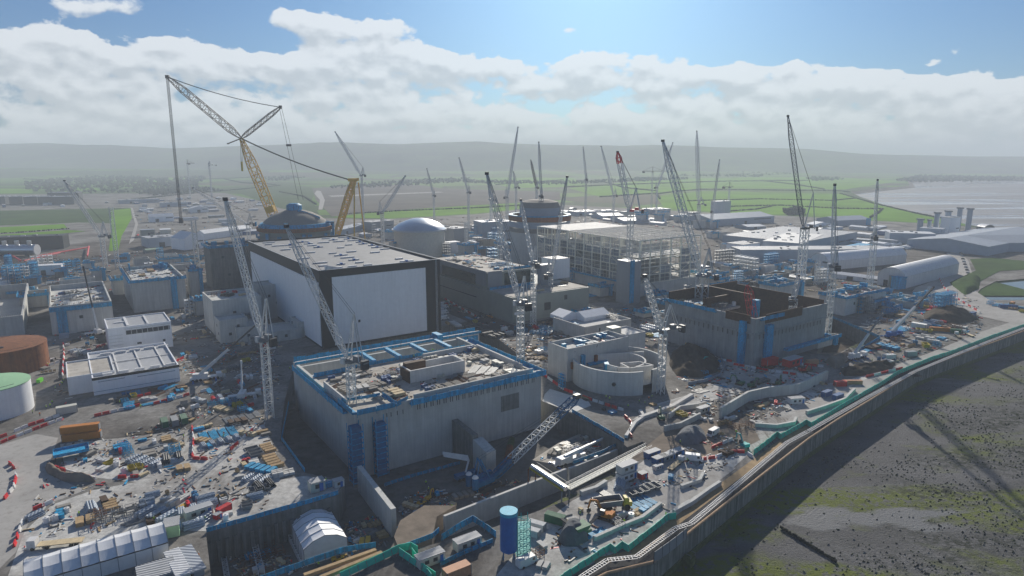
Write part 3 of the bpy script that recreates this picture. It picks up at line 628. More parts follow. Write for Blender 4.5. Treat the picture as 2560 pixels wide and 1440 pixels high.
# ------------------------------------------------------------------ buildings in local axes: x along U, y along V, root at the near corner
C0 = Vector((0, 0, CH))
def hitf(px, py, n, nrm, off=0):
    r = ray(px, py); t = ((n - C0).dot(nrm) + off) / r.dot(nrm); p = C0 + r * t
    return (p - n).dot(U), (p - n).dot(V), p.z
def block(name, label, cat, N, R, L, zt, group=None):
    n = G(*N, zt)
    w = R if isinstance(R, (int, float)) else (G(*R, zt) - n).dot(U)
    d = L if isinstance(L, (int, float)) else (G(*L, zt) - n).dot(V)
    n.z = 0
    return thing(name, label, cat, n, AX, group), w, d, n
def ztp(px, top, base, z0=0.0):
    a = ztop((0, 1, 0), top) - CH; b = ztop((0, 1, 0), base) - CH      # slopes
    return CH - (CH - z0) * a / b
def shell(mb, w, d, z0, z1, t=.8, deck=None, x0=0, y0=0):
    """open box: outer walls, top ring, inner walls and a deck"""
    x1, y1 = x0 + w, y0 + d; deck = z1 - 1.5 if deck is None else deck
    mb.box(x0, x1, y0, y0 + t, z0, z1); mb.box(x0, x1, y1 - t, y1, z0, z1)
    mb.box(x0, x0 + t, y0 + t, y1 - t, z0, z1); mb.box(x1 - t, x1, y0 + t, y1 - t, z0, z1)
    mb.add([(x0 + t, y0 + t, deck), (x1 - t, y0 + t, deck), (x1 - t, y1 - t, deck), (x0 + t, y1 - t, deck)], [(0, 1, 2, 3)])
def netting(mb, pts, h=1.3, w=1.6, drop=.5):
    """blue scaffold walkway with debris net: deck, outer net, posts (pts in local coordinates)"""
    for a, b in zip(pts, pts[1:]):
        a = Vector(a); b = Vector(b); d = (b - a); l = d.length; d.normalize(); n = Vector((d.y, -d.x, 0)) * w
        up = Vector((0, 0, h)); dn = Vector((0, 0, -drop))
        mb.hexa([a + dn, b + dn, b + n + dn, a + n + dn], [a, b, b + n, a + n])
        k = max(1, int(l / 5)); rr = random.Random(int(a.x * 7 + a.y * 3))
        for i in range(k):
            p = a + n + d * l * i / k; q = a + n + d * l * (i + .97) / k; u2 = up * rr.uniform(.75, 1.25); e = n * .05
            mb.hexa([p + dn, q + dn, q + e + dn, p + e + dn], [p + u2, q + up, q + e + up, p + e + u2])
            mb.beam(p + dn * 2, p + up * 1.3, .14)
def openings(mb, spec, face='f', proud=.06):
    for a0, a1, z0, z1 in spec:
        if face == 'f': mb.box(a0, a1, -proud, .02, z0, z1)
        else: mb.box(-proud, .02, a0, a1, z0, z1)
rr = random.Random(5)
# ---- 1 the black framed hall
zt = 42.4
hall, w, d, n = block('machine_hall', 'huge hall with white walls in a thick black frame under a flat grey roof', 'building', (797, 677), (1092, 646), (660, 600), zt)
mb = MB(M['black_clad']); mb.box(0, w, 0, d, 0, zt - 1.4)
for b in ((0, w, 0, .9), (0, w, d - .9, d), (0, .9, .9, d - .9), (w - .9, w, .9, d - .9)): mb.box(*b, zt - 1.4, zt)
mb.build('frame', hall)
a = hitf(829, 693, n, V, 0); b = hitf(1063, 668, n, V, 0)
mb = MB(M['white_clad']); mb.box(a[0], b[0], -.35, -.02, 1.2, a[2]); mb.build('front_panel', hall)
mb = MB(M['white_clad']); mb.box(-.35, -.02, 1.6, d - 6, 1.2, zt - 6.5); mb.build('side_panel', hall)
mb = MB(M['roof_grey']); mb.box(.9, w - .9, .9, d - .9, zt - 1.39, zt - 1.1)
mb.build('roof', hall)
mb = MB(M['white_steel']); mb.box(-.12, w + .12, -.12, .3, zt, zt + .18); mb.box(-.12, .3, .3, d, zt, zt + .18); mb.box(w - .3, w + .12, .3, d, zt, zt + .18); mb.build('coping', hall)
for j in range(13):
    for i in range(6):
        if rr.random() < .42: continue
        x = 7 + i * (w - 16) / 5 + rr.uniform(-1.5, 1.5); y = 8 + j * (d - 18) / 12; ln = rr.choice((4.5, 6, 8))
        mb = MB(M['white_plastic']); mb.box(x, x + ln, y, y + 1.7, zt - 1.1, zt - .35)
        if rr.random() < .4: mb.m = M['blue_paint']; mb.box(x + ln * .4, x + ln * .4 + 1.2, y - .2, y + 1.9, zt - 1.1, zt - .1)
        mb.build('skylight', hall)
mb = MB(M['white_corr']); mb.hexa([(5, 2, zt - 1.1), (16, 6, zt - 1.1), (15, 6.6, zt - 1.1), (4, 2.6, zt - 1.1)], [(5, 2, zt + 2), (16, 6, zt - .9), (15, 6.6, zt - .9), (4, 2.6, zt + 2)]); mb.build('roof_screen', hall)
mb = MB(M['dark_clad']); openings(mb, [(20, 21.2, 12, 13.4)], proud=.45); mb.build('vent', hall)
mb = MB(M['white_steel'])
for e in (0, .8): mb.beam((w - 3 + e, -.25, 0), (w - 3 + e, -.25, zt), .12)
for k in range(60): mb.beam((w - 3, -.25, k * .7), (w - 2.2, -.25, k * .7), .08)
mb.build('ladder', hall)
landmark('the black framed hall', (n + U * w / 2 + V * 8))
# low concrete annexes stepping down its left side
def annex(N, R, L, zt, label, m='concrete', win=()):
    t, w, d, n = block('annex', label, 'building', N, R, L, zt)
    mb = MB(M[m]); shell(mb, w, d, 0, zt, .6, zt - .9); mb.build('wall', t)
    mb = MB(M['dark_clad']); openings(mb, [(w * a, w * a + 1.5, z, z + 1.6) for a, z in win])
    for a, z in win: mb.box(-.06, .02, d * a * .8 + .5, d * a * .8 + 2, z, z + 1.5)
    if win: mb.build('opening', t)
    return t
annex((648, 714), (702, 702), 16, 22, 'narrow grey annex with green roof plant against the white hall side', win=((.3, 14), (.6, 9)))
annex((744, 806), (792, 797), 16, 9, 'small grey annex with two dark windows at the hall corner', win=((.75, 6), (.75, 2), (.3, 2)))
annex((668, 832), (742, 812), 20, 6, 'low grey annex tucked behind the white lattice mast', win=((.5, 2), (.2, 2)))
annex((548, 802), (612, 788), 14, 13, 'pale stepped concrete block left of the hall with a small square window', win=((.6, 8), (.3, 4)))
annex((590, 820), (650, 806), 18, 9, 'teal stained concrete block below the stepped pale block', win=((.4, 3),))
# ---- 2 the big foreground concrete box in the pit
zt = 15.0
ph, w, d, n = block('pump_house', 'massive square concrete box standing in the deep pit with a cluttered roof', 'building', (890, 1030), (1350, 925), (745, 905), zt)
PH = (n.copy(), w, d); dk = 13.4
mb = MB(M['concrete']); dd = d * .74
mb.box(0, w, 0, 1.2, ZP, zt); mb.box(0, 1.2, 1.2, d, ZP, zt - 1.2); mb.box(w - 1.2, w, 1.2, d, ZP, zt - 1.2); mb.box(1.2, w - 1.2, d - 1.2, d, ZP, zt - 2)
mb.box(1.2, w - 1.2, dd, dd + 1.2, ZP, zt - 1.3); mb.build('wall', ph)
mb = MB(M['concrete_floor']); mb.box(1.2, w - 1.2, 1.2, dd, dk - 1, dk); mb.build('roof_deck', ph)
for q in ((22, w - 4, .2, .8, zt, zt + 1.6), (.3, .9, 10, 34, zt - 1.2, zt + 1.2), (w - 30, w - 4, dd - 4, dd - 3.2, dk, dk + 2.2), (w - 3, w - 2.2, 10, dd - 4, dk, dk + 2.2)): mb = MB(M['concrete_pale']); mb.box(*q); mb.build('parapet', ph)
mb = MB(M['blue_net']); netting(mb, [(20, 0, zt - .9), (w + 1.4, 0, zt - .9)], 1.5, 1.7, .7)
netting(mb, [(-.1, d, zt - 2.5), (-.1, 8, zt - 2.5)], 1.4, 1.6, .6); netting(mb, [(w, 0, zt - 1.2), (w, d * .9, zt - 1.2)], 1.4, 1.6, .6); mb.build('edge_walkway', ph)
mb = MB(M['blue_net']); netting(mb, [(0, 0, zt), (14, 0, zt), (20, 3, zt)], 1.0, 1.2, .9); netting(mb, [(0, 14, zt), (0, 0, zt)], 1.0, 1.2, .9)
for p in (((0, 14), (14, 12)), ((14, 0), (14, 12))): netting(mb, [(*p[0], zt - .2), (*p[1], zt - .2)], .9, .8, .4)
mb.build('corner_scaffold', ph)
mb = MB(M['dark_clad']); x = 23
while x < w - 3:
    for e in (0, .9): mb.box(x + e, x + e + .32, -.05, .02, zt - 4.3, zt - 2.0)
    x += 2.7
for x in (11, 12.6, 15, 17.2): mb.box(x, x + .3, -.05, .02, zt - 4.6, zt - 3.0)
mb.build('slot_row', ph)
mb = MB(M['concrete_dark']); mb.box(w * .75, w * .86, -.06, .02, 1.5, 8); mb.build('dark_patch', ph)
for k, (x0, x1, y0, y1, z0) in enumerate(((-3.6, .6, -4.2, -.3, ZP), (5.6, 9.8, -3.2, -.3, ZP))):
    mb = MB(M['blue_deep']); mb.box(x0 + .4, x1 - .4, y0 + .4, y1, z0, zt - 4 - k)
    mb.m = M['blue_net']
    for z in range(int(z0), int(zt - 5), 2): mb.box(x0, x1, y0, y1, z, z + .25)
    for a in (x0, x1):
        for b in (y0, y1): mb.beam((a, b, z0), (a, b, zt - 3), .22)
    mb.build('stair_tower', ph)
# blue beams over the open slot at the back
mb = MB(M['blue_net']); y2 = d - 1.2
for x in (w * .35, w * .5, w * .66, w * .82): mb.box(x, x + 1.6, dd + 1.2, y2, zt - 1.2, zt + .2)
netting(mb, [(w * .22, dd + .8, zt - .8), (w * .92, dd + .8, zt - .8)], 1.0, .9, .5); netting(mb, [(1.2, dd - 1, zt - .8), (w * .3, dd - 1, zt - .8)], 1.2, 1.2, .6); mb.build('opening_edge', ph)
# raised chamber on the deck
kn = G(1025, 928, zt + 3.4); kr = G(1160, 900, zt + 3.4); a = (kn - n).dot(U); b = (kn - n).dot(V); kw = (kr - kn).dot(U)
mb = MB(M['concrete_pale']); shell(mb, kw, 9.5, dk, zt + 3.4, .7, zt + .4, a, b); mb.build('roof_chamber', ph)
mb = MB(M['plywood_dark']); mb.box(a + 1, a + kw * .4, b + 6, b + 8.5, zt + .5, zt + 4.6); mb.box(a - .5, a - .02, b, b + 8, dk, zt + 3.2); mb.build('formwork', ph)
landmark('the big square building', n + U * 8 + V * 4); landmark('the raised roof chamber', n + U * (a + 8) + V * b)
# long blue edged block behind it
zb = 13
lb, w2, d2, n2 = block('long_block', 'long low concrete block edged in blue netting in front of the hall', 'building', (742, 905), (1195, 826), 6, zb)
mb = MB(M['concrete_pale']); mb.box(0, w2, 0, d2, ZP, zb - 1.5); mb.box(0, w2, 0, .8, zb - 1.5, zb); mb.build('wall', lb)
mb = MB(M['blue_net']); netting(mb, [(-1, 0, zb - .8), (w2 + 1, 0, zb - .8)], .9, .5, .3); netting(mb, [(0, d2 - 1, zb - .6), (w2, d2 - 1, zb - .6)], 1.6, 1.0, .3); netting(mb, [(0, 0, zb - 6), (w2 * .72, 0, zb - 6)], 1, 1.3, .4)
mb.box(w2 * .74, w2 * .77, -.7, d2, 1, zb + 1.5); mb.box(w2 * .86, w2 * .99, -.3, -.02, 3, zb - 2); mb.build('edge_netting', lb)
mb = MB(M['dark_clad']); openings(mb, [(w2 * .57, w2 * .58, 5, 9), (w2 * .605, w2 * .615, 5, 9)]); mb.build('opening', lb)
mb = MB(M['concrete_pale']); mb.box(0, 3, 0, 3, 0, 4.5)
# ---- 3 round basin building
zr = 10.5; c = G(1546, 895, zr); c.z = 0
rb = thing('round_basin', 'round concrete basin with an open top and curved pale walls', 'building', c, 0)
r0 = 21.0; g0 = math.radians(292); gw = math.radians(13)
mb = MB(M['concrete']); prof = [(r0, 0), (r0, zr), (r0 - .9, zr), (r0 - .9, 4)]
mb.lathe(0, 0, prof, 60, g0 + gw, g0 + 6.283 - .01); mb.lathe(0, 0, [(r0 - .9, 4), (0, 4)], 60)
mb.build('outer_wall', rb)
mb = MB(M['concrete_pale']); mb.lathe(0, 0, [(12.5, 4), (12.5, zr - .6), (11.7, zr - .6), (11.7, 4)], 30, math.radians(-60), math.radians(70))
def lw(p, q, z0, z1, t=.7):
    p = Vector((*p, 0)); q = Vector((*q, 0)); dd_ = (q - p).normalized(); nn = Vector((-dd_.y, dd_.x, 0)) * t / 2
    mb.hexa([(v.x, v.y, z0) for v in (p - nn, q - nn, q + nn, p + nn)], [(v.x, v.y, z1) for v in (p - nn, q - nn, q + nn, p + nn)])
for p, q in (((0, -6), (9, -4)), ((9, -4), (14, -9)), ((14, -9), (3, -13)), ((3, -13), (0, -6)), ((-6, -8), (-2, -12)), ((-16, 6), (14, 12)), ((-2, -12), (3, -13))): lw(p, q, 4, zr - .4)
mb.build('inner_wall', rb)
mb = MB(M['blue_net']); netting(mb, [(-10, -10, 6), (-4, -14, 6), (2, -16, 6)], 2, 1, .4); mb.box(-7, -5, -6, -2, 4, 9.5); mb.build('scaffold', rb)
mb = MB(M['dark_clad']); mb.tube((-5, -r0 + .4, 5.2), (-5.2, -r0 - .12, 5.2), .9, n=6); mb.build('opening', rb)
landmark('the round basin', c)
zq = 15.5
sb, w3, d3, n3 = block('basin_block', 'square pale concrete block joined to the left of the round basin', 'building', (1419, 873), (1565, 839), (1376, 854), zq)
mb = MB(M['concrete_pale']); shell(mb, w3, d3, 0, zq, .7, zq - 2); mb.box(w3 * .5, w3 * .5 + .6, .7, d3 - .7, zq - 2, zq - .3); mb.build('wall', sb)
mb = MB(M['blue_net'])
for k in range(14):
    x, y = rr.uniform(1, w3 - 5), rr.uniform(1, d3 - 3); mb.rbox(x, y + 1, zq - 2, rr.uniform(1, 4), rr.uniform(.6, 2), rr.uniform(.5, 2.2), rr.choice((0, 1.57)))
mb.box(w3 * .2, w3 * .2 + 2, -1.4, -.02, 4, zq - 4); mb.box(w3 * .3, w3 * .8, -2.2, -.02, 6, 7); mb.build('scaffold', sb)
mb = MB(M['rust']); mb.box(w3 * .42, w3 * .46, -1, -.02, 7, 10); mb.box(w3 * .05, w3 * .1, -1.5, -.02, 6, 9); mb.build('formwork', sb)
s2, w4, d4, n4 = block('stair_block', 'small pale block with a white cube on its roof beside the round basin', 'building', (1567, 838), (1606, 826), 14, 13.5)
mb = MB(M['concrete_pale']); shell(mb, w4, d4, 0, 13.5, .5, 12.8); mb.build('wall', s2)
mb = MB(M['cabin_cream']); mb.box(-5, 1, 5, 10, 13, 16.5); mb.build('roof_cube', s2)
# ---- 4 low block with white gables
z4 = 8
gb, w5, d5, n5 = block('low_block', 'low concrete block carrying two white gabled tents on its roof', 'building', (1462, 818), (1570, 794), (1370, 795), z4)
mb = MB(M['concrete_pale']); shell(mb, w5, d5, 0, z4, .6, z4 - 1.6); mb.build('wall', gb)
mb = MB(M['dark_clad']); openings(mb, [(w5 * .3, w5 * .3 + .8, 3, 6), (w5 * .6, w5 * .6 + .8, 3, 6)]); mb.build('opening', gb)
def gable(mb, x0, x1, y0, y1, z0, z1, z2, ridge='x'):
    if ridge == 'x':
        ym = (y0 + y1) / 2; v = [(x0, y0, z0), (x1, y0, z0), (x1, y1, z0), (x0, y1, z0), (x0, y0, z1), (x1, y0, z1), (x1, y1, z1), (x0, y1, z1), (x0, ym, z2), (x1, ym, z2)]
        mb.add(v, [(0, 1, 5, 4), (2, 3, 7, 6), (4, 5, 9, 8), (6, 7, 8, 9), (0, 4, 8, 7, 3), (1, 2, 6, 9, 5)])
    else:
        xm = (x0 + x1) / 2; v = [(x0, y0, z0), (x1, y0, z0), (x1, y1, z0), (x0, y1, z0), (x0, y0, z1), (x1, y0, z1), (x1, y1, z1), (x0, y1, z1), (xm, y0, z2), (xm, y1, z2)]
        mb.add(v, [(1, 2, 6, 5), (3, 0, 4, 7), (5, 6, 9, 8), (7, 4, 8, 9), (0, 1, 5, 8, 4), (2, 3, 7, 9, 6)])
for k, (x0, x1, y0, y1) in enumerate(((2, 16, 22, 34), (12, 32, 14, 26))):
    t = MB(M['white_tent']); gable(t, 0, x1 - x0, 0, y1 - y0, 0, 2.2, 5, 'y' if k == 0 else 'x')
    p = n5 + U * x0 + V * y0; solo('roof_tent', t, ('small' if k == 0 else 'wide') + ' white gabled tent on the low block roof', 'tent', (p.x, p.y, z4 - 1.5), AX)
# ---- 5 grey green building
z5 = 16
gg, w6, d6, n6 = block('service_building', 'grey green clad building with a long glazed wall between the hall and the steel frame', 'building', (1281, 745), (1466, 716), (1098, 682), z5)
hi = 28
mb = MB(M['grey_green']); mb.box(0, w6, 0, d6, 0, z5); mb.box(1, w6 * .62, d6 * .28, d6, z5, hi - 1); mb.build('wall', gg)
for q in ((.7, .99, d6 * .3, d6 - .5, z5 + 2, hi), (w6 * .62, w6 * .62 + 9, d6 * .2, d6 * .2 + 5, z5, hi + 2), (1, 12, d6 * .28 - .3, d6 * .28 - .02, z5 + 1, hi)): mb = MB(M['grey_clad']); mb.box(*q); mb.build('cladding', gg)
for q in ((.5, .69, d6 * .42, d6 * .86, z5 + 1.5, hi - 3.5), (14, w6 * .6, d6 * .28 - .35, d6 * .28 - .02, z5 + 2, hi - 2)): mb = MB(M['glass_dark']); mb.box(*q); mb.build('glazing', gg)
mb = MB(M['concrete_floor']); mb.box(1.5, w6 * .62 - .5, d6 * .3, d6 - .5, hi - .99, hi - .6); mb.box(1, w6 - 1, 1, d6 * .27, z5 + .01, z5 + .3); mb.build('roof', gg)
mb = MB(M['blue_net']); netting(mb, [(1, d6 * .27, z5 + .6), (w6 * .6, d6 * .27, z5 + .6)], 1.5, 1.4, .4); netting(mb, [(14, d6 * .3, hi), (w6 * .6, d6 * .3, hi)], 1.2, 1, .4); mb.build('edge_netting', gg)
mb = MB(M['white_clad']); openings(mb, [(1.5, 9, 5, 6.6)], proud=.1); mb.m = M['dark_clad']; mb.box(w6 * .4, w6 * .48, -.1, .02, 5, 10); mb.box(-.1, .02, d6 * .4, d6 * .9, 9, 9.6); mb.box(w6 * .66, w6 * .7, -.1, .02, 10, 13); mb.build('opening', gg)
landmark('the glazed grey green building', n6)
t, w7, d7, n7 = block('roof_plant_room', 'pale blue clad plant room standing on the glazed building', 'plant room', (1384, 650), (1432, 647), 14, 30)
mb = MB(M['white_clad']); mb.box(0, w7, 0, d7, 16.2, 30); mb.build('wall', t); mb = MB(M['roof_pale']); mb.box(.3, w7 - .3, .3, d7 - .3, 30, 30.3); mb.build('roof', t)
# ---- 6 open steel frame building
z6 = 41
sf, w8, d8, n8 = block('steel_frame_building', 'tall open framework of cream steel columns and beams for a new hall', 'building', (1600, 603), (1752, 588), (1412, 562), z6)
zs = [9, 15, 21, 27, 33, z6]
nx, ny = 7, 13; colm = MB(M['cream_steel']); bm_ = MB(M['cream_steel']); br = MB(M['cream_steel'])
X = [w8 * i / (nx - 1) for i in range(nx)]; Y = [d8 * j / (ny - 1) for j in range(ny)]
for i, x in enumerate(X):
    for j, y in enumerate(Y):
        if 0 < i < nx - 1 and 0 < j < ny - 1 and (i + j) % 2: continue
        colm.box(x - .38, x + .38, y - .38, y + .38, 0, z6)
for k, z in enumerate(zs):
    for i, x in enumerate(X):
        if i in (0, nx - 1) or k in (1, 3, 5): bm_.beam((x, 0, z), (x, d8, z), .4, .7)
    for j, y in enumerate(Y):
        if j in (0, ny - 1) or k in (1, 3, 5) and j % 2 == 0: bm_.beam((0, y, z), (w8, y, z), .4, .7)
for k in range(len(zs) - 1):
    for j in range(ny - 1):
        if (j * 3 + k * 5) % 4 == 0: br.beam((0, Y[j], zs[k]), (0, Y[j + 1], zs[k + 1]), .28)
        for q in range(1, 3):
            if (j + k + q) % 3: br.beam((0, Y[j] + d8 / (ny - 1) * q / 3, zs[k]), (0, Y[j] + d8 / (ny - 1) * q / 3, zs[k + 1]), .22)
    for i in range(nx - 1):
        if (i + k * 2) % 3 == 0: br.beam((X[i], 0, zs[k]), (X[i + 1], 0, zs[k + 1]), .28)
        else: br.beam(((X[i] + X[i + 1]) / 2, 0, zs[k]), ((X[i] + X[i + 1]) / 2, 0, zs[k + 1]), .22)
    br.beam((0, 0, zs[k] + 3), (0, d8, zs[k] + 3), .2); br.beam((0, 0, zs[k] + 3), (w8, 0, zs[k] + 3), .2)
colm.build('column', sf); bm_.build('beam', sf); br.build('bracing', sf)
mb = MB(M['roof_pale'])
for j in range(46): mb.box(0, w8, d8 * j / 46, d8 * j / 46 + (.35 if j < 30 else 1.6), z6 + .36, z6 + .6)
mb.build('roof_purlins', sf)
mb = MB(M['concrete']); mb.box(-1.2, w8, -1.2, d8 + 4, 0, 8.5); mb.build('plinth_wall', sf)
mb = MB(M['concrete'])
for j in range(9): mb.box(-1.28, -1.1, 6 + j * 12, 9 + j * 12, 3, 6.5)
for j in range(1, 4): mb.box(2, w8 - 2, d8 * j / 4, d8 * j / 4 + .3, 9, z6 * .8)
mb.box(4, w8 - 4, 6, d8 - 6, 15.4, 15.8); mb.box(4, w8 - 4, 6, d8 - 6, 27.4, 27.7); mb.build('inner_floor', sf)
mb = MB(M['blue_net']); netting(mb, [(-1.3, d8, 8.6), (-1.3, 0, 8.6)], 1.2, 1.2, .3); mb.build('edge_netting', sf)
rs = random.Random(3)
for k in range(26):
    j = rs.randrange(ny - 1); kk = rs.randrange(4); mb = MB(M['grey_clad']); mb.box(.5, .8, Y[j] + .5, Y[j + 1] - .5, zs[kk] + .5, zs[kk + 1] - .8); mb.build('infill_panel', sf)
for k in range(10):
    i = rs.randrange(nx - 1); kk = rs.randrange(4); mb = MB(M['grey_clad']); mb.box(X[i] + .5, X[i + 1] - .5, .5, .8, zs[kk] + .5, zs[kk + 1] - .8); mb.build('infill_panel', sf)
landmark('the cream steel frame', n8)
st, w9, d9, n9 = block('stair_core', 'tall grey stair core with a bright blue strip in front of the steel frame', 'stair core', (1575, 655), (1606, 652), (1553, 648), 30)
mb = MB(M['grey_clad']); mb.box(0, w9, 0, d9, 0, 30); mb.build('wall', st); mb = MB(M['blue_net']); mb.box(.4, 4.2, -.6, -.02, 1, 31); mb.build('netting', st)
pal('tank_cream', (.74, .71, .60), .6, .08, .5, dirt=.1)
# ---- 7/8 reactor domes, 9 silver tank dome
def dome_tank(name, label, cx, half, Y, prof, parts, n=64):
    c = D(cx, 560, Y); c.z = 0; t = thing(name, label, 'dome', c); r = half * Y / F
    for nm, m, pr in parts: mb = MB(M[m]); mb.lathe(0, 0, [(a * r, z) for a, z in pr], n); mb.build(nm, t, smooth=nm in ('dome', 'roof'))
    return t, r, c
import bisect
d1, r1, c1 = dome_tank('reactor_building', 'blue and brown banded reactor building with a grey dome behind the hall', 738, 92, 560, 0, [
    ('wall', 'concrete_dark', [(.95, 0), (.95, 30)]), ('lower_band', 'blue_net', [(1, 28), (1, 30.5), (.95, 30.5)]), ('brown_band', 'rust', [(.99, 31), (.99, 33), (.94, 33)]),
    ('steel_liner', 'grey_green', [(.93, 30), (.93, 42)]), ('upper_band', 'rust', [(.99, 40.5), (1.0, 43.5), (.9, 43.5)]), ('blue_band', 'blue_net', [(.93, 43.6), (.9, 46.5), (.78, 46.5)]),
    ('dome', 'timber_grey', [(.88, 44), (.8, 48), (.66, 51.5), (.48, 54.5), (.25, 56.8), (.12, 57.2)]), ('cap', 'blue_net', [(.2, 56.5), (.2, 61), (.12, 62.5), (0, 62.5)])])
mb = MB(M['blue_net']); netting(mb, [(r1 * .15, -r1 * .2, 57), (r1 * .72, -r1 * .1, 50)], 1.5, 1.5, .6); mb.box(r1 * 1.02, r1 * 1.07, -3, -1, 28, 47); mb.box(r1 * .85, r1 * 1.07, -3, -1, 46, 47.5); mb.box(r1 * 1.07, r1 * 1.22, -3, -1, 28, 30)
for k in range(22):
    a = -3.14 * rr.random(); mb.rbox(r1 * 1.0 * math.cos(a), r1 * 1.0 * math.sin(a), rr.choice((26, 35, 44)), 3, 1.2, rr.uniform(2, 5), a + 1.57)
mb.build('scaffold', d1)
landmark('the banded reactor dome', c1)
d2_, r2, c2 = dome_tank('reactor_building', 'grey reactor drum with stacked blue and brown rings under an unfinished top', 1349, 76, 650, 0, [
    ('wall', 'concrete_pale', [(.96, 0), (.96, 31)]), ('dark_ring', 'timber_grey', [(1, 30), (1, 34), (.95, 34)]), ('blue_ring', 'blue_clad', [(1.0, 34.5), (1.0, 40), (.95, 40)]),
    ('brown_ring', 'rust', [(1.02, 40.5), (1.03, 45), (.9, 45)]), ('edge_ring', 'blue_net', [(1.02, 45.1), (1.02, 46), (.9, 46)]), ('upper_drum', 'blue_clad', [(.66, 45), (.66, 53), (.62, 54)]), ('top', 'timber_grey', [(.68, 53), (.6, 58), (.35, 60), (0, 60.5)])])
landmark('the ringed reactor drum', c2)
d3_, r3, c3 = dome_tank('storage_tank', 'pale round tank with a shiny silver domed lid', 1048, 65, 690, 0, [
    ('wall', 'tank_cream', [(.97, 0), (.97, 26.5)]), ('rim', 'white_steel', [(1.05, 26), (1.05, 27.6), (.98, 27.6)]), ('dome', 'silver', [(1.04, 27.2), (.92, 30.4), (.74, 33.6), (.5, 36.4), (.25, 38.1), (0, 38.6)])])
landmark('the silver domed tank', c3)
# ---- 10..14 concrete blocks on the left
def cblock(label, N, R, L, top_py, base_py, m='concrete', blue=True, deck=1.8, tower=None, open_=False, win=(), strip=True):
    zt = ztp(0, top_py, base_py); t, w, d, n = block('concrete_block', label, 'building', N, R, L, zt)
    mb = MB(M[m]); shell(mb, w, d, 0, zt, .8, 2 if open_ else zt - deck); mb.build('wall', t)
    if blue:
        mb = MB(M['blue_net']); netting(mb, [(-1, 0, zt - .7), (w + 1, 0, zt - .7)], 1.5, 1.5, .6); netting(mb, [(0, d, zt - .7), (0, 0, zt - .7)], 1.5, 1.5, .6)
        for k in range(8): mb.rbox(rr.uniform(2, w - 3), d - rr.uniform(1, d * .4), zt - deck, rr.uniform(2, 6), rr.uniform(.6, 2), rr.uniform(2.5, 5), rr.choice((0, 1.57)))
        if tower: mb.box(w * tower, w * tower + 3.5, -2.4, -.02, 0, zt - .5)
        mb.build('scaffold', t)
    if win: mb = MB(M['dark_clad']); openings(mb, [(w * a, w * a + 1.8, z, z + 1.8) for a, z in win]); mb.build('opening', t)
    return t, w, d, n, zt
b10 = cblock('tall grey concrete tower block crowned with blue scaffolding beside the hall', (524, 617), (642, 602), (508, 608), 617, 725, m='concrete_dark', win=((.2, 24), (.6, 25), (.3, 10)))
b11 = cblock('lower grey concrete block in front of the tall tower block', (530, 752), (648, 736), (506, 730), 752, 838, blue=False, win=((.7, 6), (.4, 11)))
b12 = cblock('square concrete block topped with blue scaffold and a blue stair strip', (327, 703), (460, 690), (314, 668), 703, 782, tower=.72)
b13 = cblock('grey concrete block with a cluttered open roof and blue lattice strip', (122, 768), (278, 750), (146, 712), 768, 838, tower=.02, deck=3, win=((.45, 8),), blue=False)
b14 = cblock('unfinished concrete shell with a sunlit inner wall at the picture edge', (-60, 800), (58, 778), (-30, 716), 800, 850, blue=False, open_=True)
mb = MB(M['blue_net']); netting(mb, [(0, 0, b13[4] - 2.2), (b13[1], 0, b13[4] - 2.2)], 1.6, 1.2, .8); mb.box(3, 8, -.6, -.02, 0, b13[4] - 3); mb.build('scaffold', b13[0])
for b, nm in ((b10, 'the tall tower block'), (b12, 'the blue topped block'), (b13, 'the open roofed grey block')): landmark(nm, b[3])
landmark('the low block beside the hall', b11[3])
# ---- 15/16 white buildings
zt = ztp(0, 818, 884); wb, w, d, n = block('white_building', 'white clad building with louvred side and a dark strip under its pale roof', 'building', (268, 822), (420, 793), (262, 797), zt)
WB = (n, w, d, zt); mb = MB(M['white_clad']); shell(mb, w, d, 0, zt, .5, zt - .8); mb.build('wall', wb)
mb = MB(M['roof_pale']); mb.box(.5, w - .5, .5, d - .5, zt - .79, zt - .5); mb.build('roof', wb)
mb = MB(M['dark_clad']); mb.box(w * .27, w * .97, -.1, .02, zt - 4.4, zt - 2.2); mb.box(w * .42, w * .52, -.1, .02, .2, 2.4); mb.box(w * .43, w * .5, -.1, .02, 4, 5); mb.box(w * .84, w * .88, -.1, .02, 3.6, 4.8); mb.build('opening', wb)
mb = MB(M['white_steel'])
for k in range(9): mb.box(w * .27 + k * w * .085, w * .27 + k * w * .085 + .2, -.3, -.1, zt - 4.6, zt - 1.2)
mb.box(w * .25, w * .98, -.35, -.1, zt - 1.4, zt - 1.1)
for k in range(6): mb.box(.3, w * .22, -.5, -.02, 1.5 + k * 1.7, 1.7 + k * 1.7)
mb.build('louvre_rail', wb)
mb = MB(M['white_plastic']); mb.box(w * .3, w * .34, 2, d - 2, zt - .5, zt + .1); mb.box(w * .62, w * .65, 2, d - 3, zt - .5, zt + .1); mb.box(4, w * .3, d * .5, d * .55, zt - .5, zt); mb.build('roof_duct', wb)
landmark('the louvred white building', n)
zt = ztp(0, 944, 987); fb, w, d, n = block('flat_roof_building', 'long low white building with black roof edge and grid of roof ducts', 'building', (230, 946), (447, 912), (229, 880), zt)
FB = (n, w, d, zt); mb = MB(M['white_clad']); shell(mb, w, d, 0, zt, .5, zt - 1.2); mb.build('wall', fb)
mb = MB(M['roof_pale']); mb.box(.5, w - .5, .5, d - .5, zt - 1.19, zt - .9); mb.build('roof', fb)
mb = MB(M['black_clad']); mb.box(-.15, w + .15, -.18, -.02, zt - 1.1, zt + .1); mb.build('roof_edge', fb)
mb = MB(M['white_plastic'])
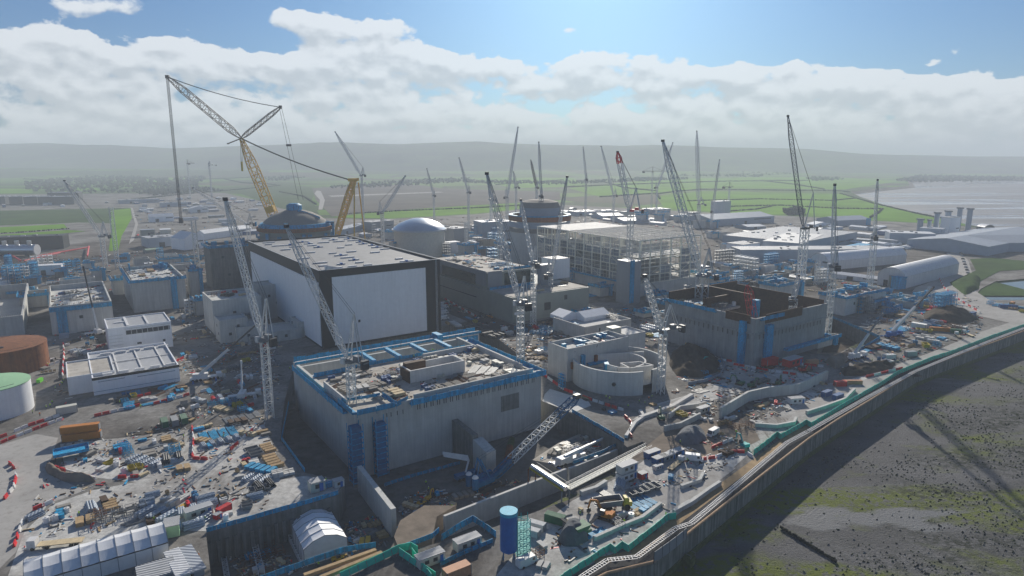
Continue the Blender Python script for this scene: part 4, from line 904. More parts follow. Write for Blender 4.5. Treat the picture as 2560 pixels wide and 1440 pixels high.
for k in range(5): mb.box(4 + k * 6.2, 7.8 + k * 6.2, 4 + (k % 2) * .5, 5.2 + (k % 2) * .5, zt - .9, zt + .1); mb.box(5 + k * 6.2, 9.5 + k * 6.2, d - 6.5, d - 5.3, zt - .9, zt + .1)
for x in (10, 19, 28): mb.box(x, x + .6, 4, d - 5, zt - .7, zt - .4)
mb.box(4, 32, d * .5, d * .5 + .6, zt - .7, zt - .4); mb.build('roof_duct', fb)
mb = MB(M['blue_clad']); mb.box(2, 12, -.1, -.02, zt - 2.2, zt - 1.9); mb.box(w * .5, w * .95, -.1, -.02, zt - 2.6, zt - 2.3); mb.box(0, w, -.1, -.02, 1.4, 1.6); mb.build('cable_tray', fb)
landmark('the long flat white building', n)
zt = ztp(0, 943, 988); an, w, d, n = block('side_annex', 'small white annex with debris on its roof left of the flat white building', 'building', (167, 944), 17.5, (178, 903), zt)
mb = MB(M['white_clad']); shell(mb, w, d, 0, zt, .4, zt - .8); mb.build('wall', an); mb = MB(M['concrete_floor']); mb.box(.4, w - .4, .4, d - .4, zt - .79, zt - .6); mb.build('roof', an)
# ---- 17/18 tanks at the left edge
def tank(label, cx, edge, ytop, ybase, wall_m, lid_m, nm='storage_tank'):
    zt = ztp(0, ytop, ybase); c = G(cx, ytop, zt); r = (G(edge, ytop, zt) - c).length; c.z = 0
    t = thing(nm, label, 'tank', c)
    mb = MB(M[wall_m]); mb.lathe(0, 0, [(r, 0), (r, zt)], 56); mb.build('wall', t, smooth=True)
    mb = MB(M[lid_m]); mb.lathe(0, 0, [(r + .12, zt - .25), (r + .12, zt + .05), (r * .6, zt + .5), (0, zt + .9)], 56); mb.build('lid', t)
    mb = MB(M['dark_steel']); mb.poly([(r * math.cos(a), r * math.sin(a), zt + 1.1) for a in [i * .2 - 1.9 for i in range(9)]], .08)
    mb.tube((r * .3, -r * .4, zt + .2), (r * .3, -r * .4, zt + 1), .9); mb.build('railing', t)
    return t, c, r, zt
RT = tank('rusty brown steel tank at the edge of the site', 4, 97, 862, 922, 'rust', 'rust'); landmark('the rusty tank', RT[1] + Vector((RT[2], 0, 0)))
GT = tank('white round tank with a pale green lid', -26, 57, 958, 1030, 'white_clad', 'pale_green'); landmark('the green lidded tank', GT[1] + Vector((GT[2], 0, 0)))
# ---- right open basin (brown inner walls)
zt = ztp(0, 742, 845)
ob, w, d, n = block('open_basin', 'large open topped concrete basin with dark brown inner walls and blue top edge', 'building', (1890, 798), (2075, 760), (1688, 742), zt)
print('basin', w, d, zt)
OB = (n, w, d, zt); mb = MB(M['concrete_grey']); shell(mb, w, d, 0, zt, 1.2, 3); mb.box(-.5, w + .5, -.5, -.02, zt * .66, zt * .66 + .9); mb.box(-.5, -.02, 0, d, zt * .66, zt * .66 + .9); mb.build('wall', ob)
mb = MB(M['concrete_floor']); mb.box(1.25, w * .44, d * .5, d - 1.65, zt - 3.4, zt - 2.2); mb.build('inner_deck', ob); mb = MB(M['concrete_dark'])
for k in range(18): mb.box(-.56, -.5, 3 + k * d * .052, 3.7 + k * d * .052, zt * .66 - 2.4, zt * .66)
for k in range(18): mb.box(3 + k * w * .05, 3.7 + k * w * .05, -.56, -.5, zt * .66 - 2.4, zt * .66)
mb.build('slot_row', ob); OBD = [n + U * a + V * b for a, b in ((2, d * .52), (w * .42, d * .52), (w * .42, d - 3), (2, d - 3))]
mb = MB(M['plywood_dark']); mb.box(1.25, w - 1.25, d - 1.6, d - 1.22, 3, zt + 4); mb.box(w - 1.6, w - 1.22, 1.25, d - 1.7, 3, zt + 2); mb.box(w * .45, w * .47, d * .4, d - 2, 3, zt + 5); mb.box(w * .1, w * .45, d * .62, d * .64, 3, zt + 3); mb.box(w * .12, w * .62, -.3, -.02, zt - 3.2, zt + 1.4); mb.box(-.3, -.02, d * .05, d * .3, zt - 3, zt + 1.2); mb.build('inner_formwork', ob)
mb = MB(M['blue_net']); netting(mb, [(0, d, zt - .5), (0, d * .4, zt - .5)], 1.3, 1.2, .6); netting(mb, [(w * .05, 0, zt - .5), (w * .35, 0, zt - .5)], 1.3, 1.2, .6); netting(mb, [(w * .6, d + 1, zt + 3), (w, d + 1, zt + 3)], 1.3, 1.2, .6)
mb.box(-1.8, -.02, d * .08, d * .14, 0, zt - 2); mb.box(w * .12, w * .2, -2, -.02, 0, zt - 4); mb.box(w * .4, w * .95, -2.5, -.02, 4, 5.4); mb.box(w * .47, w * .52, d * .35, d * .4, 3, zt + 2); mb.build('scaffold', ob)
landmark('the brown open basin', n)
def starters(t, w, d, z, h=1.6):
    mb = MB(M['rebar']); r = random.Random(int(w * 10))
    for k in range(int(w / .9)): mb.beam((k * .9, .4, z - .2), (k * .9 + r.uniform(-.1, .1), .4, z + h * r.uniform(.6, 1.2)), .09)
    for k in range(int(d / .9)): mb.beam((.4, k * .9, z - .2), (.4, k * .9, z + h * r.uniform(.6, 1.2)), .09)
    mb.build('rebar_starters', t)
starters(ob, w, d, zt, 2.2)
b20 = cblock('white walled concrete block with blue rails behind the brown open basin', (2115, 742), (2215, 720), (2052, 730), 742, 790, m='concrete_pale', tower=.3, win=((.2, 6),))
b21 = cblock('small concrete block framed in blue netting at the top of the open basin', (1945, 712), (2040, 708), 14, 712, 776, m='concrete', tower=.9)

for b in (b12, b13, b14, b20, b21): starters(b[0], b[1], b[2], b[4])
# smaller concrete works between the large ones, each its own thing
rs = random.Random(8)
def works(label, N, w, d, h, blue=True, m='concrete', op=True):
    n = G(*N); t = thing('concrete_works', label, 'building', n, AX, 'smaller concrete works'); mb = MB(M[m]); shell(mb, w, d, 0, h, .7, 1.5 if op else h - 1.2)
    if op and w > 10: mb.box(w * .5, w * .5 + .6, .7, d - .7, 1.5, h * .8)
    mb.build('wall', t); starters(t, w, d, h, 1.4)
    if blue:
        mb = MB(M['blue_net']); netting(mb, [(-.6, 0, h - .6), (w + .6, 0, h - .6)], 1.4, 1.3, .6)
        if rs.random() < .7: netting(mb, [(0, d, h - .6), (0, 0, h - .6)], 1.4, 1.3, .6)
        mb.box(w * .7, w * .7 + 2.4, -1.8, -.02, 0, h); 
        for k in range(5): mb.rbox(rs.uniform(1, w - 2), rs.uniform(2, d - 1), h - 1.2, rs.uniform(1.5, 5), rs.uniform(.5, 1.4), rs.uniform(1, 3), rs.choice((0, 1.571)))
        mb.build('scaffold', t)
    return t
for lb, N, w_, d_, h_, bl in (('low blue edged concrete shell at the far left below the office block', (52, 772), 22, 18, 9, True), ('grey concrete shell between the open roofed block and the blue topped block', (285, 738), 14, 20, 12, True), ('small concrete pier with blue scaffold left of the blue topped block', (232, 704), 10, 10, 10, True), ('low concrete shell behind the blue topped block', (400, 668), 26, 16, 8, True),
        ('narrow tall concrete pier with blue net right of the blue topped block', (478, 742), 9, 14, 20, True), ('brown formwork shell beside the tall tower block foot', (492, 790), 12, 12, 11, True), ('low grey shell along the left middle road', (150, 720), 24, 12, 6, False), ('pale low concrete shell before the left edge offices', (20, 752), 18, 14, 6, True),
        ('low concrete works behind the glazed building near the silver tank', (1130, 668), 30, 16, 10, True), ('pale concrete works under the ringed reactor drum', (1262, 650), 34, 18, 16, True), ('small blue netted shell right of the ringed drum', (1392, 634), 20, 16, 14, True), ('low concrete works at the silver dome foot', (985, 642), 56, 12, 15, True),
        ('blue netted concrete works at the right end of the cream frame', (1772, 716), 22, 18, 10, True), ('low concrete slab works behind the open basin crane', (1850, 694), 30, 20, 6, True), ('grey concrete pier before the cream frame corner', (1500, 742), 12, 12, 8, True), ('low blue edged works right of the white walled block', (2180, 774), 24, 12, 6, True),
        ('pale concrete works by the stair core foot', (1640, 760), 16, 10, 7, True), ('blue edged pier at the left side of the open basin', (1664, 812), 12, 8, 7, True), ('low blue netted wall works beside the excavation', (2044, 872), 20, 3, 5, True), ('low concrete works along the lane below the glazed building', (1452, 800), 14, 8, 5, True)):
    works(lb, N, w_, d_, h_, bl)

for lb, N, w_, d_, h_, bl in (('low blue edged front wall of the brown open basin', (1990, 880), 26, 8, 6, True), ('low netted pier at the near corner of the brown open basin', (1868, 872), 10, 6, 7, True)): works(lb, N, w_, d_, h_, bl)
# part built shells of the crowded middle distance
def crowd(px, n, seed, hs=(4, 12), ms=('concrete', 'concrete_pale', 'concrete', 'concrete_dark')):
    r = random.Random(seed); poly = gp(px); xs = [p.x for p in poly]; ys = [p.y for p in poly]; k = 0; pts = []; tr = 0
    while k < n and tr < 2000:
        tr += 1; p = Vector((r.uniform(min(xs), max(xs)), r.uniform(min(ys), max(ys)), 0))
        if not inpoly(p, poly) or any((p - q).length < 17 for q in pts): continue
        pts.append(p); k += 1; q = pix(p); m = r.choice(ms); h = r.uniform(*hs); w = r.uniform(8, 20); bl = r.random() < .75
        t = works(None, q, w, r.uniform(7, 14), h, bl, m, r.random() < .5); t['group'] = 'part built shells'
        AUTO.append((t, f"{'low' if h < 7 else 'tall'} {'grey' if m == 'concrete' else 'pale' if m == 'concrete_pale' else 'dark'} shell {'edged in blue' if bl else 'of bare concrete'}"))
crowd([(0, 668), (300, 650), (480, 650), (500, 668), (300, 700), (100, 735), (0, 750)], 14, 1, (3, 8)); crowd([(1110, 640), (1280, 625), (1300, 655), (1150, 665)], 7, 2, (8, 18)); crowd([(1780, 670), (2040, 664), (2060, 715), (1930, 725), (1790, 722)], 13, 3, (3, 8)); crowd([(2200, 745), (2300, 740), (2360, 765), (2230, 800)], 6, 4, (3, 6)); crowd([(860, 590), (1000, 585), (1270, 590), (1270, 610), (1000, 625), (940, 600)], 10, 5, (5, 14))
crowd([(1600, 790), (1680, 770), (1690, 830), (1620, 840)], 3, 6, (3, 7)); crowd([(1420, 535), (1780, 545), (1780, 575), (1560, 556)], 9, 7, (6, 14)); crowd([(1760, 590), (1900, 600), (1960, 650), (1840, 650)], 7, 8, (6, 12))
# ------------------------------------------------------------------ cranes
CG = 'tower cranes over the site'
def tower_crane(label, base, hpy, tip, dY=0, zb=0, mw=2.3, jw=1.7, t=.24, steel='white_steel', cab='grey_steel', af=11, cj=7, hook=.3, jib_steel=None, hd=None, tipcol=None, hx=None):
    B = G(*base, zb); t = t * (1 + max(0, B.y - 300) / 900); H = ztop(B, hpy) - zb
    r = thing('tower_crane', label, 'crane', B, 0, CG)
    h0 = Vector((0, 0, H)); jib_steel = jib_steel or steel
    mb = MB(M[steel]); mb.lattice((0, 0, 0), h0, mw, t * 1.15, bay=mw * 1.15, side=U); mb.build('mast', r)
    if tip is None: return r
    T = D(*tip, B.y + dY) - B
    h = Vector((T.x, T.y, 0)); h = h.normalized() if h.length > 2 else (hd or Vector((1, 0, 0)))
    if hd: h = hd
    s = Vector((-h.y, h.x, 0)); P = h0 + Vector((0, 0, 1.2)) + h * 1.4
    mb = MB(M[cab]); mb.lathe(0, 0, [(0, H - .2), (mw * .8, H - .2), (mw * .8, H + .9), (0, H + .9)], 12)
    c = math.atan2(h.y, h.x); mb.rbox(-h.x * cj * .45, -h.y * cj * .45, H + .9, cj * 1.3, 2.4, .5, c); mb.rbox(-h.x * cj * .5, -h.y * cj * .5, H + 1.4, 2.6, 1.8, 1.6, c); mb.build('slewing_platform', r)
    mb = MB(M['dark_steel']); mb.rbox(-h.x * cj, -h.y * cj, H - 1.2, 1.4, 2.8, 3.2, c); mb.build('counterweight', r)
    q = s * 1.9 + h * 1.2; mb = MB(M['container_white']); mb.rbox(q.x, q.y, H - .4, 1.8, 1.4, 2.2, c); mb.m = M['glass']; mb.rbox(q.x + h.x * .85, q.y + h.y * .85, H + .3, .2, 1.2, 1.2, c); mb.build('cab', r)
    A = h0 - h * 3.4 + Vector((0, 0, af)); mb = MB(M[steel])
    for e in (-1, 1): mb.beam(h0 + s * e * 1.1 + h * .8, A + s * e * .3, t * 1.5); mb.beam(h0 + s * e * 1.1 - h * cj * .8, A + s * e * .3, t)
    for k in range(1, 5): a = h0 + h * .8 + (A - h0 - h * .8) * k / 5; mb.beam(a - s * (1.1 - .16 * k), a + s * (1.1 - .16 * k), t * .7)
    mb.build('a_frame', r)
    mb = MB(M[jib_steel])
    if tipcol:
        K = P + (T - P) * .8; mb.lattice(P, K, jw, t, bay=jw * 1.2, w1=.5, w2=jw, side=s); mb.m = M[tipcol]; mb.lattice(K, T, jw, t * 1.5, bay=jw * 1.2, w1=jw, w2=.6, side=s)
    else: mb.lattice(P, T, jw, t, bay=jw * 1.2, w1=.5, w2=.6, side=s)
    mb.build('jib', r)
    mb = MB(M['dark_steel']); K = P + (T - P) * .62 + Vector((0, 0, .5))
    for e in (-.5, .5): mb.tube(A + s * e, T + s * e * .6, .035 + t * .18, n=4, caps=False); mb.tube(A + s * e * .4, h0 - h * cj * .8 + s * e, .05, n=4, caps=False)
    mb.build('pendant_rope', r)
    mb = MB(M['dark_steel']); mb.rbox(T.x, T.y, T.z - .6, 1.7, 1.2, 1.3, c); mb.build('jib_head', r)
    if hook:
        L_ = max(4, T.z * hook); mb = MB(M['dark_steel']); mb.tube(T, T - Vector((0, 0, L_)), .05 + t * .1, n=4, caps=False); mb.build('hoist_rope', r)
        mb = MB(M['yellow']); z = T.z - L_; mb.rbox(T.x, T.y, z - 1.4, .9, .5, 1.4, c); mb.m = M['dark_steel']; mb.tube((T.x, T.y, z - 1.4), (T.x, T.y, z - 2.6), .14); mb.build('hook_block', r)
    return r
def lm_crane(nm, r): landmark(nm, r.location)
W = -V
c = tower_crane('tall white luffing crane standing alone in the yard left of the big square box', (675, 1045), 852, (563, 498), 12, mw=2.6, jw=2.0, t=.27, af=17, cj=6, hook=0); lm_crane('the tall yard crane', c)
tower_crane('white luffing crane rising from the near roof corner of the big square box', (880, 1008), 905, (716, 566), 20, zb=13.4, mw=2.4, jw=2.0, t=.24, af=18, cj=8, hook=0, hd=None)
tower_crane('white luffing crane at the far right corner of the big box roof', (1301, 905), 762, (1217, 434), 30, zb=13.4, mw=2.3, jw=2.0, t=.24, af=13, hook=0)
tower_crane('white crane between the big box and the glazed building with its jib leaning left', (1333, 812), 662, (1302, 500), 25, mw=2.4, jw=1.9, af=12, hook=0)
tower_crane('slim white crane before the plant room with jib leaning right', (1376, 776), 690, (1418, 442), 20, mw=2.2, jw=1.7, af=10, hook=0)
tower_crane('white crane on the round basin edge with a very short raised jib', (1651, 985), 832, (1612, 690), -6, mw=2.4, jw=2.0, af=12, cj=11, hook=.0)
tower_crane('thick masted white crane on the left of the open basin with a long steep jib', (1748, 838), 690, (1657, 352), 25, mw=5.0, jw=3.2, t=.34, af=16, cj=9, hook=0)
tower_crane('white crane with red and white jib and red machine deck inside the cream frame', (1570, 735), 528, (1544, 380), 6, mw=3.0, jw=3.0, t=.34, cab='red', af=17, cj=9, hook=0, tipcol='red')
tower_crane('tall dark jibbed crane behind the open basin reaching highest on the right', (1998, 740), 572, (1970, 290), 8, mw=4.2, jw=2.8, t=.36, af=26, cj=8, hook=0, jib_steel='grey_steel', cab='dark_steel')
tower_crane('short white crane standing in front of the open basin with folded jib', (1974, 868), 752, (1997, 690), 12, mw=2.8, jw=2.2, af=7, cj=7, hook=0)
tower_crane('white crane at the right corner of the open basin with upright slim jib', (2066, 850), 668, (2087, 462), 10, mw=2.8, jw=1.6, af=10, hook=0)
tower_crane('white crane beside the long arched sheds with a bare upright jib', (2171, 735), 596, (2194, 450), 10, mw=3.2, jw=1.6, af=8, cj=6, hook=0)
tower_crane('crane behind the steel frame with a jib standing almost vertical', (1745, 565), 512, (1742, 328), 10, mw=3.6, jw=3.6, t=.26, af=12, cj=12, hook=0)
tower_crane('far crane left of the white block tower with a jib leaning right', (1778, 572), 530, (1799, 400), 30, mw=2.4, jw=2.4, t=.22, af=10, hook=0)
tower_crane('far crane with very tall thin jib behind the ringed reactor drum', (1268, 580), 494, (1295, 318), 40, mw=3, jw=2.2, t=.24, af=12, cj=10, hook=0)
tower_crane('crane standing over the ringed reactor drum with a slim left leaning jib', (1352, 655), 492, (1347, 356), 40, mw=3.0, jw=2.0, t=.24, af=10, hook=0)
tower_crane('far crane with a short dark jib behind the ringed drum', (1341, 560), 470, (1327, 400), 30, mw=2.2, jw=2.4, t=.3, af=9, hook=0, jib_steel='dark_steel')
tower_crane('far slim crane in the green field gap right of the ringed drum', (1463, 560), 450, (1458, 368), 30, mw=2.2, jw=2.0, t=.2, af=10, hook=0)
tower_crane('far slim crane with a left leaning jib behind the cream frame', (1533, 560), 490, (1503, 366), 30, mw=2.2, jw=2.0, t=.2, af=10, hook=0)
tower_crane('far small crane above the silver domed tank with a raised left jib', (1172, 575), 482, (1148, 395), 30, mw=2.2, jw=1.8, t=.2, af=9, hook=0)
tower_crane('tiny far crane between the silver dome and the spoil heap', (1086, 560), 490, (1067, 422), 30, mw=2.0, jw=1.6, t=.18, af=8, hook=0)
tower_crane('pale crane left of the silver domed tank with a jib reaching up right', (958, 612), 534, (1013, 440), 40, mw=3.0, jw=2.4, t=.26, af=14, hook=0)
tower_crane('far crane behind the yellow back mast with a long left leaning jib', (910, 575), 440, (838, 330), 30, mw=2.0, jw=2.4, t=.24, af=12, hook=0)
tower_crane('pale crane on the left by the green embankment with a long left jib', (264, 668), 592, (161, 452), 10, mw=3.4, jw=2.2, t=.26, af=14, cj=9, hook=0)
tower_crane('pale crane behind the tall tower block with its jib pointing far left', (626, 640), 562, (482, 470), 25, mw=3.0, jw=1.8, t=.2, af=12, cj=8, hook=0)
tower_crane('far crane under the giant crane jib with a dark stubby head', (531, 505), 414, (524, 404), 5, mw=2.4, jw=2.4, t=.26, af=6, cj=16, hook=0, hd=Vector((-1, 0, 0)))
tower_crane('far crane with a jib leaning right beyond the thick masted crane', (1640, 540), 470, (1682, 357), 30, mw=2.0, jw=2.0, t=.2, af=8, hook=0)
tower_crane('far crane above the ringed drum with a hooked over short jib', (1290, 560), 470, (1284, 430), 4, mw=2.0, jw=2.0, t=.24, af=8, hook=0)
tower_crane('far crane right of the silver dome with a short left jib', (1228, 590), 500, (1219, 432), 6, mw=2.4, jw=2.0, t=.24, af=8, hook=0)
tower_crane('bare white crane mast waiting for its top near the green embankment', (295, 672), 518, None, mw=3.2)
tower_crane('bare white crane mast between the tower block and the white sheds', (497, 700), 552, None, mw=3.2)
tower_crane('bare thin crane mast left of the blue stair core', (1512, 690), 612, None, mw=2.6)
tower_crane('short bare crane mast between the open basin and the arched shed', (2040, 712), 650, None, mw=2.6)
tower_crane('pale crane mast with small head beside the ringed drum and glazed block', (1250, 668), 560, None, mw=3.4)
tower_crane('bare pale crane mast among the low sheds behind the silver tank', (1166, 640), 555, None, mw=2.6)
def hammerhead(label, base, hpy, x0, x1, zb=0):
    B = G(*base, zb); H = ztop(B, hpy); r = thing('tower_crane', label, 'crane', B, 0, CG)
    mb = MB(M['white_steel']); mb.lattice((0, 0, 0), (0, 0, H), 2.4, .34, side=U); mb.build('mast', r)
    a = D(x0, hpy, B.y) - B; b = D(x1, hpy, B.y) - B
    mb = MB(M['grey_steel']); mb.lattice(a, b, 1.8, .3, w1=1.2, w2=1.2); mb.build('jib', r)
    mb = MB(M['dark_steel']); mb.box(a.x, a.x + 5, -1, 1, H - 3.5, H); mb.box(-1.6, 1.6, -1.6, 1.6, H - 2.4, H); mb.beam((0, 0, H), (0, 0, H + 9), .7); mb.tube((0, 0, H + 9), a, .15, n=4); mb.tube((0, 0, H + 9), b.lerp(Vector((0, 0, H)), .3), .15, n=4); mb.build('counterweight', r)
hammerhead('far hammerhead crane with a flat jib over the green field', (1628, 520), 428, 1606, 1672)
hammerhead('far pale hammerhead crane with a short flat jib beside the white block tower', (1820, 530), 467, 1806, 1834)
hammerhead('faint far hammerhead crane above the bright left fields', (477, 500), 408, 470, 486)
# ---- the giant yellow ring crane
def giant():
    Y = 640.0; B = D(715, 600, Y); B.z = 0
    r = thing('ring_crane', 'giant yellow ring crane with dark luffing jib towering over the domes', 'crane', B)
    P = lambda x, y, dy=0: D(x, y, Y + dy) - B
    foot = P(706, 520); k = P(603, 346); tip = P(418, 192); back = P(701, 268); bm = P(884, 452, 6); foot.z = max(2, foot.z); base = Vector((foot.x + (foot.x - k.x) * .16, 0, 3))
    mb = MB(M['yellow']); mb.lattice(base, k, 7.5, .75, bay=7, w1=5, w2=2.2, td=.45); mb.build('main_boom', r)
    mb = MB(M['yellow']); q = base.lerp(k, .42); e = (k - base).normalized(); mb.beam(q - e * 3, q + e * 3, 7.7); mb.build('boom_box', r)
    mb = MB(M['blue_deep']); q = base.lerp(k, .36); mb.tube(q + Vector((0, -4.2, 0)), q + Vector((0, -4.5, 0)), 2.4, n=16); mb.build('round_sign', r)
    mb = MB(mat('jib_steel', (.14, .12, .10), .6, .15, .5)); mb.lattice(k, tip, 5.6, .55, bay=6, w1=1.2, w2=1.6, td=.34); mb.rbox(tip.x, tip.y, tip.z - 1.5, 3, 2, 3); mb.build('jib', r)
    mb = MB(MATS['jib_steel']); mb.lattice(k, back, 3.6, .5, bay=4, w1=.8, w2=1.4, td=.3); mb.rbox(back.x, back.y, back.z - 1.5, 2.6, 2, 3); mb.build('jib_mast', r)
    mb = MB(MATS['jib_steel']); s = P(570, 359); mb.beam(k, s, .9); mb.rbox(s.x, s.y, s.z - .6, 1.6, 1.2, 1.2); mb.build('stub_arm', r)
    mb = MB(M['dark_steel'])
    def cat(a, b, sag, rd, off=0):
        pts = []
        for i in range(13): f = i / 12; p = a.lerp(b, f); p = p + Vector((0, off, -sag * 4 * f * (1 - f))); pts.append(p)
        mb.poly(pts, rd, 5)
    for o in (-1.2, 1.2): cat(tip, back, 3, .34, o)
    for o in (-1.4, 1.4): cat(k, bm, 3, .42, o)
    q0, q1 = k.lerp(bm, .66), k.lerp(bm, .97)
    for o in (-1.2, 0, 1.2): cat(q0 - Vector((0, 0, 2.6)), q1 - Vector((0, 0, .4)), .2, .5, o)
    mb.build('pendant_rope', r)
    mb = MB(M['dark_steel']); bx = P(722, 363); gx = P(752, 500)
    for o in (-1, 1): mb.poly([back + Vector((o, 0, 0)), bx + Vector((o * 1.6, 0, 0)), gx + Vector((o * 2.4, 0, 0))], .16, 4)
    mb.rbox(bx.x, bx.y, bx.z - 1, 4.6, 1.4, 2); mb.build('guy_rope', r)
    mb = MB(M['dark_steel']); g = P(452, 545)
    for o in (-1.1, -.4, .4, 1.1): mb.poly([tip + Vector((o, 0, 0)), g + Vector((o, 0, 0))], .22, 4)
    mb.rbox(g.x, g.y, g.z - 5, 3.4, 2, 5); mb.build('hoist_rope', r)
    mb = MB(M['yellow_dull']); g = P(606, 428)
    mb.rbox(g.x, g.y, g.z, 1.6, 1.2, 9); mb.m = M['dark_steel']
    for o in (-.8, .8): mb.poly([P(603, 352) + Vector((o, 0, 0)), g + Vector((o * .7, 0, 9))], .18, 4)
    mb.build('hook_block', r)
    mb = MB(M['yellow'])
    for sx in (-3.5, 3.5): mb.lattice(P(848, 566, sx * 2) - Vector((4, 0, 12)), bm + Vector((0, sx, 0)), 5, .75, bay=5, w1=3, w2=3, td=.5)
    mb.beam(bm + Vector((-4, -5, 1)), bm + Vector((4, -5, 1)), 2.4, 3); mb.beam(bm + Vector((-3, -5, 1)), bm + Vector((3, 6, 1)), 2.4, 3); mb.build('back_mast', r)
    mb = MB(M['yellow'])
    for x in (886, 896): mb.beam(P(x, 456, 4 * (x - 890)), Vector((P(x, 456).x, 4 * (x - 890), 0)), 1.1)
    mb.build('back_stay', r)
    mb = MB(M['dark_steel']); q = P(850, 590); 
    for i in range(5): mb.box(q.x - 10 + i * 4, q.x - 7 + i * 4, -6, 6, 0, 9)
    mb.build('ballast_stack', r); mb = MB(M['yellow']); mb.lathe(0, 0, [(22, 0), (22, 2.2), (26, 2.2), (26, 0)], 40); mb.build('ring_track', r)
    landmark('the giant ring crane', B)
giant()
# ---- mobile cranes
WH = None
def wheels(r, xs, y, rad=.55, wd=.5, name='wheel'):
    for x in xs:
        for s in (-1, 1):
            mb = MB(M['rubber']); mb.tube((x, s * y - wd / 2, rad), (x, s * y + wd / 2, rad), rad, n=10); mb.build(name, r)
def mobile_crane(label, base, tip, dY, body='white_plastic', boom='white_steel', tipm=None, split=.55, rz=0, zb=0, bw=1.1, lat=False, name='mobile_crane'):
    B = G(*base, zb); r = thing(name, label, 'crane', B, rz)
    T0 = D(*tip, B.y + dY) - B; ci, si = math.cos(-rz), math.sin(-rz); T = Vector((T0.x * ci - T0.y * si, T0.x * si + T0.y * ci, T0.z))
    mb = MB(M[body]); mb.box(-6, 6.5, -1.4, 1.4, .9, 1.7); mb.box(5, 7.2, -1.4, 1.4, .8, 3.0); mb.build('chassis', r)
    mb = MB(M['glass']); mb.box(6.3, 7.26, -1.2, 1.2, 1.9, 2.8); mb.build('windscreen', r)
    wheels(r, (-5, -3.4, -1.8, 2.2, 3.8, 5.4), 1.25, .65)
    h = Vector((T.x, T.y, 0)).normalized(); a = math.atan2(h.y, h.x)
    mb = MB(M[body]); mb.rbox(-h.x * 1.2, -h.y * 1.2, 1.7, 5.5, 2.6, 1.7, a); mb.rbox(-h.x * 4, -h.y * 4, 1.5, 1.6, 2.8, 2.0, a); mb.build('superstructure', r)
    mb = MB(M['blue_paint'])
    for x in (-5, 4.5): mb.box(x - .3, x + .3, -3.6, 3.6, .5, .8); mb.box(x - .5, x + .5, -3.9, -3.3, 0, .5); mb.box(x - .5, x + .5, 3.3, 3.9, 0, .5)
    mb.build('outrigger', r)
    F0 = Vector((-h.x * 1.5, -h.y * 1.5, 3.2)); K = F0.lerp(T, split); mb = MB(M[boom])
    if lat: mb.lattice(F0, K, bw * 1.3, .16, w1=.5, w2=bw * 1.3)
    else: mb.beam(F0, F0.lerp(T, split * .55), bw, bw * 1.2, True); mb.beam(F0.lerp(T, split * .5), K, bw * .8, bw * .95, True)
    mb.build('boom', r)
    mb = MB(M[tipm or boom])
    if lat: mb.lattice(K, T, bw * 1.3, .16, w1=bw * 1.3, w2=.5)
    else: mb.beam(K, T, bw * .55, bw * .65, True); mb.rbox(T.x, T.y, T.z - .5, .9, .8, 1.1)
    mb.build('boom_tip', r)
    mb = MB(M['grey_steel']); mb.beam(F0 + h * 3 - Vector((0, 0, 1.2)), F0.lerp(T, .22), .35); mb.build('luffing_ram', r)
    return r
mobile_crane('white mobile crane with a long dark boom leaning right below the stepped blocks', (512, 950), (640, 812), 8, tipm='dark_steel', boom='white_steel', split=.5, rz=.5)
mobile_crane('mobile crane with a thin black boom rising left past the open grey block', (243, 836), (208, 668), 6, tipm='dark_steel', split=.35, rz=.6)
mobile_crane('small white mobile crane with upright boom in the shaded yard', (608, 995), (603, 905), 2, split=.7, rz=.4, bw=.8)
mobile_crane('white mobile crane parked on the pit basin floor with its boom lowered right', (1418, 1160), (1512, 1094), 14, split=.6, rz=.55, zb=ZP + 3)
mobile_crane('white crane on blue outriggers by the excavation with a long grey boom', (2140, 897), (2206, 786), 10, tipm='grey_steel', split=.5, rz=.5)
mobile_crane('large blue and white mobile crane with a long dark raised boom', (2232, 842), (2334, 718), 16, body='blue_paint', tipm='dark_steel', split=.55, rz=.5, bw=1.4)
mobile_crane('white lattice crane on a red base beside the curved haul road', (2330, 778), (2322, 715), 6, body='red', boom='white_steel', rz=.6, bw=2.2, lat=True)
mobile_crane('red lattice boom crane leaning on the front of the open basin', (1893, 893), (1868, 712), 14, body='red', boom='red', rz=.6, bw=2.6, lat=True)
mobile_crane('slim white telescopic crane at the right corner of the open basin', (1702, 840), (1700, 768), 2, split=.6, rz=.5, bw=.7)
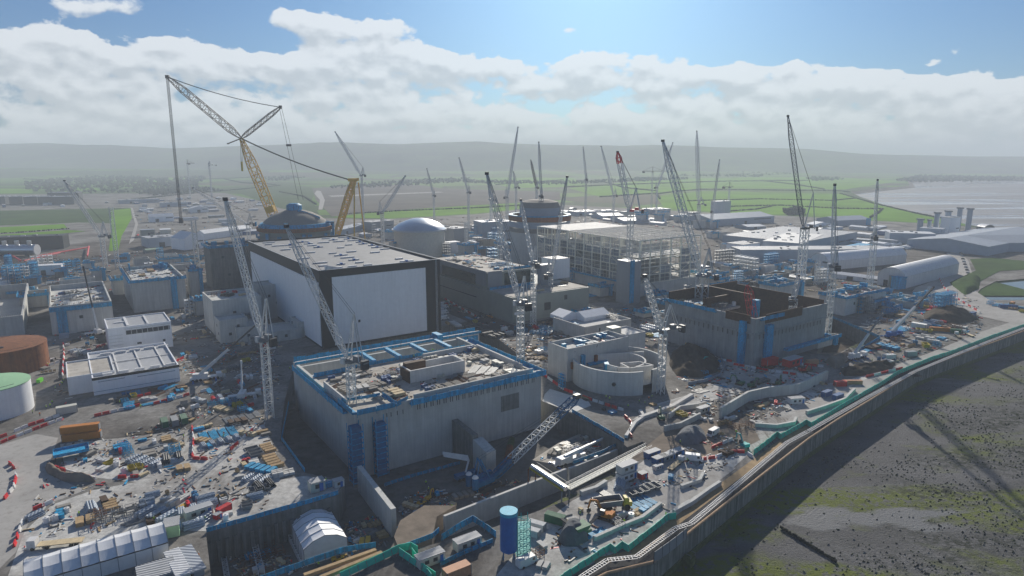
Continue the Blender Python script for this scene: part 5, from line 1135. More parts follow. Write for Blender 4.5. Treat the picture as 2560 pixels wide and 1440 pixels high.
# blue crawler crane in the pit
def crawler():
    B = G(1212, 1216, ZP); r = thing('crawler_crane', 'blue crawler crane in the pit with a white lattice boom and blue boom head', 'crane', B, 0)
    P = lambda x, y, dy: D(x, y, B.y + dy) - B
    T = P(1442, 992, 30); K = P(1392, 1040, 25); f = Vector((2.5, 1, 2.6)); h = Vector((T.x, T.y, 0)).normalized(); a = math.atan2(h.y, h.x); s = Vector((-h.y, h.x, 0))
    for e in (-1, 1): mb = MB(M['dark_steel']); mb.rbox(s.x * e * 2.8, s.y * e * 2.8, 0, 8.4, 1.2, 1.4, a); mb.build('crawler_track', r)
    mb = MB(M['blue_deep']); mb.rbox(-h.x, -h.y, 1.4, 8, 3.4, 1.8, a); mb.rbox(-h.x * 1.5 + s.x * 1.2, -h.y * 1.5 + s.y * 1.2, 3.2, 5, 1.1, 1.1, a); mb.build('superstructure', r)
    for e in (-1, 1): mb = MB(M['blue_deep']); q = -h * 5.4 + s * e * 1.7; mb.tube((q.x, q.y, 1.6), (q.x, q.y, 5.6), 1.15, n=14); mb.m = M['white_plastic']; mb.tube((q.x, q.y, 5.61), (q.x, q.y, 6.3), 1.15, .7, n=14); mb.build('ballast', r)
    q = h * 3.2 + s * 1.7; mb = MB(M['blue_deep']); mb.rbox(q.x, q.y, 1.8, 2, 1.3, 2.3, a); mb.m = M['glass']; mb.rbox(q.x + h.x * .95, q.y + h.y * .95, 2.6, .2, 1.2, 1.3, a); mb.build('cab', r)
    mb = MB(M['white_steel']); f2 = f.lerp(T, .2); mb.lattice(f2, K, 2.4, .22, bay=2.6, w1=2.4, w2=2.4); mb.build('boom', r)
    mb = MB(M['blue_deep']); mb.lattice(f, f2, 2.2, .3, n=4, w1=1.0, w2=2.4); mb.beam(f, f2, 1.2, 1.2); mb.build('boom_foot', r)
    mb = MB(M['blue_deep']); mb.lattice(K, T, 2.4, .3, bay=2.4, w1=2.4, w2=1.6); mb.m = M['dark_steel']; mb.rbox(T.x, T.y, T.z - .6, 2.6, 1.8, 1.6, a); mb.build('boom_head', r)
    g = -h * 2.5 + Vector((0, 0, 11)); mb = MB(M['blue_deep'])
    for e in (-1, 1): mb.beam(h * 1.5 + s * e + Vector((0, 0, 3)), g + s * e * .8, .45); mb.beam(-h * 4.6 + s * e + Vector((0, 0, 3)), g + s * e * .8, .3)
    mb.build('gantry', r)
    mb = MB(M['dark_steel'])
    for e in (-.7, .7): mb.tube(g + s * e, T + s * e, .05, n=4, caps=False)
    mb.build('pendant_rope', r); landmark('the blue crawler crane', B)
crawler()
def pump():
    B = G(1164, 1196, ZP); r = thing('concrete_pump', 'concrete pump with folded white boom arm beside the crawler crane', 'pump', B, .6)
    mb = MB(M['blue_deep']); mb.box(-4, 4, -1.2, 1.2, .8, 2.2); mb.build('chassis', r); wheels(r, (-3, -1.5, 3), 1.1)
    T = D(1108, 1140, B.y + 2) - B; K = D(1172, 1150, B.y + 3) - B; c, s = math.cos(-.6), math.sin(-.6); rot = lambda v: Vector((v.x * c - v.y * s, v.x * s + v.y * c, v.z)); T, K = rot(T), rot(K)
    mb = MB(M['white_steel']); mb.beam((0, 0, 2.2), K, .5)
    for i in range(4): mb.beam(K + Vector((0, .3 * i - .4, .4 * i)), T + Vector((0, .3 * i - .4, .3 * i + .2)), .5, .5, True)
    mb.build('boom', r)
pump()
# ------------------------------------------------------------------ sea wall, hoardings, front trench
def strip(mb, pts, off0, off1, z0, z1, c=None):
    """prism along a polyline between two sideways offsets (left positive)"""
    c = c or Vector((0, 0, 0)); L_ = []; R_ = []
    for i, p in enumerate(pts):
        a = pts[max(0, i - 1)]; b = pts[min(len(pts) - 1, i + 1)]; d = (b - a); d.z = 0; d.normalize(); n = Vector((-d.y, d.x, 0))
        L_.append(p + n * off0 - c); R_.append(p + n * off1 - c)
    for i in range(len(pts) - 1):
        q = [R_[i], R_[i + 1], L_[i + 1], L_[i]]
        mb.hexa([(v.x, v.y, z0) for v in q], [(v.x, v.y, z1) for v in q])
seaw = thing('sea_wall', 'curving stained concrete sea wall between the site and the beach', 'sea wall', SW[3]); c = SW[3].copy()
SWL = [Vector((p.x, p.y, 0)) for p in SW]
pal('wall_stained', (.235, .24, .205), .9, .2, .3, streak=.55, panel=.1, psize=(9, 40))
mb = MB(M['wall_stained']); strip(mb, SWL, .6, -.15, -7.5, .5, c); mb.build('wall', seaw)
mb = MB(M['algae']); strip(mb, SWL, -.15, -.45, -7.5, -5.2, c); mb.build('weedy_base', seaw)
mb = MB(mat('rusty_pipe', (.40, .26, .15), .8, .3, .8))
for a, b in zip(SWL, SWL[1:]): mb.tube(a - c + Vector((.2, .1, .75)), b - c + Vector((.2, .1, .75)), .36, n=8, caps=False)
mb.build('coping_pipe', seaw)
mb = MB(mat('sand_track', (.34, .24, .13), .95, .25, .2, rnd=0, dirt=.4)); strip(mb, SWL[2:], 7.5, 4.6, -.2, .05, c); mb.build('sand_track', seaw)
mb = MB(M['asphalt']); strip(mb, SWL, 4.6, .6, -.2, .04, c); mb.build('dark_gutter', seaw)
def rack(label, px, nx):
    pts = gp(px, 1.2); c = pts[0]; t = thing('cable_ladder', label, 'cable ladder', c); mb = MB(M['white_plastic']); r2 = MB(M['white_plastic']); p3 = MB(M['grey_steel'])
    for a, b in zip(pts, pts[1:]):
        d = (b - a); l = d.length; d.normalize(); n = Vector((-d.y, d.x, 0)) * .75
        for o in (n, -n, n * .2): mb.beam(a + o - c, b + o - c, .12)
        for i in range(int(l / .9)): q = a + d * i * .9 - c; r2.beam(q - n, q + n, .13)
        for i in range(int(l / 4)): q = a + d * i * 4 - c; p3.beam(q + n, q + n - Vector((0, 0, 1.2)), .14); p3.beam(q - n, q - n - Vector((0, 0, 1.2)), .14)
    mb.build('side_rail', t); r2.build('rungs', t); p3.build('post', t)
rack('white cable ladder running along the near sea wall top', [(1400, 1480), (1470, 1432), (1520, 1400), (1592, 1392), (1690, 1320), (1728, 1308), (1920, 1146), (1968, 1106), (2020, 1078)], 0)
rack('thinner white cable ladder along the far sea wall stretch', [(2022, 1077), (2165, 995), (2288, 928), (2400, 882), (2480, 850), (2600, 805)], 0)
def hoarding(label, px, h=2.1, m='green_hoard', z=0):
    pts = gp(px, z); c = pts[0]; t = thing('hoarding', label, 'hoarding', c); p = MB(M[m]); s = MB(M['grey_steel']); rr = random.Random(len(px))
    for a, b in zip(pts, pts[1:]):
        d = b - a; l = d.length; d.normalize(); n = Vector((-d.y, d.x, 0)); k = max(1, round(l / 2.4))
        for i in range(k):
            q0 = a + d * l * i / k - c; q1 = a + d * l * (i + .985) / k - c; e = n * .05; hh = h * rr.uniform(.94, 1.05)
            p.hexa([q0 - e, q1 - e, q1 + e, q0 + e], [v + Vector((0, 0, hh)) for v in (q0 - e, q1 - e, q1 + e, q0 + e)])
            s.beam(q0 - n * .9, q0 + Vector((0, 0, h * .9)), .1); 
    p.build('panel_run', t); s.build('brace', t)
hoarding('green hoarding zigzagging along the near sea wall by the grey gate panels', [(1390, 1465), (1427, 1440), (1525, 1376), (1537, 1385), (1555, 1370), (1570, 1380), (1670, 1300), (1690, 1298)])
hoarding('long green hoarding following the far curve of the sea wall', [(1884, 1138), (1920, 1110), (1942, 1092), (1951, 1098), (2015, 1062), (2027, 1069), (2120, 1012), (2210, 960), (2242, 938), (2295, 915), (2335, 899), (2372, 888), (2480, 846), (2560, 818), (2660, 784)])
hoarding('green hoarding beside the trench at the bottom of the picture', [(850, 1450), (998, 1380), (1028, 1374), (1045, 1384)])
hoarding('green hoarding pair crossing toward the grey cabins', [(998, 1388), (1090, 1450)])
hoarding('short green hoarding left of the nearest grey cabin', [(1030, 1388), (1080, 1455)])
hoarding('blue hoarding strip along the front edge of the tent pit', [(640, 1458), (760, 1415), (862, 1380), (940, 1368)], 1.6, 'blue_net')
hoarding('blue hoarding beside the tan ramp and the grey cabins', [(1010, 1372), (1082, 1345), (1098, 1330)], 1.5, 'blue_net')
hoarding('blue edge hoarding on top of the back wall of the tent pit', [(516, 1331), (640, 1296), (760, 1262), (846, 1236)], 1.4, 'blue_net')
hoarding('blue edge hoarding along the back wall of the pit basin', [(1430, 1030), (1500, 1070), (1560, 1106)], 1.4, 'blue_net')
hoarding('blue edge hoarding on the pit side facing the pipe bridge', [(1432, 1160), (1500, 1135), (1548, 1112)], 1.2, 'blue_net', -3)
hoarding('blue ringed hoarding around the dark soil pit', [(1720, 962), (1765, 954), (1800, 940), (1812, 918), (1800, 890), (1760, 865), (1720, 850)], 1.4, 'blue_clad')
hoarding('blue hoarding behind the pair of front cabins', [(1104, 1352), (1150, 1322), (1182, 1304), (1206, 1318), (1240, 1344)], 1.9, 'blue_net')
hoarding('blue hoarding between the two front cabins', [(1100, 1416), (1160, 1386), (1232, 1356)], 1.3, 'blue_net')
hoarding('blue hoarding beside the pit wing wall foot', [(985, 1332), (1012, 1318), (1024, 1300)], 1.5, 'blue_net', ZP)
hoarding('blue edge hoarding behind the crawler crane along the big box foot', [(960, 1216), (1040, 1190), (1150, 1160)], 1.2, 'blue_net', ZP)
hoarding('blue edge hoarding round the excavation rim', [(2082, 796), (2200, 846), (2144, 880)], 1.5, 'blue_net')
hoarding('blue edge hoarding along the dark slot beside the left yard', [(722, 1010), (704, 1100), (762, 1180)], 1.4, 'blue_net')
# grey gate panels on the wall
a = G(1634, 1410); t = thing('panel_fence', 'row of tall grey steel fence panels on the sea wall edge', 'fence', a); pts = gp([(1634, 1410), (1655, 1395), (1673, 1382), (1690, 1369), (1707, 1355), (1716, 1347)], .4)
for p, q in zip(pts, pts[1:]): mb = MB(M['grey_clad']); mb.beam(p - a + Vector((0, 0, 1.7)), q - a + Vector((0, 0, 1.7)), .08, 3.2, True); mb.build('panel', t)
for p in pts: mb = MB(M['dark_steel']); mb.beam(p - a, p - a + Vector((0, 0, 3.6)), .16); mb.build('post', t)
# walls in the pit
def wallseg(name, label, A, B, z0, z1, th, m='concrete_pale', z1b=None):
    c = A.copy(); c.z = 0; d = (B - A); d.z = 0; d.normalize(); n = Vector((-d.y, d.x, 0)) * th; z1b = z1 if z1b is None else z1b; a = A - c; b = B - c
    mb = MB(M[m]); mb.hexa([(a.x, a.y, z0), (b.x, b.y, z0), (b.x + n.x, b.y + n.y, z0), (a.x + n.x, a.y + n.y, z0)], [(a.x, a.y, z1), (b.x, b.y, z1b), (b.x + n.x, b.y + n.y, z1b), (a.x + n.x, a.y + n.y, z1)])
    return solo(name, mb, label, 'wall', c)
wallseg('wing_wall', 'thin pale concrete wing wall running forward from the big box corner', G(990, 1270, -.5), G(904, 1163, -.5), ZP, -.5, 1.6, 'concrete')
wallseg('front_wall', 'long pale concrete wall along the seaward side of the crawler crane pit', G(1112, 1291, -2.5), G(1418, 1172, -2.5), ZP, -2.5, .9)
wallseg('front_wall', 'short pale wall continuing under the silver pipe bridge', G(1424, 1170, -2.5), G(1545, 1122, -2.5), ZP, -2.8, .9, 'concrete')
PN, pw, pd = PH; u0 = pw * .47
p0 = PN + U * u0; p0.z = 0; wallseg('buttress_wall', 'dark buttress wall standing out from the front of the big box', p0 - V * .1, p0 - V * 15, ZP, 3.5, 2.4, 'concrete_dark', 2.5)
q0 = p0 - V * 15.1; wallseg('buttress_wall', 'pale lower end of the buttress wall with thick square top', q0, q0 - V * 9, ZP, 1.2, 4.0, 'concrete', -.5)
t = MB(M['rust']); t.tube((0, 0, 0), (6, 9, 0), 1.3, n=14); t.m = M['algae']; t.tube((6.02, 9.03, 0), (10, 15, 0), 1.28, n=14)
solo('steel_pipe', t, 'big rusty green steel pipe lying beside the buttress wall', 'pipe', G(1268, 1150, ZP + 1.3), .5)
# apron and basin deck
mb = MB(M['concrete_pale']); sheet(mb, gp([(1362, 985), (1375, 972), (1470, 1002), (1478, 1014), (1432, 1032), (1356, 1003)], .1), [], .1); struct('concrete_apron', mb)
mb = MB(M['concrete_floor']); q = gp([(1395, 1108), (1500, 1062), (1548, 1108), (1420, 1166), (1330, 1150)], ZP + 3); mb.prism(q, ZP, ZP + 3); struct('basin_slab', mb)
mb = MB(M['earth_pale']); q = gp([(1000, 1376), (1080, 1342), (1092, 1290), (1140, 1262), (1060, 1262), (1000, 1300), (985, 1340)], -4); mb.prism(q, ZP, -4.2)
A = gp([(985, 1345), (1092, 1335)], 0); struct('ramp', mb)
# walkway gantry and pipe bridge across the trench
A, B = G(1418, 1222, -.4), G(1622, 1118, -.4); t = thing('walkway', 'long green grey footbridge deck running past the stacked blue cabins', 'walkway', A, 0)
d = (B - A).normalized(); n = Vector((-d.y, d.x, 0)); l = (B - A).length; mb = MB(M['grey_green']); mb.beam((0, 0, 0), B - A, 2.6, .35, True); mb.build('deck', t)
for e in (-1.3, 1.3):
    mb = MB(M['white_steel']); mb.beam(n * e + Vector((0, 0, 1.2)), B - A + n * e + Vector((0, 0, 1.2)), .09); mb.beam(n * e + Vector((0, 0, .7)), B - A + n * e + Vector((0, 0, .7)), .07)
    for i in range(int(l / 2) + 1): mb.beam(d * i * 2 + n * e, d * i * 2 + n * e + Vector((0, 0, 1.25)), .08)
    mb.build('railing', t)
A, B = G(1330, 1166, 2.5), G(1414, 1222, 3.0); c = Vector((A.x, A.y, ZP)); t = thing('pipe_bridge', 'silver pipe bridge with yellow edge spanning the trench on rusty legs', 'pipe bridge', c)
a, b = A - c, B - c; mb = MB(M['silver']); mb.tube(a, b, .75, n=14); mb.build('pipe', t); d = (b - a).normalized(); n = Vector((-d.y, d.x, 0)).normalized()
mb = MB(M['yellow_dull']); mb.beam(a - n * .9 + Vector((0, 0, -.4)), b - n * .9 + Vector((0, 0, -.4)), .14, .6); mb.build('kick_plate', t)
mb = MB(M['dark_steel']); mb.beam(a + n * 1.3, b + n * 1.3, .9, .1, True); mb.beam(a + n * 1.8 + Vector((0, 0, 1)), b + n * 1.8 + Vector((0, 0, 1)), .08); mb.build('gangway', t)
for p in (a, b):
    for e in (-1.4, 1.4): mb = MB(M['rust' if p is a else 'grey_steel']); mb.beam(p + n * e - Vector((0, 0, .6)), Vector((p.x + n.x * e, p.y + n.y * e, 0)), .4); mb.build('leg', t)
# kerbs and low retaining walls on the quay
def kerb(label, px, h, th, m='concrete_pale', z=0):
    pts = gp(px, z); c = pts[0]; mb = MB(M[m]); strip(mb, [p for p in pts], th / 2, -th / 2, 0, h, c); solo('retaining_wall' if h > 1.5 else 'kerb_wall', mb, label, 'wall', c)
kerb('tall concrete retaining wall bending behind the blue container pair', [(1800, 1046), (1868, 1004), (1920, 992), (1992, 984), (2066, 950)], 4.5, 1.0, 'concrete')
kerb('pale kerb wall sloping up from the round basin toward the soil heap', [(1600, 1048), (1680, 1020), (1730, 990)], 1.2, 1.6)
kerb('pale curved kerb between the round basin road and the pit basin', [(1565, 1095), (1588, 1060), (1610, 1045), (1600, 1030)], 1.1, 1.2)
kerb('grey concrete block wall along the quay road before the dump truck', [(1484, 1352), (1560, 1318), (1605, 1300), (1652, 1264)], 1.2, 1.0, 'concrete')
kerb('long low concrete wall at the edge of the sandy track', [(1684, 1286), (1728, 1262), (1775, 1228), (1800, 1212)], 1.4, 1.0, 'concrete')
kerb('second low concrete wall behind the dump truck', [(1452, 1238), (1490, 1226), (1515, 1210)], 1.4, 1.2, 'concrete')
kerb('low concrete wall round the skip of rubble on the quay', [(1702, 1222), (1750, 1205), (1758, 1188)], 1.2, .9, 'concrete')
kerb('pale concrete wall below the blue container pair along the quay road', [(2016, 1036), (2060, 1022), (2110, 1004), (2136, 978)], 1.5, 1.0, 'concrete')
kerb('low concrete wall round the dark gravel in front of the black tanks', [(1886, 1066), (1940, 1070), (1985, 1062), (1990, 1050)], 1.5, 1.0, 'concrete')
kerb('grey tank wall left of the cream cube cabin, nearer side', [(1660, 1078), (1700, 1070), (1750, 1045)], 2.2, .8, 'concrete')
kerb('grey tank wall left of the cream cube cabin, far side', [(1672, 1046), (1700, 1026), (1745, 1020)], 2.0, .8, 'concrete')
mb = MB(M['earth_pale']); sheet(mb, gp([(1560, 1160), (1660, 1080), (1760, 1050), (1880, 1060), (1900, 1100), (1840, 1130), (1760, 1140), (1680, 1130)], .04), [], .04); struct('dirt_road', mb)
mb = MB(M['haul_road']); sheet(mb, gp([(1590, 1240), (1700, 1170), (1740, 1165), (1800, 1160), (1840, 1170), (1780, 1215), (1700, 1260), (1640, 1300), (1590, 1310), (1570, 1280)], .05), [], .05); struct('haul_road', mb)
mb = MB(M['haul_road']); sheet(mb, gp([(1800, 900), (1840, 920), (1960, 945), (2070, 960), (2140, 955), (2100, 980), (2060, 1010), (2000, 1040), (1950, 1085), (1935, 1085), (1990, 1030), (2050, 985), (1960, 965), (1850, 950), (1790, 960), (1740, 1000), (1620, 1040), (1610, 1025), (1730, 985), (1800, 940)], .05), [], .05); struct('haul_road', mb)
mb = MB(M['haul_road']); sheet(mb, gp([(2090, 985), (2170, 945), (2260, 905), (2330, 880), (2450, 830), (2560, 795), (2560, 812), (2480, 842), (2370, 884), (2290, 911), (2240, 934), (2200, 960), (2100, 1015), (2030, 1060), (2010, 1055)], .055), [], .055); struct('quay_road', mb)
# tents
def white_tent(label, ra, rb, zr, ze, zb, half, bays):
    """barrel tent from the pixel line of its ridge"""
    a, b = G(*ra, zr), G(*rb, zr); c = Vector((a.x, a.y, zb)); l = (b - a).length; t = thing('white_tent', label, 'tent', c, math.atan2(b.y - a.y, b.x - a.x))
    prof = [(-half, 0), (-half, ze - zb), (-half * .55, (ze + (zr - ze) * .66) - zb), (0, zr - zb), (half * .55, (ze + (zr - ze) * .66) - zb), (half, ze - zb), (half, 0)]
    mb = MB(M['white_tent']); wl = MB(M['white_tent']); N_ = bays * 6; vs = []; fs = []
    for i in range(N_ + 1):
        f = (i % 6) / 6; sag = -.13 * math.sin(math.pi * f)
        for y, z in prof[1:6]: vs.append((l * i / N_, y * (1 + sag * .02), z + sag))
    for i in range(N_):
        for j in range(4): q = i * 5 + j; fs.append((q, q + 1, q + 6, q + 5))
    mb.add(vs, fs); mb.build('roof', t, smooth=False)
    for s in (-half, half): wl.add([(0, s, 0), (l, s, 0), (l, s, ze - zb - .4), (0, s, ze - zb - .4)], [(0, 1, 2, 3)])
    wl.add([(0, y, z) for y, z in prof], [tuple(range(7))]); wl.add([(l, y, z) for y, z in prof], [tuple(range(7))]); wl.build('wall', t)
    mb = MB(M['grey_clad'])
    for i in range(bays + 1):
        x = l * i / bays
        for (y0, z0), (y1, z1) in zip(prof, prof[1:]): mb.beam((x, y0, z0 + .04), (x, y1, z1 + .04), .14)
    mb.build('seam', t)
    return t, l
tt, l = white_tent('long white fabric tent with sagging bays at the bottom left corner', (58, 1408), (410, 1310), 6.2, 4.0, 0, 5.6, 8); landmark('the long white tent', G(300, 1390)); landmark('the sunlit end of the long white tent', G(430, 1350))
tt, l = white_tent('white barrel roofed tent standing inside the dark pit', (775, 1268), (813, 1338), -2.0, -4.6, ZP, 6.0, 5); landmark('the white tent in the pit', G(800, 1370, ZP))
mb = MB(M['white_steel'])
# blue silo
B = G(1272, 1392); t = thing('cement_silo', 'tall blue silo with a lighter blue cap at the front of the site', 'silo', B); sz = ztop(B, 1276)
mb = MB(M['blue_paint']); mb.tube((0, 0, 2.2), (0, 0, sz - .9), 2.2, n=28); mb.tube((0, 0, 2.19), (0, 0, .9), 2.2, .5, n=20); mb.build('body', t, smooth=False)
mb = MB(mat('silo_cap', (.02, .38, .55), .6, .2, 1)); mb.tube((0, 0, sz - .89), (0, 0, sz), 2.3, n=28); mb.build('cap', t)
for k in range(4): mb = MB(M['blue_deep']); a_ = .8 + k * 1.571; mb.beam((1.9 * math.cos(a_), 1.9 * math.sin(a_), 0), (1.9 * math.cos(a_), 1.9 * math.sin(a_), 3), .3); mb.build('leg', t)
mb = MB(M['white_steel']); mb.beam((2.3, -.5, 0), (2.3, -.5, sz + 1), .08); mb.beam((2.3, .5, 0), (2.3, .5, sz + 1), .08); mb.build('ladder', t); landmark('the blue silo', B)
B2 = G(1306, 1384); t = thing('scaffold_tower', 'teal netted scaffold tower standing against the blue silo', 'scaffold', B2, .2); mb = MB(M['teal_net']); sz2 = ztop(B2, 1290)
for z in range(0, int(sz2), 2):
    mb.box(-1.7, 1.7, -1.7, 1.7, z, z + .12)
    for a_, b_ in (((-1.7, -1.7), (1.7, -1.7)), ((1.7, -1.7), (1.7, 1.7)), ((1.7, 1.7), (-1.7, 1.7)), ((-1.7, 1.7), (-1.7, -1.7))):
        for q in (.5, 1.0, 1.5): mb.beam((*a_, z + q), (*b_, z + q), .07)
        mb.beam((*a_, z), (*b_, z + 2), .08)
for x in (-1.7, 0, 1.7):
    for y in (-1.7, 1.7): mb.beam((x, y, 0), (x, y, sz2), .14)
mb.build('frame', t)
# heaps of soil
def heap(name, label, px, h, m, seed, rough=.35, edge=.9):
    mb, c = mound(gp(px), h, M[m], seed=seed, rough=rough, edge=edge); o = solo(name, mb, label, 'mound', c, smooth=True); return o
heap('gravel_heap', 'dark gravel heap beside the green tracked screener', [(1392, 1352), (1410, 1318), (1440, 1308), (1470, 1325), (1472, 1352), (1440, 1368), (1408, 1366)], 4.2, 'gravel_grey', 1, .2)
heap('gravel_heap', 'smooth grey gravel heap beside the parked white van', [(1684, 1098), (1700, 1078), (1735, 1070), (1762, 1080), (1768, 1098), (1745, 1112), (1705, 1114)], 3.4, 'gravel_grey', 2, .15)
heap('soil_heap', 'dark churned soil heap inside the hoarding right of the round basin', [(1680, 880), (1720, 862), (1770, 880), (1800, 900), (1795, 930), (1750, 945), (1690, 940), (1672, 910)], 3.5, 'earth', 3, .8, .6)
heap('soil_heap', 'long brown soil bank beside the excavation and the white crane', [(2060, 905), (2120, 880), (2140, 890), (2090, 925)], 3, 'earth_pale', 4, .5)
heap('soil_heap', 'dark rubble heap along the quay by the white crane on blue outriggers', [(2100, 925), (2160, 915), (2240, 905), (2230, 925), (2160, 940), (2110, 940)], 2.4, 'earth', 5, .8)
heap('soil_heap', 'grassy round mound inside the curve of the haul road', [(2310, 780), (2360, 770), (2430, 785), (2450, 800), (2390, 812), (2310, 800)], 5, 'earth', 6, .3)
heap('soil_heap', 'earth bank between the yard and the left haul road', [(112, 1168), (125, 1160), (165, 1190), (235, 1198), (240, 1206), (160, 1204), (120, 1185)], 2.2, 'earth_pale', 7, .4)
heap('grass_bank', 'green embankment slope beside the pond', [(2376, 710), (2420, 686), (2452, 696), (2446, 722), (2412, 738)], 3, 'grass_dull', 8, .2, .5)
# deep tent pit: sheet pile wall face ribs and bracing struts
mb = MB(M['concrete_dark']); a, b = G(516, 1333), G(845, 1239); d = (b - a).normalized(); n = Vector((d.y, -d.x, 0)) * .5
for i in range(int((b - a).length / 2.2)): q = a + d * i * 2.2 - a; mb.hexa([q, q + d * 1.0, q + d * 1.0 + n, q + n], [v + Vector((0, 0, 6.5)) for v in (q, q + d, q + d + n, q + n)])
solo('sheet_piling', mb, 'ribbed concrete piling along the back of the tent pit', 'wall', (a.x + n.x * .1, a.y + n.y * .1, ZP))
def truss(label, p, q, w, m='white_steel'):
    c = p.copy(); mb = MB(M[m]); mb.lattice((0, 0, 0), q - p, w, .16, bay=w); solo('lattice_truss', mb, label, 'truss', c)
truss('white lattice truss lying along the left side of the pit tent', G(722, 1330, ZP + .8), G(762, 1412, ZP + .8), 1.5)
truss('white lattice truss at the left of the dark tent pit', G(636, 1358, ZP + .8), G(655, 1440, ZP + .8), 1.5)
truss('second white lattice truss at the left edge of the tent pit', G(560, 1398, ZP + .8), G(572, 1470, ZP + .8), 1.2)
# timber walers at the pit front
for k, (a, b, lb) in enumerate((((760, 1440), (940, 1376), 'long tan timber waler along the front of the tent pit'), ((800, 1446), (955, 1382), 'second tan timber waler beside the green hoarding'))):
    A, B = G(*a, .5), G(*b, .5); mb = MB(M['timber']); mb.beam((0, 0, 0), B - A, 1.1, .9, True); solo('timber_waler', mb, lb, 'timber beam', A)
# groyne on the beach and outfall box
A, B = G(1950, 1318, -6.6), G(2092, 1404, -6.6); mb = MB(M['weed_rock']); rr = random.Random(2); d = B - A
for i in range(34): p = d * i / 34; q = d * (i + .8) / 34; mb.beam(p + Vector((0, 0, rr.uniform(-.2, .3))), q + Vector((0, 0, rr.uniform(-.2, .3))), rr.uniform(.3, .6), rr.uniform(.7, 1.3), True)
solo('groyne', mb, 'dark weedy timber groyne lying across the beach', 'groyne', A)
A = G(1722, 1412, -7); t = thing('outfall_box', 'small green grey outfall box at the foot of the sea wall', 'outfall', A, .8); mb = MB(M['algae']); mb.box(-1.2, 1.2, -1.2, 1.2, 0, 2.6); mb.build('body', t); mb = MB(M['grey_steel'])
for x in (-1.1, 1.1):
    mb.beam((x, -1.1, 2.6), (x, -1.1, 3.7), .1); mb.beam((x, 1.1, 2.6), (x, 1.1, 3.7), .1); mb.beam((x, -1.1, 3.6), (x, 1.1, 3.6), .1)
mb.build('railing', t)
# beach stones and weed: nobody could count them
rr = random.Random(9); mb = MB(); k = 0
while k < 6000:
    x = 60 + 330 * rr.random() ** 1.2; y = rr.uniform(100, 420)
    px, py = pix((x, y, -7))
    if not (1500 < px < 2620 and py < 1480): continue
    # stay seaward of the wall
    dmin = min((Vector((x, y, 0)) - (a + (b - a) * max(0, min(1, (Vector((x, y, 0)) - a).dot(b - a) / (b - a).length_squared)))).length for a, b in zip(SWL, SWL[1:]))
    if inpoly((x, y), LANDP) or dmin < 3: continue
    dens = MN.noise(Vector((x * .03, y * .03, 1))) + .5 * MN.noise(Vector((x * .11, y * .11, 7)))
    if dens < .0 + .5 * rr.random() - (.28 if dmin > 24 else 0): 
        if rr.random() > .12: continue
    k += 1; mb.m = M['weed_rock' if rr.random() < .55 else ('algae' if rr.random() < .6 else 'concrete_dark')]; r = .1 + .5 * rr.random() ** 2.5
    c_, s_ = math.cos(rr.random() * 6), math.sin(rr.random() * 6); mb.add([(x - r, y - r * .5, -7.02), (x + r, y - r * .4 * c_, -7.02), (x + r * .2, y + r * .8, -7.02), (x + r * .3 * s_, y + r * .1, -7 + r * .75)], [(0, 1, 3), (1, 2, 3), (2, 0, 3)])
struct('beach_stones', mb, kind='stuff')
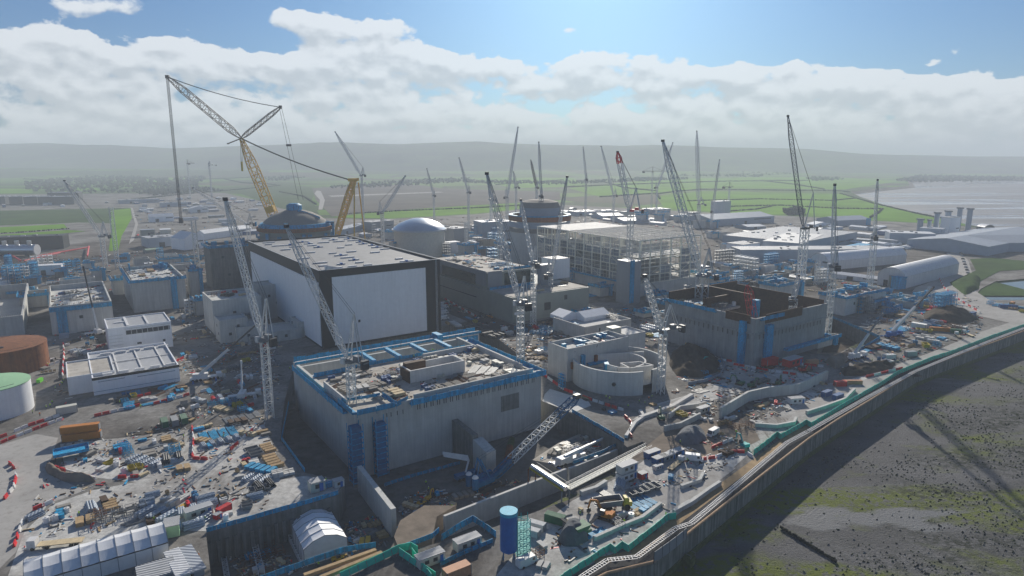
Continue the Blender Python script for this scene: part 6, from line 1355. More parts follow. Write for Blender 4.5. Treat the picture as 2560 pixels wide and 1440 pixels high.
# ------------------------------------------------------------------ sheds and plant in the distance
def shed(label, A, B, depth, hp, roof='flat', wm='blue_clad', rm='roof_shed', cat='shed', name='shed', rise=.35, door=None, group=None, z=0, ribs=0):
    a, b = G(*A, z), G(*B, z); h = hp * a.y / F / math.cos(TH) * .97; w = (b - a).length
    t = thing(name, label, cat, a, math.atan2(b.y - a.y, b.x - a.x), group); mb = MB(M[wm])
    if roof == 'flat':
        mb.box(0, w, 0, depth, 0, h); mb.build('wall', t); mb = MB(M[rm]); mb.box(-.3, w + .3, -.3, depth + .3, h, h + .5); mb.build('roof', t)
    elif roof == 'lean':
        mb.hexa([(0, 0, 0), (w, 0, 0), (w, depth, 0), (0, depth, 0)], [(0, 0, h), (w, 0, h), (w, depth, h * 1.25), (0, depth, h * 1.25)]); mb.build('wall', t); mb = MB(M[rm]); mb.hexa([(-.4, -.4, h), (w + .4, -.4, h), (w + .4, depth, h * 1.25), (-.4, depth, h * 1.25)], [(-.4, -.4, h + .5), (w + .4, -.4, h + .5), (w + .4, depth, h * 1.25 + .5), (-.4, depth, h * 1.25 + .5)]); mb.build('roof', t)
    else:
        ax = 'x' if roof.endswith('x') else 'y'; e = h * (1 - rise); gable(mb, 0, w, 0, depth, 0, e, h); mb = MB(M[wm])
        n = 2 if roof.startswith('gable') else 10; prof = []
        for i in range(n + 1): f = i / n; prof.append((f, e + (h - e) * (1 - abs(2 * f - 1) if n == 2 else math.sin(math.pi * f) ** .7)))
        P = (lambda s, f, zz: (s * w, f * depth, zz)) if ax == 'x' else (lambda s, f, zz: (f * w, s * depth, zz))
        mb.add([P(0, 0, 0)] + [P(0, f, zz) for f, zz in prof] + [P(0, 1, 0)], [tuple(range(n + 3))]); mb.add([P(1, 0, 0)] + [P(1, f, zz) for f, zz in prof] + [P(1, 1, 0)], [tuple(range(n + 3))])
        for f in (0, 1): mb.add([P(0, f, 0), P(1, f, 0), P(1, f, e), P(0, f, e)], [(0, 1, 2, 3)])
        mb.build('wall', t); mb = MB(M[rm]); vs = [P(s, f, zz + .15) for s in (-.005, 1.005) for f, zz in prof]; mb.add(vs, [(i, i + 1, n + 2 + i, n + 1 + i) for i in range(n)]); mb.build('roof', t)
        if ribs:
            mb = MB(M['white_steel'])
            for k in range(ribs + 1):
                for (f, zz), (f2, z2) in zip(prof, prof[1:]): mb.beam(P(k / ribs, f, zz + .3), P(k / ribs, f2, z2 + .3), .35)
            mb.build('rib', t)
    rr_ = random.Random(int(a.x * 3 + a.y))
    if roof == 'flat' and w > 18 and depth > 12 and name == 'shed':
        for k in range(min(10, int(w * depth / 160))):
            x, y = rr_.uniform(2, w - 5), rr_.uniform(2, depth - 4); mb = MB(M[rr_.choice(('white_plastic', 'grey_steel'))]); mb.box(x, x + rr_.uniform(1.5, 5), y, y + rr_.uniform(1, 2.4), h + .5, h + rr_.uniform(1, 1.9)); mb.build('roof_vent', t)
    if w > 12 and not door and cat in ('shed', 'building', 'office'):
        x = w * rr_.uniform(.15, .6); mb = MB(M['dark_clad']); mb.box(x, x + min(5, w * .16), -.12, -.01, 0, min(h * .55, 5)); mb.build('door', t)
        mb = MB(M['glass']); mb.box(w * .66, w * .94, -.1, -.01, h * .42, h * .42 + min(1.4, h * .15)); mb.build('window_band', t)
    if door: mb = MB(M[door[0]]); mb.box(w * door[1], w * door[2], -.15, -.01, 0, h * door[3]); mb.build('door', t)
    return t
def far(n, *a, **k): r = shed(*a, **k); landmark(n, r.location + Vector((0, 0, 0))) if n else 0; return r
far('the long ribbed white shed', 'long white shed with a ribbed arched roof beside the haul road', (2192, 712), (2262, 722), 108, 50, 'archy', 'white_corr', 'white_corr', ribs=0, rise=.4)
far('the dark arched white shed', 'white arched shed with a deep blue end opening behind the ribbed one', (2026, 668), (2070, 676), 105, 40, 'archy', 'white_corr', 'white_corr', rise=.45)
shed('low white gabled tunnel shed in the dark cutting by the ribbed shed', (2076, 694), (2200, 710), 9, 16, 'gablex', 'white_corr', 'white_corr')
shed('green grey low building under the side of the long ribbed shed', (2262, 722), (2372, 672), 12, 24, 'lean', 'grey_green', 'roof_shed', cat='building')
mb = MB(M['blue_net'])
shed('bright blue box under the corner of the long ribbed shed', (2243, 724), (2264, 722), 6, 30, 'flat', 'blue_net', 'blue_net', cat='scaffold box')
shed('bright blue tarpaulin block beside the arched white shed', (2136, 642), (2180, 632), 14, 22, 'flat', 'blue_net', 'blue_net', cat='covered stack')
far('the broad grey flat roofed hall', 'broad grey clad hall with a pale flat roof on the right', (2000, 640), (2140, 610), 90, 34, 'flat', 'blue_clad', 'roof_pale')
shed('long blue grey hall behind the broad grey hall', (1905, 636), (2002, 644), 100, 34, 'flat', 'blue_clad', 'roof_pale')
shed('pale blue long flat hall right of the cream frame', (1826, 650), (1850, 660), 150, 34, 'flat', 'blue_clad', 'roof_pale')
shed('square white shed below the long flat halls', (1856, 646), (1898, 640), 20, 34, 'flat', 'white_clad', 'roof_pale')
shed('low grey warehouse with two roof levels below the far green field', (1782, 566), (1935, 556), 60, 26, 'gablex', 'blue_clad', 'roof_shed')
far('the white block tower', 'white block tower with striped top at the edge of the green field', (1790, 534), (1826, 532), 14, 30, 'flat', 'white_corr', 'white_corr', cat='tower')
shed('grey gabled warehouse with a blue end under the green field', (2092, 566), (2176, 562), 40, 22, 'gablex', 'blue_clad', 'roof_shed', door=('blue_net', .86, 1.0, .8))
shed('white clustered gabled tents behind the tall dark jibbed crane', (2036, 572), (2080, 570), 16, 16, 'gabley', 'white_tent', 'white_tent')
far('the long blue sawtooth shed', 'long blue shed with a sawtooth white roof edge', (2222, 608), (2336, 612), 26, 26, 'flat', 'blue_clad', 'white_corr')
shed('large blue grey gabled shed near the right picture edge', (2372, 612), (2470, 630), 90, 32, 'gabley', 'blue_clad', 'roof_shed')
shed('huge blue grey shed running out of the picture on the right', (2470, 640), (2640, 604), 80, 36, 'gablex', 'blue_clad', 'roof_shed')
for i, (x, y, hp, w, lb) in enumerate(((2297, 588, 38, 13, 'short leftmost silo of the grey batching plant'), (2320, 588, 36, 9, 'thin low silo second from left in the batching plant'), (2337, 590, 56, 12, 'tall pale silo of the batching plant with square top'), (2364, 588, 58, 13, 'tall silo standing mid batching plant behind the white block'), (2393, 582, 60, 11, 'dark topped silo behind the white block of the batching plant'), (2418, 584, 60, 12, 'tallest isolated silo at the right of the batching plant'))):
    B = G(x, y); k = B.y / F; t = thing('batching_silo', lb, 'silo', B, 0, 'silos of the batching plant'); mb = MB(M['blue_clad']); mb.tube((0, 0, 5), (0, 0, hp * k), w * k / 2, n=20); mb.tube((0, 0, 5), (0, 0, 1.5), w * k / 2, w * k * .15, n=16); mb.build('body', t)
    mb = MB(M['grey_steel']); mb.box(-w * k / 2, w * k / 2, -w * k / 2, w * k / 2, hp * k, hp * k + 2); mb.build('top_frame', t)
    for e in (-1, 1): mb = MB(M['grey_steel']); mb.box(e * w * k * .4 - .4, e * w * k * .4 + .4, -.4, .4, 0, 6); mb.build('leg', t)
landmark('the grey batching plant', G(2360, 590))
shed('white square block amid the silos of the batching plant', (2370, 594), (2396, 592), 12, 50, 'flat', 'white_clad', 'roof_pale', cat='building')
shed('low grey blue machine house in front of the batching silos', (2296, 600), (2352, 604), 20, 30, 'flat', 'blue_clad', 'roof_shed', cat='building')
shed('dark round tank house right of the batching plant', (2460, 580), (2486, 580), 16, 18, 'archy', 'dark_clad', 'white_corr')
# left background
for i, (x0, x1, lb) in enumerate(((-60, 14, 'dark long shed cut by the left picture edge'), (24, 58, 'second dark shed in the row before the wood'), (60, 94, 'third dark shed in the row before the wood'), (96, 128, 'fourth dark shed in the row before the wood'), (126, 186, 'wide dark shed ending the left row'), (120, 198, 'long dark shed standing behind the wide dark one'))):
    shed(lb, (x0, 512 - (10 if i == 5 else 0)), (x1, 511 - (10 if i == 5 else 0)), 24, 20, 'flat', 'dark_clad', 'roof_shed', group='dark sheds in a row')
landmark('the row of dark sheds', G(100, 512))
far('the long black building', 'long black building behind the silver vessel on the left', (-60, 630), (160, 622), 22, 34, 'flat', 'black_clad', 'dark_clad', cat='building')
shed('white shed with blue roof beside the embankment road', (374, 556), (436, 553), 16, 20, 'gablex', 'white_clad', 'white_corr')
shed('pale long shed behind the tall tower block with a ribbed roof', (512, 600), (630, 584), 14, 24, 'gablex', 'white_clad', 'white_corr')
far('the white gable fronted store', 'tall white store with gable front beside the tower block', (462, 626), (512, 620), 26, 44, 'gabley', 'white_clad', 'white_corr')
far('the grey flat office with dark window', 'pale flat roofed office with a dark window left of the white store', (372, 620), (442, 614), 26, 24, 'flat', 'blue_clad', 'roof_pale', cat='building', door=('dark_clad', .38, .58, .5))
shed('green roofed low shed before the pale office', (366, 632), (402, 628), 8, 9, 'gablex', 'grey_green', 'container_green')
shed('teal container workshop left of the pale office', (354, 592), (388, 590), 12, 16, 'flat', 'grey_green', 'roof_shed')
shed('white ribbed shed among the far left yard sheds', (476, 532), (522, 530), 18, 16, 'gabley', 'white_tent', 'white_corr')
shed('long grey far shed under the giant crane jib hoist rope', (300, 510), (400, 506), 18, 9, 'flat', 'blue_clad', 'roof_shed')
shed('low blue shed in the far left yard', (404, 518), (470, 515), 14, 10, 'flat', 'blue_clad', 'roof_shed')
shed('pale block of site offices in the left middle yard', (78, 690), (155, 686), 10, 24, 'flat', 'white_clad', 'white_corr', cat='office')
shed('white low store beside the left middle offices', (0, 716), (28, 712), 12, 14, 'flat', 'white_clad', 'roof_pale')
# middle background around the domes
shed('pale grey plant hall right of the giant crane back mast', (930, 578), (985, 572), 22, 22, 'flat', 'grey_clad', 'roof_pale')
shed('grey roofed store behind the hall right corner', (850, 590), (925, 572), 20, 14, 'flat', 'blue_clad', 'roof_shed')
shed('pale grey block right of the silver tank', (1136, 620), (1172, 616), 24, 48, 'flat', 'grey_clad', 'roof_pale', cat='building')
shed('light grey tower hall left of the ringed drum', (1205, 600), (1282, 596), 30, 44, 'flat', 'blue_clad', 'white_corr', cat='building')
shed('blue grey block below the ringed drum', (1190, 640), (1240, 636), 18, 34, 'flat', 'blue_clad', 'white_corr', cat='building')
shed('low white canopy on posts left of the glazed building', (1108, 636), (1150, 632), 10, 28, 'flat', 'white_clad', 'white_corr', cat='canopy')
for i, (x0, x1, y, hp, dp, lb) in enumerate(((1440, 1490, 540, 10, 30, 'bright flat roof store far behind the cream frame'), (1506, 1560, 548, 12, 40, 'grey blue store with pale roof behind the red decked crane'), (1630, 1676, 536, 12, 30, 'pale roofed shed near the field edge behind the frame'), (1560, 1626, 560, 12, 50, 'wide low shed behind the cream frame roof'), (1700, 1750, 552, 9, 30, 'low white roofed sheds left of the white block tower'), (1870, 1915, 574, 10, 30, 'small ribbed white shed before the grey warehouse'))):
    shed(lb, (x0, y), (x1, y - 2), dp, hp, 'gablex' if i % 2 else 'flat', 'blue_clad', 'white_corr' if i != 3 else 'roof_shed')
# random small sheds of the far yards, each its own thing
rr = random.Random(21); zones = (([(330, 500), (640, 492), (660, 520), (640, 590), (520, 590), (350, 580)], 44), ([(860, 575), (1280, 560), (1280, 600), (1100, 625), (960, 600)], 22), ([(1420, 525), (1760, 535), (1780, 570), (1560, 556), (1430, 545)], 26), ([(1800, 575), (2220, 570), (2220, 600), (2000, 596), (1830, 620)], 26), ([(2180, 600), (2360, 620), (2360, 640), (2180, 626)], 10), ([(1760, 660), (2000, 670), (2040, 720), (1900, 720), (1760, 700)], 12), ([(0, 500), (300, 498), (300, 516), (0, 520)], 14))
wm = ('white_clad', 'blue_clad', 'grey_clad', 'container_white', 'container_blue', 'cabin_cream', 'grey_green'); nm = {'white_clad': 'white', 'blue_clad': 'blue grey', 'grey_clad': 'grey', 'container_white': 'off white', 'container_blue': 'deep blue', 'cabin_cream': 'cream', 'grey_green': 'green grey'}
for px, n in zones:
    poly = gp(px); xs = [p.x for p in poly]; ys = [p.y for p in poly]; k = 0
    while k < n:
        p = Vector((rr.uniform(min(xs), max(xs)), rr.uniform(min(ys), max(ys)), 0))
        if not inpoly(p, poly): continue
        k += 1; w, dp, h = rr.uniform(8, 26), rr.uniform(5, 14), rr.uniform(2.6, 6); rz = AX + rr.choice((0, 1.571)) + rr.uniform(-.15, .15); m = rr.choice(wm); rf = rr.choice(('flat', 'gable', 'gable'))
        t = thing('site_shed', None, 'shed', p, rz, 'small sheds of the far yards'); mb = MB(M[m])
        if rf == 'flat': mb.box(0, w, 0, dp, 0, h); mb.build('wall', t); mb = MB(M[rr.choice(('roof_shed', 'white_corr', 'roof_pale'))]); mb.box(-.2, w + .2, -.2, dp + .2, h, h + .3); mb.build('roof', t)
        else:
            mb.box(0, w, 0, dp, 0, h * .75); mb.add([(0, 0, h * .75), (0, dp, h * .75), (0, dp / 2, h)], [(0, 1, 2)]); mb.add([(w, 0, h * .75), (w, dp, h * .75), (w, dp / 2, h)], [(0, 1, 2)]); mb.build('wall', t)
            mb = MB(M[rr.choice(('white_corr', 'roof_shed', 'white_tent'))]); mb.add([(0, -.3, h * .74), (w, -.3, h * .74), (w, dp / 2, h + .05), (0, dp / 2, h + .05), (w, dp + .3, h * .74), (0, dp + .3, h * .74)], [(0, 1, 2, 3), (3, 2, 4, 5)]); mb.build('roof', t)
        AUTO.append((t, f"{'small' if w < 14 else 'long'} {nm[m]} {'flat roofed' if rf == 'flat' else 'gabled'} shed"))
# silver vessel and red pipework on the left
B = G(-10, 640); t = thing('silver_vessel', 'long silver pressure vessel with three stacks and a white end', 'vessel', B, .05); k = B.y / F; r = 13 * k; l = 100 * k
mb = MB(M['silver']); mb.tube((-10 * k, 0, r + 1), (l, 0, r + 1), r, n=20); mb.build('shell', t); mb = MB(M['white_plastic']); mb.tube((l, 0, r + 1), (l + 1.2, 0, r + 1), r * 1.05, n=20); mb.build('end_plate', t)
for i in range(3): mb = MB(M['silver']); mb.tube((l * (.25 + .3 * i), 0, r * 2), (l * (.25 + .3 * i), 0, r * 2 + 5), 2.2, n=12); mb.build('stack', t)
mb = MB(M['dark_steel']); 
for x in (l * .2, l * .8): mb.box(x - 1, x + 1, -r * .8, r * .8, 0, 2)
mb.build('saddle', t); landmark('the silver vessel', B + Vector((l * .6, -10, 0)))
for a, b, lb in (((-5, 618), (52, 652), 'slanting red pipe boom in front of the silver vessel'), ((95, 640), (222, 618), 'long red pipe run right of the silver vessel'), ((222, 616), (218, 640), 'short red pipe leg below the yellow valve'), ((60, 652), (150, 632), 'red pipe run crossing the left yard')):
    A, B_ = G(*a, 3), G(*b, 3); mb = MB(M['red']); mb.tube((0, 0, 0), B_ - A, .8, n=8)
    for f in (.1, .5, .9): q = (B_ - A) * f; mb.beam(q, q - Vector((0, 0, 3)), .3)
    solo('red_pipe', mb, lb, 'pipe', A)

shed('corrugated grey roof beside the front of the long white tent', (352, 1474), (440, 1446), 6, 22, 'lean', 'grey_clad', 'roof_pale', cat='shelter')
shed('pale corrugated roof walkway between the white tent and the dark pit', (446, 1462), (478, 1450), 12, 22, 'lean', 'cabin_cream', 'white_corr', cat='shelter')
shed('grey corrugated shelter at the left edge of the tent pit', (486, 1446), (512, 1436), 12, 18, 'lean', 'grey_clad', 'roof_shed', cat='shelter')
# ------------------------------------------------------------------ props: one template of each kind, copied with its parts
def tint(o): o['tint'] = 1; return o
def T_container(l=6.1, w=2.44, h=2.6, name='shipping_container', cat='container'):
    def f():
        t = thing(name, None, cat); mb = MB(M['container_white']); mb.box(-l/2, l/2, -w/2, w/2, .12, h); tint(mb.build('body', t))
        mb = MB(M['grey_steel'])
        for x in (-l/2 - .03, l/2 - .13):
            for y in (-w/2 - .03, w/2 - .13): mb.box(x, x + .16, y, y + .16, 0, h + .04)
        mb.build('corner_post', t)
        mb = MB(M['container_grey']); mb.box(l/2 + .01, l/2 + .06, -w/2 + .2, -.03, .25, h - .2); mb.box(l/2 + .01, l/2 + .06, .03, w/2 - .2, .25, h - .2); mb.build('door', t); return t
    return template(f)
def T_cabin(l=7.2, w=3.0, h=2.9, n=2):
    def f():
        t = thing('site_cabin', None, 'cabin'); mb = MB(M['container_white']); mb.box(-l/2, l/2, -w/2, w/2, .2, h - .15); tint(mb.build('body', t))
        mb = MB(M['roof_pale']); mb.box(-l/2 - .12, l/2 + .12, -w/2 - .12, w/2 + .12, h - .15, h); mb.build('roof', t)
        for i in range(n):
            x = -l/2 + l * (i + .6) / (n + 1); mb = MB(M['glass']); mb.box(x, x + 1.2, -w/2 - .05, -w/2, 1.1, 2.1); mb.build('window', t)
        mb = MB(M['blue_paint']); mb.box(l/2 - 1.4, l/2 - .5, -w/2 - .06, -w/2, .25, 2.3); mb.build('door', t)
        mb = MB(M['dark_steel']); mb.box(-l/2 + .4, l/2 - .4, -w/2 + .3, w/2 - .3, 0, .19); mb.build('base', t); return t
    return template(f)
def T_solo(name, cat, fn, m):
    def f():
        mb = MB(M[m]); fn(mb); o = mb.build(name); o['category'] = cat; o['tint'] = 1; return o
    return template(f)
def f_barrier(mb):
    mb.hexa([(-1.25, -.38, 0), (1.25, -.38, 0), (1.25, .38, 0), (-1.25, .38, 0)], [(-1.22, -.3, .3), (1.22, -.3, .3), (1.22, .3, .3), (-1.22, .3, .3)])
    mb.hexa([(-1.22, -.22, .3), (1.22, -.22, .3), (1.22, .22, .3), (-1.22, .22, .3)], [(-1.2, -.16, 1.1), (1.2, -.16, 1.1), (1.2, .16, 1.1), (-1.2, .16, 1.1)])
def f_panels(mb):
    r = random.Random(1); z = 0
    for i in range(6): a = r.uniform(-.12, .12); mb.rbox(r.uniform(-.1, .1), r.uniform(-.1, .1), z, 3.6, 1.6, .16, a * .4); z += .2
def f_timber(mb):
    r = random.Random(2)
    for z in range(4):
        for y in range(5): mb.box(-2 + r.uniform(-.2, .2), 2 + r.uniform(-.2, .2), -.75 + y * .31, -.5 + y * .31, z * .27, z * .27 + .23)
def f_rebar(mb):
    r = random.Random(3)
    for i in range(22): y = r.uniform(-.6, .6); z = r.uniform(.05, .5) * (1 - abs(y)); mb.beam((-3 + r.uniform(-.3, .3), y, z), (3 + r.uniform(-.3, .3), y + r.uniform(-.15, .15), z), .07)
    for x in (-1.8, 1.8): mb.box(x - .1, x + .1, -.7, .7, 0, .05)
def f_pipes(mb):
    for z, n in ((0, 5), (1, 4), (2, 3)):
        for i in range(n): y = (i - (n - 1) / 2) * .62; mb.tube((-2.6 + .15 * ((i + z) % 3), y, .3 + z * .54), (2.6 + .12 * (i % 2), y, .3 + z * .54), .3, n=10)
def f_crate(mb):
    mb.box(-.9, .9, -.65, .65, .15, 1.25)
    for y in (-.5, 0, .5): mb.box(-.95, .95, y - .06, y + .06, 0, .14)
    for x in (-.85, 0, .8): mb.box(x, x + .08, -.69, -.65, .15, 1.28); mb.box(x, x + .08, .65, .69, .15, 1.28)
    mb.box(-.95, .95, -.7, .7, 1.25, 1.33)
def f_skip(mb):
    for a, b in (((-1.3, -.85, -1.9, -.95), .0), ): pass
    B = [(-1.3, -.8, .1), (1.3, -.8, .1), (1.3, .8, .1), (-1.3, .8, .1)]; T = [(-1.9, -.95, 1.4), (1.9, -.95, 1.4), (1.9, .95, 1.4), (-1.9, .95, 1.4)]
    mb.add(B + T, [(0, 1, 5, 4), (1, 2, 6, 5), (2, 3, 7, 6), (3, 0, 4, 7), (3, 2, 1, 0)]); I = [(x * .93, y * .9, z + (.06 if z < 1 else 0)) for x, y, z in B + T]; mb.add(I, [(4, 5, 1, 0), (5, 6, 2, 1), (6, 7, 3, 2), (7, 4, 0, 3), (0, 1, 2, 3)])
    for i in range(4): mb.beam(T[i], T[(i + 1) % 4], .12)
    for x in (-.9, .9): mb.beam((x, -.95, .3), (x, -1.02, 1.35), .1); mb.beam((x, .95, .3), (x, 1.02, 1.35), .1)
def f_frame(mb):
    for x in (-1.5, 0, 1.5):
        for y in (-1, 1): mb.beam((x, y, 0), (x, y, 1.9), .1)
    for z in (.3, 1.1, 1.9):
        for y in (-1, 1): mb.beam((-1.5, y, z), (1.5, y, z), .09)
        for x in (-1.5, 0, 1.5): mb.beam((x, -1, z), (x, 1, z), .09)
    mb.beam((-1.5, -1, 0), (1.5, -1, 1.9), .08); mb.beam((-1.5, 1, 1.9), (1.5, 1, 0), .08)
def f_genset(mb):
    mb.box(-1.5, 1.5, -.6, .6, .2, 1.5); mb.box(-1.55, -.9, -.62, .62, .5, 1.35); mb.box(.4, 1.2, -.3, .3, 1.5, 1.75); mb.tube((-.6, .2, 1.5), (-.6, .2, 2.0), .09, n=8); mb.box(-1.6, 1.6, -.5, .5, 0, .2)
def f_tankbox(mb):
    mb.tube((0, 0, .2), (0, 0, 1.7), .85, n=16); mb.tube((0, 0, 1.71), (0, 0, 1.9), .3, n=10); mb.box(-.9, .9, -.9, .9, 0, .18)
def f_spool(mb):
    mb.tube((0, -.5, .8), (0, .5, .8), .45, n=14); mb.tube((0, -.6, .8), (0, -.5, .8), .8, n=18); mb.tube((0, .5, .8), (0, .6, .8), .8, n=18)
def f_blocks(mb):
    r = random.Random(4)
    for i in range(5): mb.rbox(-3.2 + i * 1.62, r.uniform(-.08, .08), 0, 1.5, .75, .8, r.uniform(-.04, .04))
    for i in range(2): mb.rbox(-1.6 + i * 1.62, 0, .8, 1.5, .72, .78, r.uniform(-.04, .04))
def f_beams(mb):
    r = random.Random(6)
    for i in range(6):
        y = -1 + i * .42; x = r.uniform(-.6, .6)
        mb.box(x - 4, x + 4, y - .14, y + .14, 0, .04); mb.box(x - 4, x + 4, y - .02, y + .02, .04, .3); mb.box(x - 4, x + 4, y - .14, y + .14, .3, .34)
def f_scaf(mb):
    for x in (-2, 0, 2):
        for y in (-1, 1): mb.beam((x, y, 0), (x, y, 9), .16)
    for z in (1.8, 3.6, 5.4, 7.2, 9):
        mb.box(-2.1, 2.1, -1, 1, z - .1, z)
        for y in (-1, 1): mb.beam((-2, y, z + .9 if z < 9 else z + .6), (2, y, z + .9 if z < 9 else z + .6), .12)
    for k in range(5): y = -1.05; mb.beam((-2 if k % 2 else 2, y, k * 1.8), (2 if k % 2 else -2, y, k * 1.8 + 1.8), .12)
def f_hut(mb):
    mb.box(-1.2, 1.2, -1.2, 1.2, 0, 2.3); mb.box(-1.35, 1.35, -1.35, 1.35, 2.3, 2.42); mb.box(-.5, .4, -1.25, -1.2, .1, 2)
zt_ob = OB[3]
TP = dict(container=T_container(), container_long=T_container(12.2), cabin=T_cabin(), hut=T_cabin(3.4, 2.6, 2.7, 1),
    barrier=T_solo('barrier_block', 'barrier', f_barrier, 'red'), panels=T_solo('panel_stack', 'panel stack', f_panels, 'timber_grey'), timber=T_solo('timber_stack', 'timber stack', f_timber, 'timber'),
    rebar=T_solo('rebar_bundle', 'rebar bundle', f_rebar, 'rebar'), pipes=T_solo('pipe_bundle', 'pipe bundle', f_pipes, 'blue_clad'), crate=T_solo('crate', 'crate', f_crate, 'timber_pale'),
    skip=T_solo('skip', 'skip', f_skip, 'yellow_dull'), frame=T_solo('formwork_frame', 'formwork frame', f_frame, 'grey_steel'), genset=T_solo('generator', 'generator', f_genset, 'white_plastic'),
    tank=T_solo('water_tank', 'tank', f_tankbox, 'white_plastic'), spool=T_solo('cable_drum', 'cable drum', f_spool, 'timber'), blocks=T_solo('concrete_block_row', 'concrete blocks', f_blocks, 'concrete_pale'), scaf=T_solo('scaffold_tower', 'scaffold', f_scaf, 'white_steel'), beams=T_solo('steel_beam_stack', 'steel beams', f_beams, 'grey_steel'))
CN = {'container_white': 'white', 'container_blue': 'blue', 'container_green': 'green', 'container_red': 'red', 'orange': 'orange', 'salmon': 'salmon pink', 'container_grey': 'grey', 'cabin_cream': 'cream', 'timber_grey': 'grey', 'timber': 'brown', 'timber_pale': 'pale', 'plywood_dark': 'dark', 'concrete_pale': 'pale', 'concrete': 'grey',
      'rebar': 'rusty', 'grey_steel': 'grey', 'dark_steel': 'dark', 'blue_clad': 'slate blue', 'blue_net': 'bright blue', 'blue_deep': 'deep blue', 'white_plastic': 'white', 'yellow': 'yellow', 'yellow_dull': 'dull yellow', 'lime': 'lime green', 'red': 'red', 'white_steel': 'white', 'teal_net': 'teal', 'red_dark': 'dark red', 'rust': 'rust', 'blue_paint': 'blue', 'pale_green': 'pale green'}
WORD = dict(container='shipping container', container_long='long shipping container', cabin='site cabin', hut='small site hut', panels='stack of formwork panels', timber='timber stack', rebar='bundle of rebar', pipes='bundle of pipes', crate='crate', skip='open skip', frame='scaffold frame', genset='generator', tank='water tank', spool='cable drum', blocks='row of concrete blocks', beams='stack of steel beams', scaf='tall scaffold tower')
GRP = dict(container='shipping containers on the site', container_long='shipping containers on the site', cabin='site cabins', hut='site cabins', panels='formwork panel stacks', timber='timber stacks', rebar='rebar bundles', pipes='pipe bundles', crate='crates among the materials', skip='skips', frame='scaffold frames', genset='generators', tank='water tanks', spool='cable drums', blocks='rows of concrete blocks', beams='steel beam stacks', scaf='scaffold towers')
PLACED = []
def put(kind, p, rz=AX, col=None, s=1.0, label=None):
    r = place(TP[kind], p, rz, look=None if label else f"{CN.get(col, '')} {WORD[kind]}".strip(), group=GRP[kind], s=s, col=M[col] if col else None, label=label); PLACED.append((p[0], p[1], 2.6)); return r
def at(kind, px, py, col, label=None, rz=AX, s=1.0, z=0, up=0): p = G(px, py, z); p.z += up; return put(kind, p, rz, col, s, label)
# landmarks for the label writer
for n_, x_, y_, z_ in (('the orange containers', 210, 1098, 0), ('the green containers', 440, 1070, 0), ('the yellow green skips', 450, 1180, 0), ('the dark pipe stacks', 400, 1280, 0), ('the grey gabled cabin', 500, 1290, 0), ('the white flatbed truck', 130, 1372, 0), ('the blue tray', 180, 1140, 0),
        ('the crane foot in the left yard', 640, 1120, 0), ('the pit edge by the dark slot', 700, 1200, 0), ('the stacked blue cabins', 1565, 1200, 0), ('the yellow dump truck', 1540, 1275, 0), ('the white van', 1780, 1090, 0), ('the cabin cluster by the walkway', 1650, 1160, 0), ('the round basin crane', 1650, 985, 0),
        ('the red sheds', 1780, 868, 0), ('the excavation', 2140, 850, 0), ('the blue mobile crane', 2232, 842, 0), ('the far sea wall bend', 2290, 900, 0), ('the grey gravel heap', 1725, 1110, 0), ('the retaining wall by the blue cabins', 2080, 1000, 0), ('the pit basin crane', 1418, 1160, ZP), ('the haul road junction', 2400, 770, 0), ('the left site road', 300, 640, 0),
        ('the left edge offices', 100, 700, 0), ('the lane beside the glazed building', 1180, 800, 0), ('the yard behind the open basin', 1850, 700, 0), ('the green hoarding bend', 1890, 1140, 0), ('the pond', 2460, 740, 0)): landmark(n_, G(x_, y_, z_))
# --- named containers and cabins
K = at('container_long', 206, 1098, 'orange', 'orange long container, lower of the stacked pair in the left yard', .34)
at('container_long', 204, 1096, 'orange', 'orange long container, upper of the stacked pair in the left yard', .34, up=2.65)
for i, (x, y) in enumerate(((412, 1064), (437, 1060), (460, 1055))): at('container', x, y, ('container_green', 'container_grey', 'container_green')[i], ('green container at the left of the row of three below the flat white building', 'grey green container in the middle of the row of three', 'green container at the right of the row of three')[i], AX + 1.571, .95)
at('cabin', 497, 1290, 'cabin_cream', 'grey cream gabled cabin beside the dark pipe stacks', AX + .1, 1.0)
at('container', 560, 1280, 'container_red', 'small red container standing on blue material in the lower yard', AX + .5, .72)
at('hut', 545, 1296, 'red', 'tiny red hut beside the small red container', AX + .5, .6)
at('container', 1142, 1442, 'salmon', 'salmon pink container cut off by the bottom edge', AX, 1.1)
at('cabin', 1168, 1368, 'cabin_cream', 'grey roofed cream cabin nearest the blue silo in the front trench', AX, .98, )
at('cabin', 1075, 1408, 'cabin_cream', 'grey roofed cream cabin at the bottom middle beside the green hoarding', AX, .98)
at('container', 1388, 1306, 'container_green', 'dark green container beside the silo scaffold tower', AX - 1.1, .95)
for i, (x, y) in enumerate(((1328, 1338), (1342, 1322))): at('container', x, y, 'container_white', ('white container nearer the silo scaffold tower', 'white container between the silo scaffold and green container')[i], AX - 1.1, .8)
at('cabin', 1566, 1198, 'container_white', 'white and blue cabin, lower of the stacked pair by the walkway', AX, .95)
at('cabin', 1566, 1198, 'container_white', 'white and blue cabin, upper of the stacked pair by the walkway', AX, .95, up=2.76)
at('hut', 1606, 1196, 'container_red', 'small red hut right of the stacked blue cabins', AX, .8)
for i, (x, y, c_) in enumerate(((1630, 1142, 'container_blue'), (1650, 1156, 'container_blue'), (1668, 1150, 'container_grey'), (1690, 1140, 'container_blue'), (1645, 1172, 'container_white'))): at('cabin', x, y, c_, ('blue cabin at the back left of the walkway cabin cluster', 'blue grey cabin at the front of the walkway cabin cluster', 'grey cabin in the middle of the walkway cabin cluster', 'dark blue cabin at the right of the walkway cabin cluster', 'narrow white cabin before the walkway cabin cluster')[i], AX, .8 if i < 4 else .5)
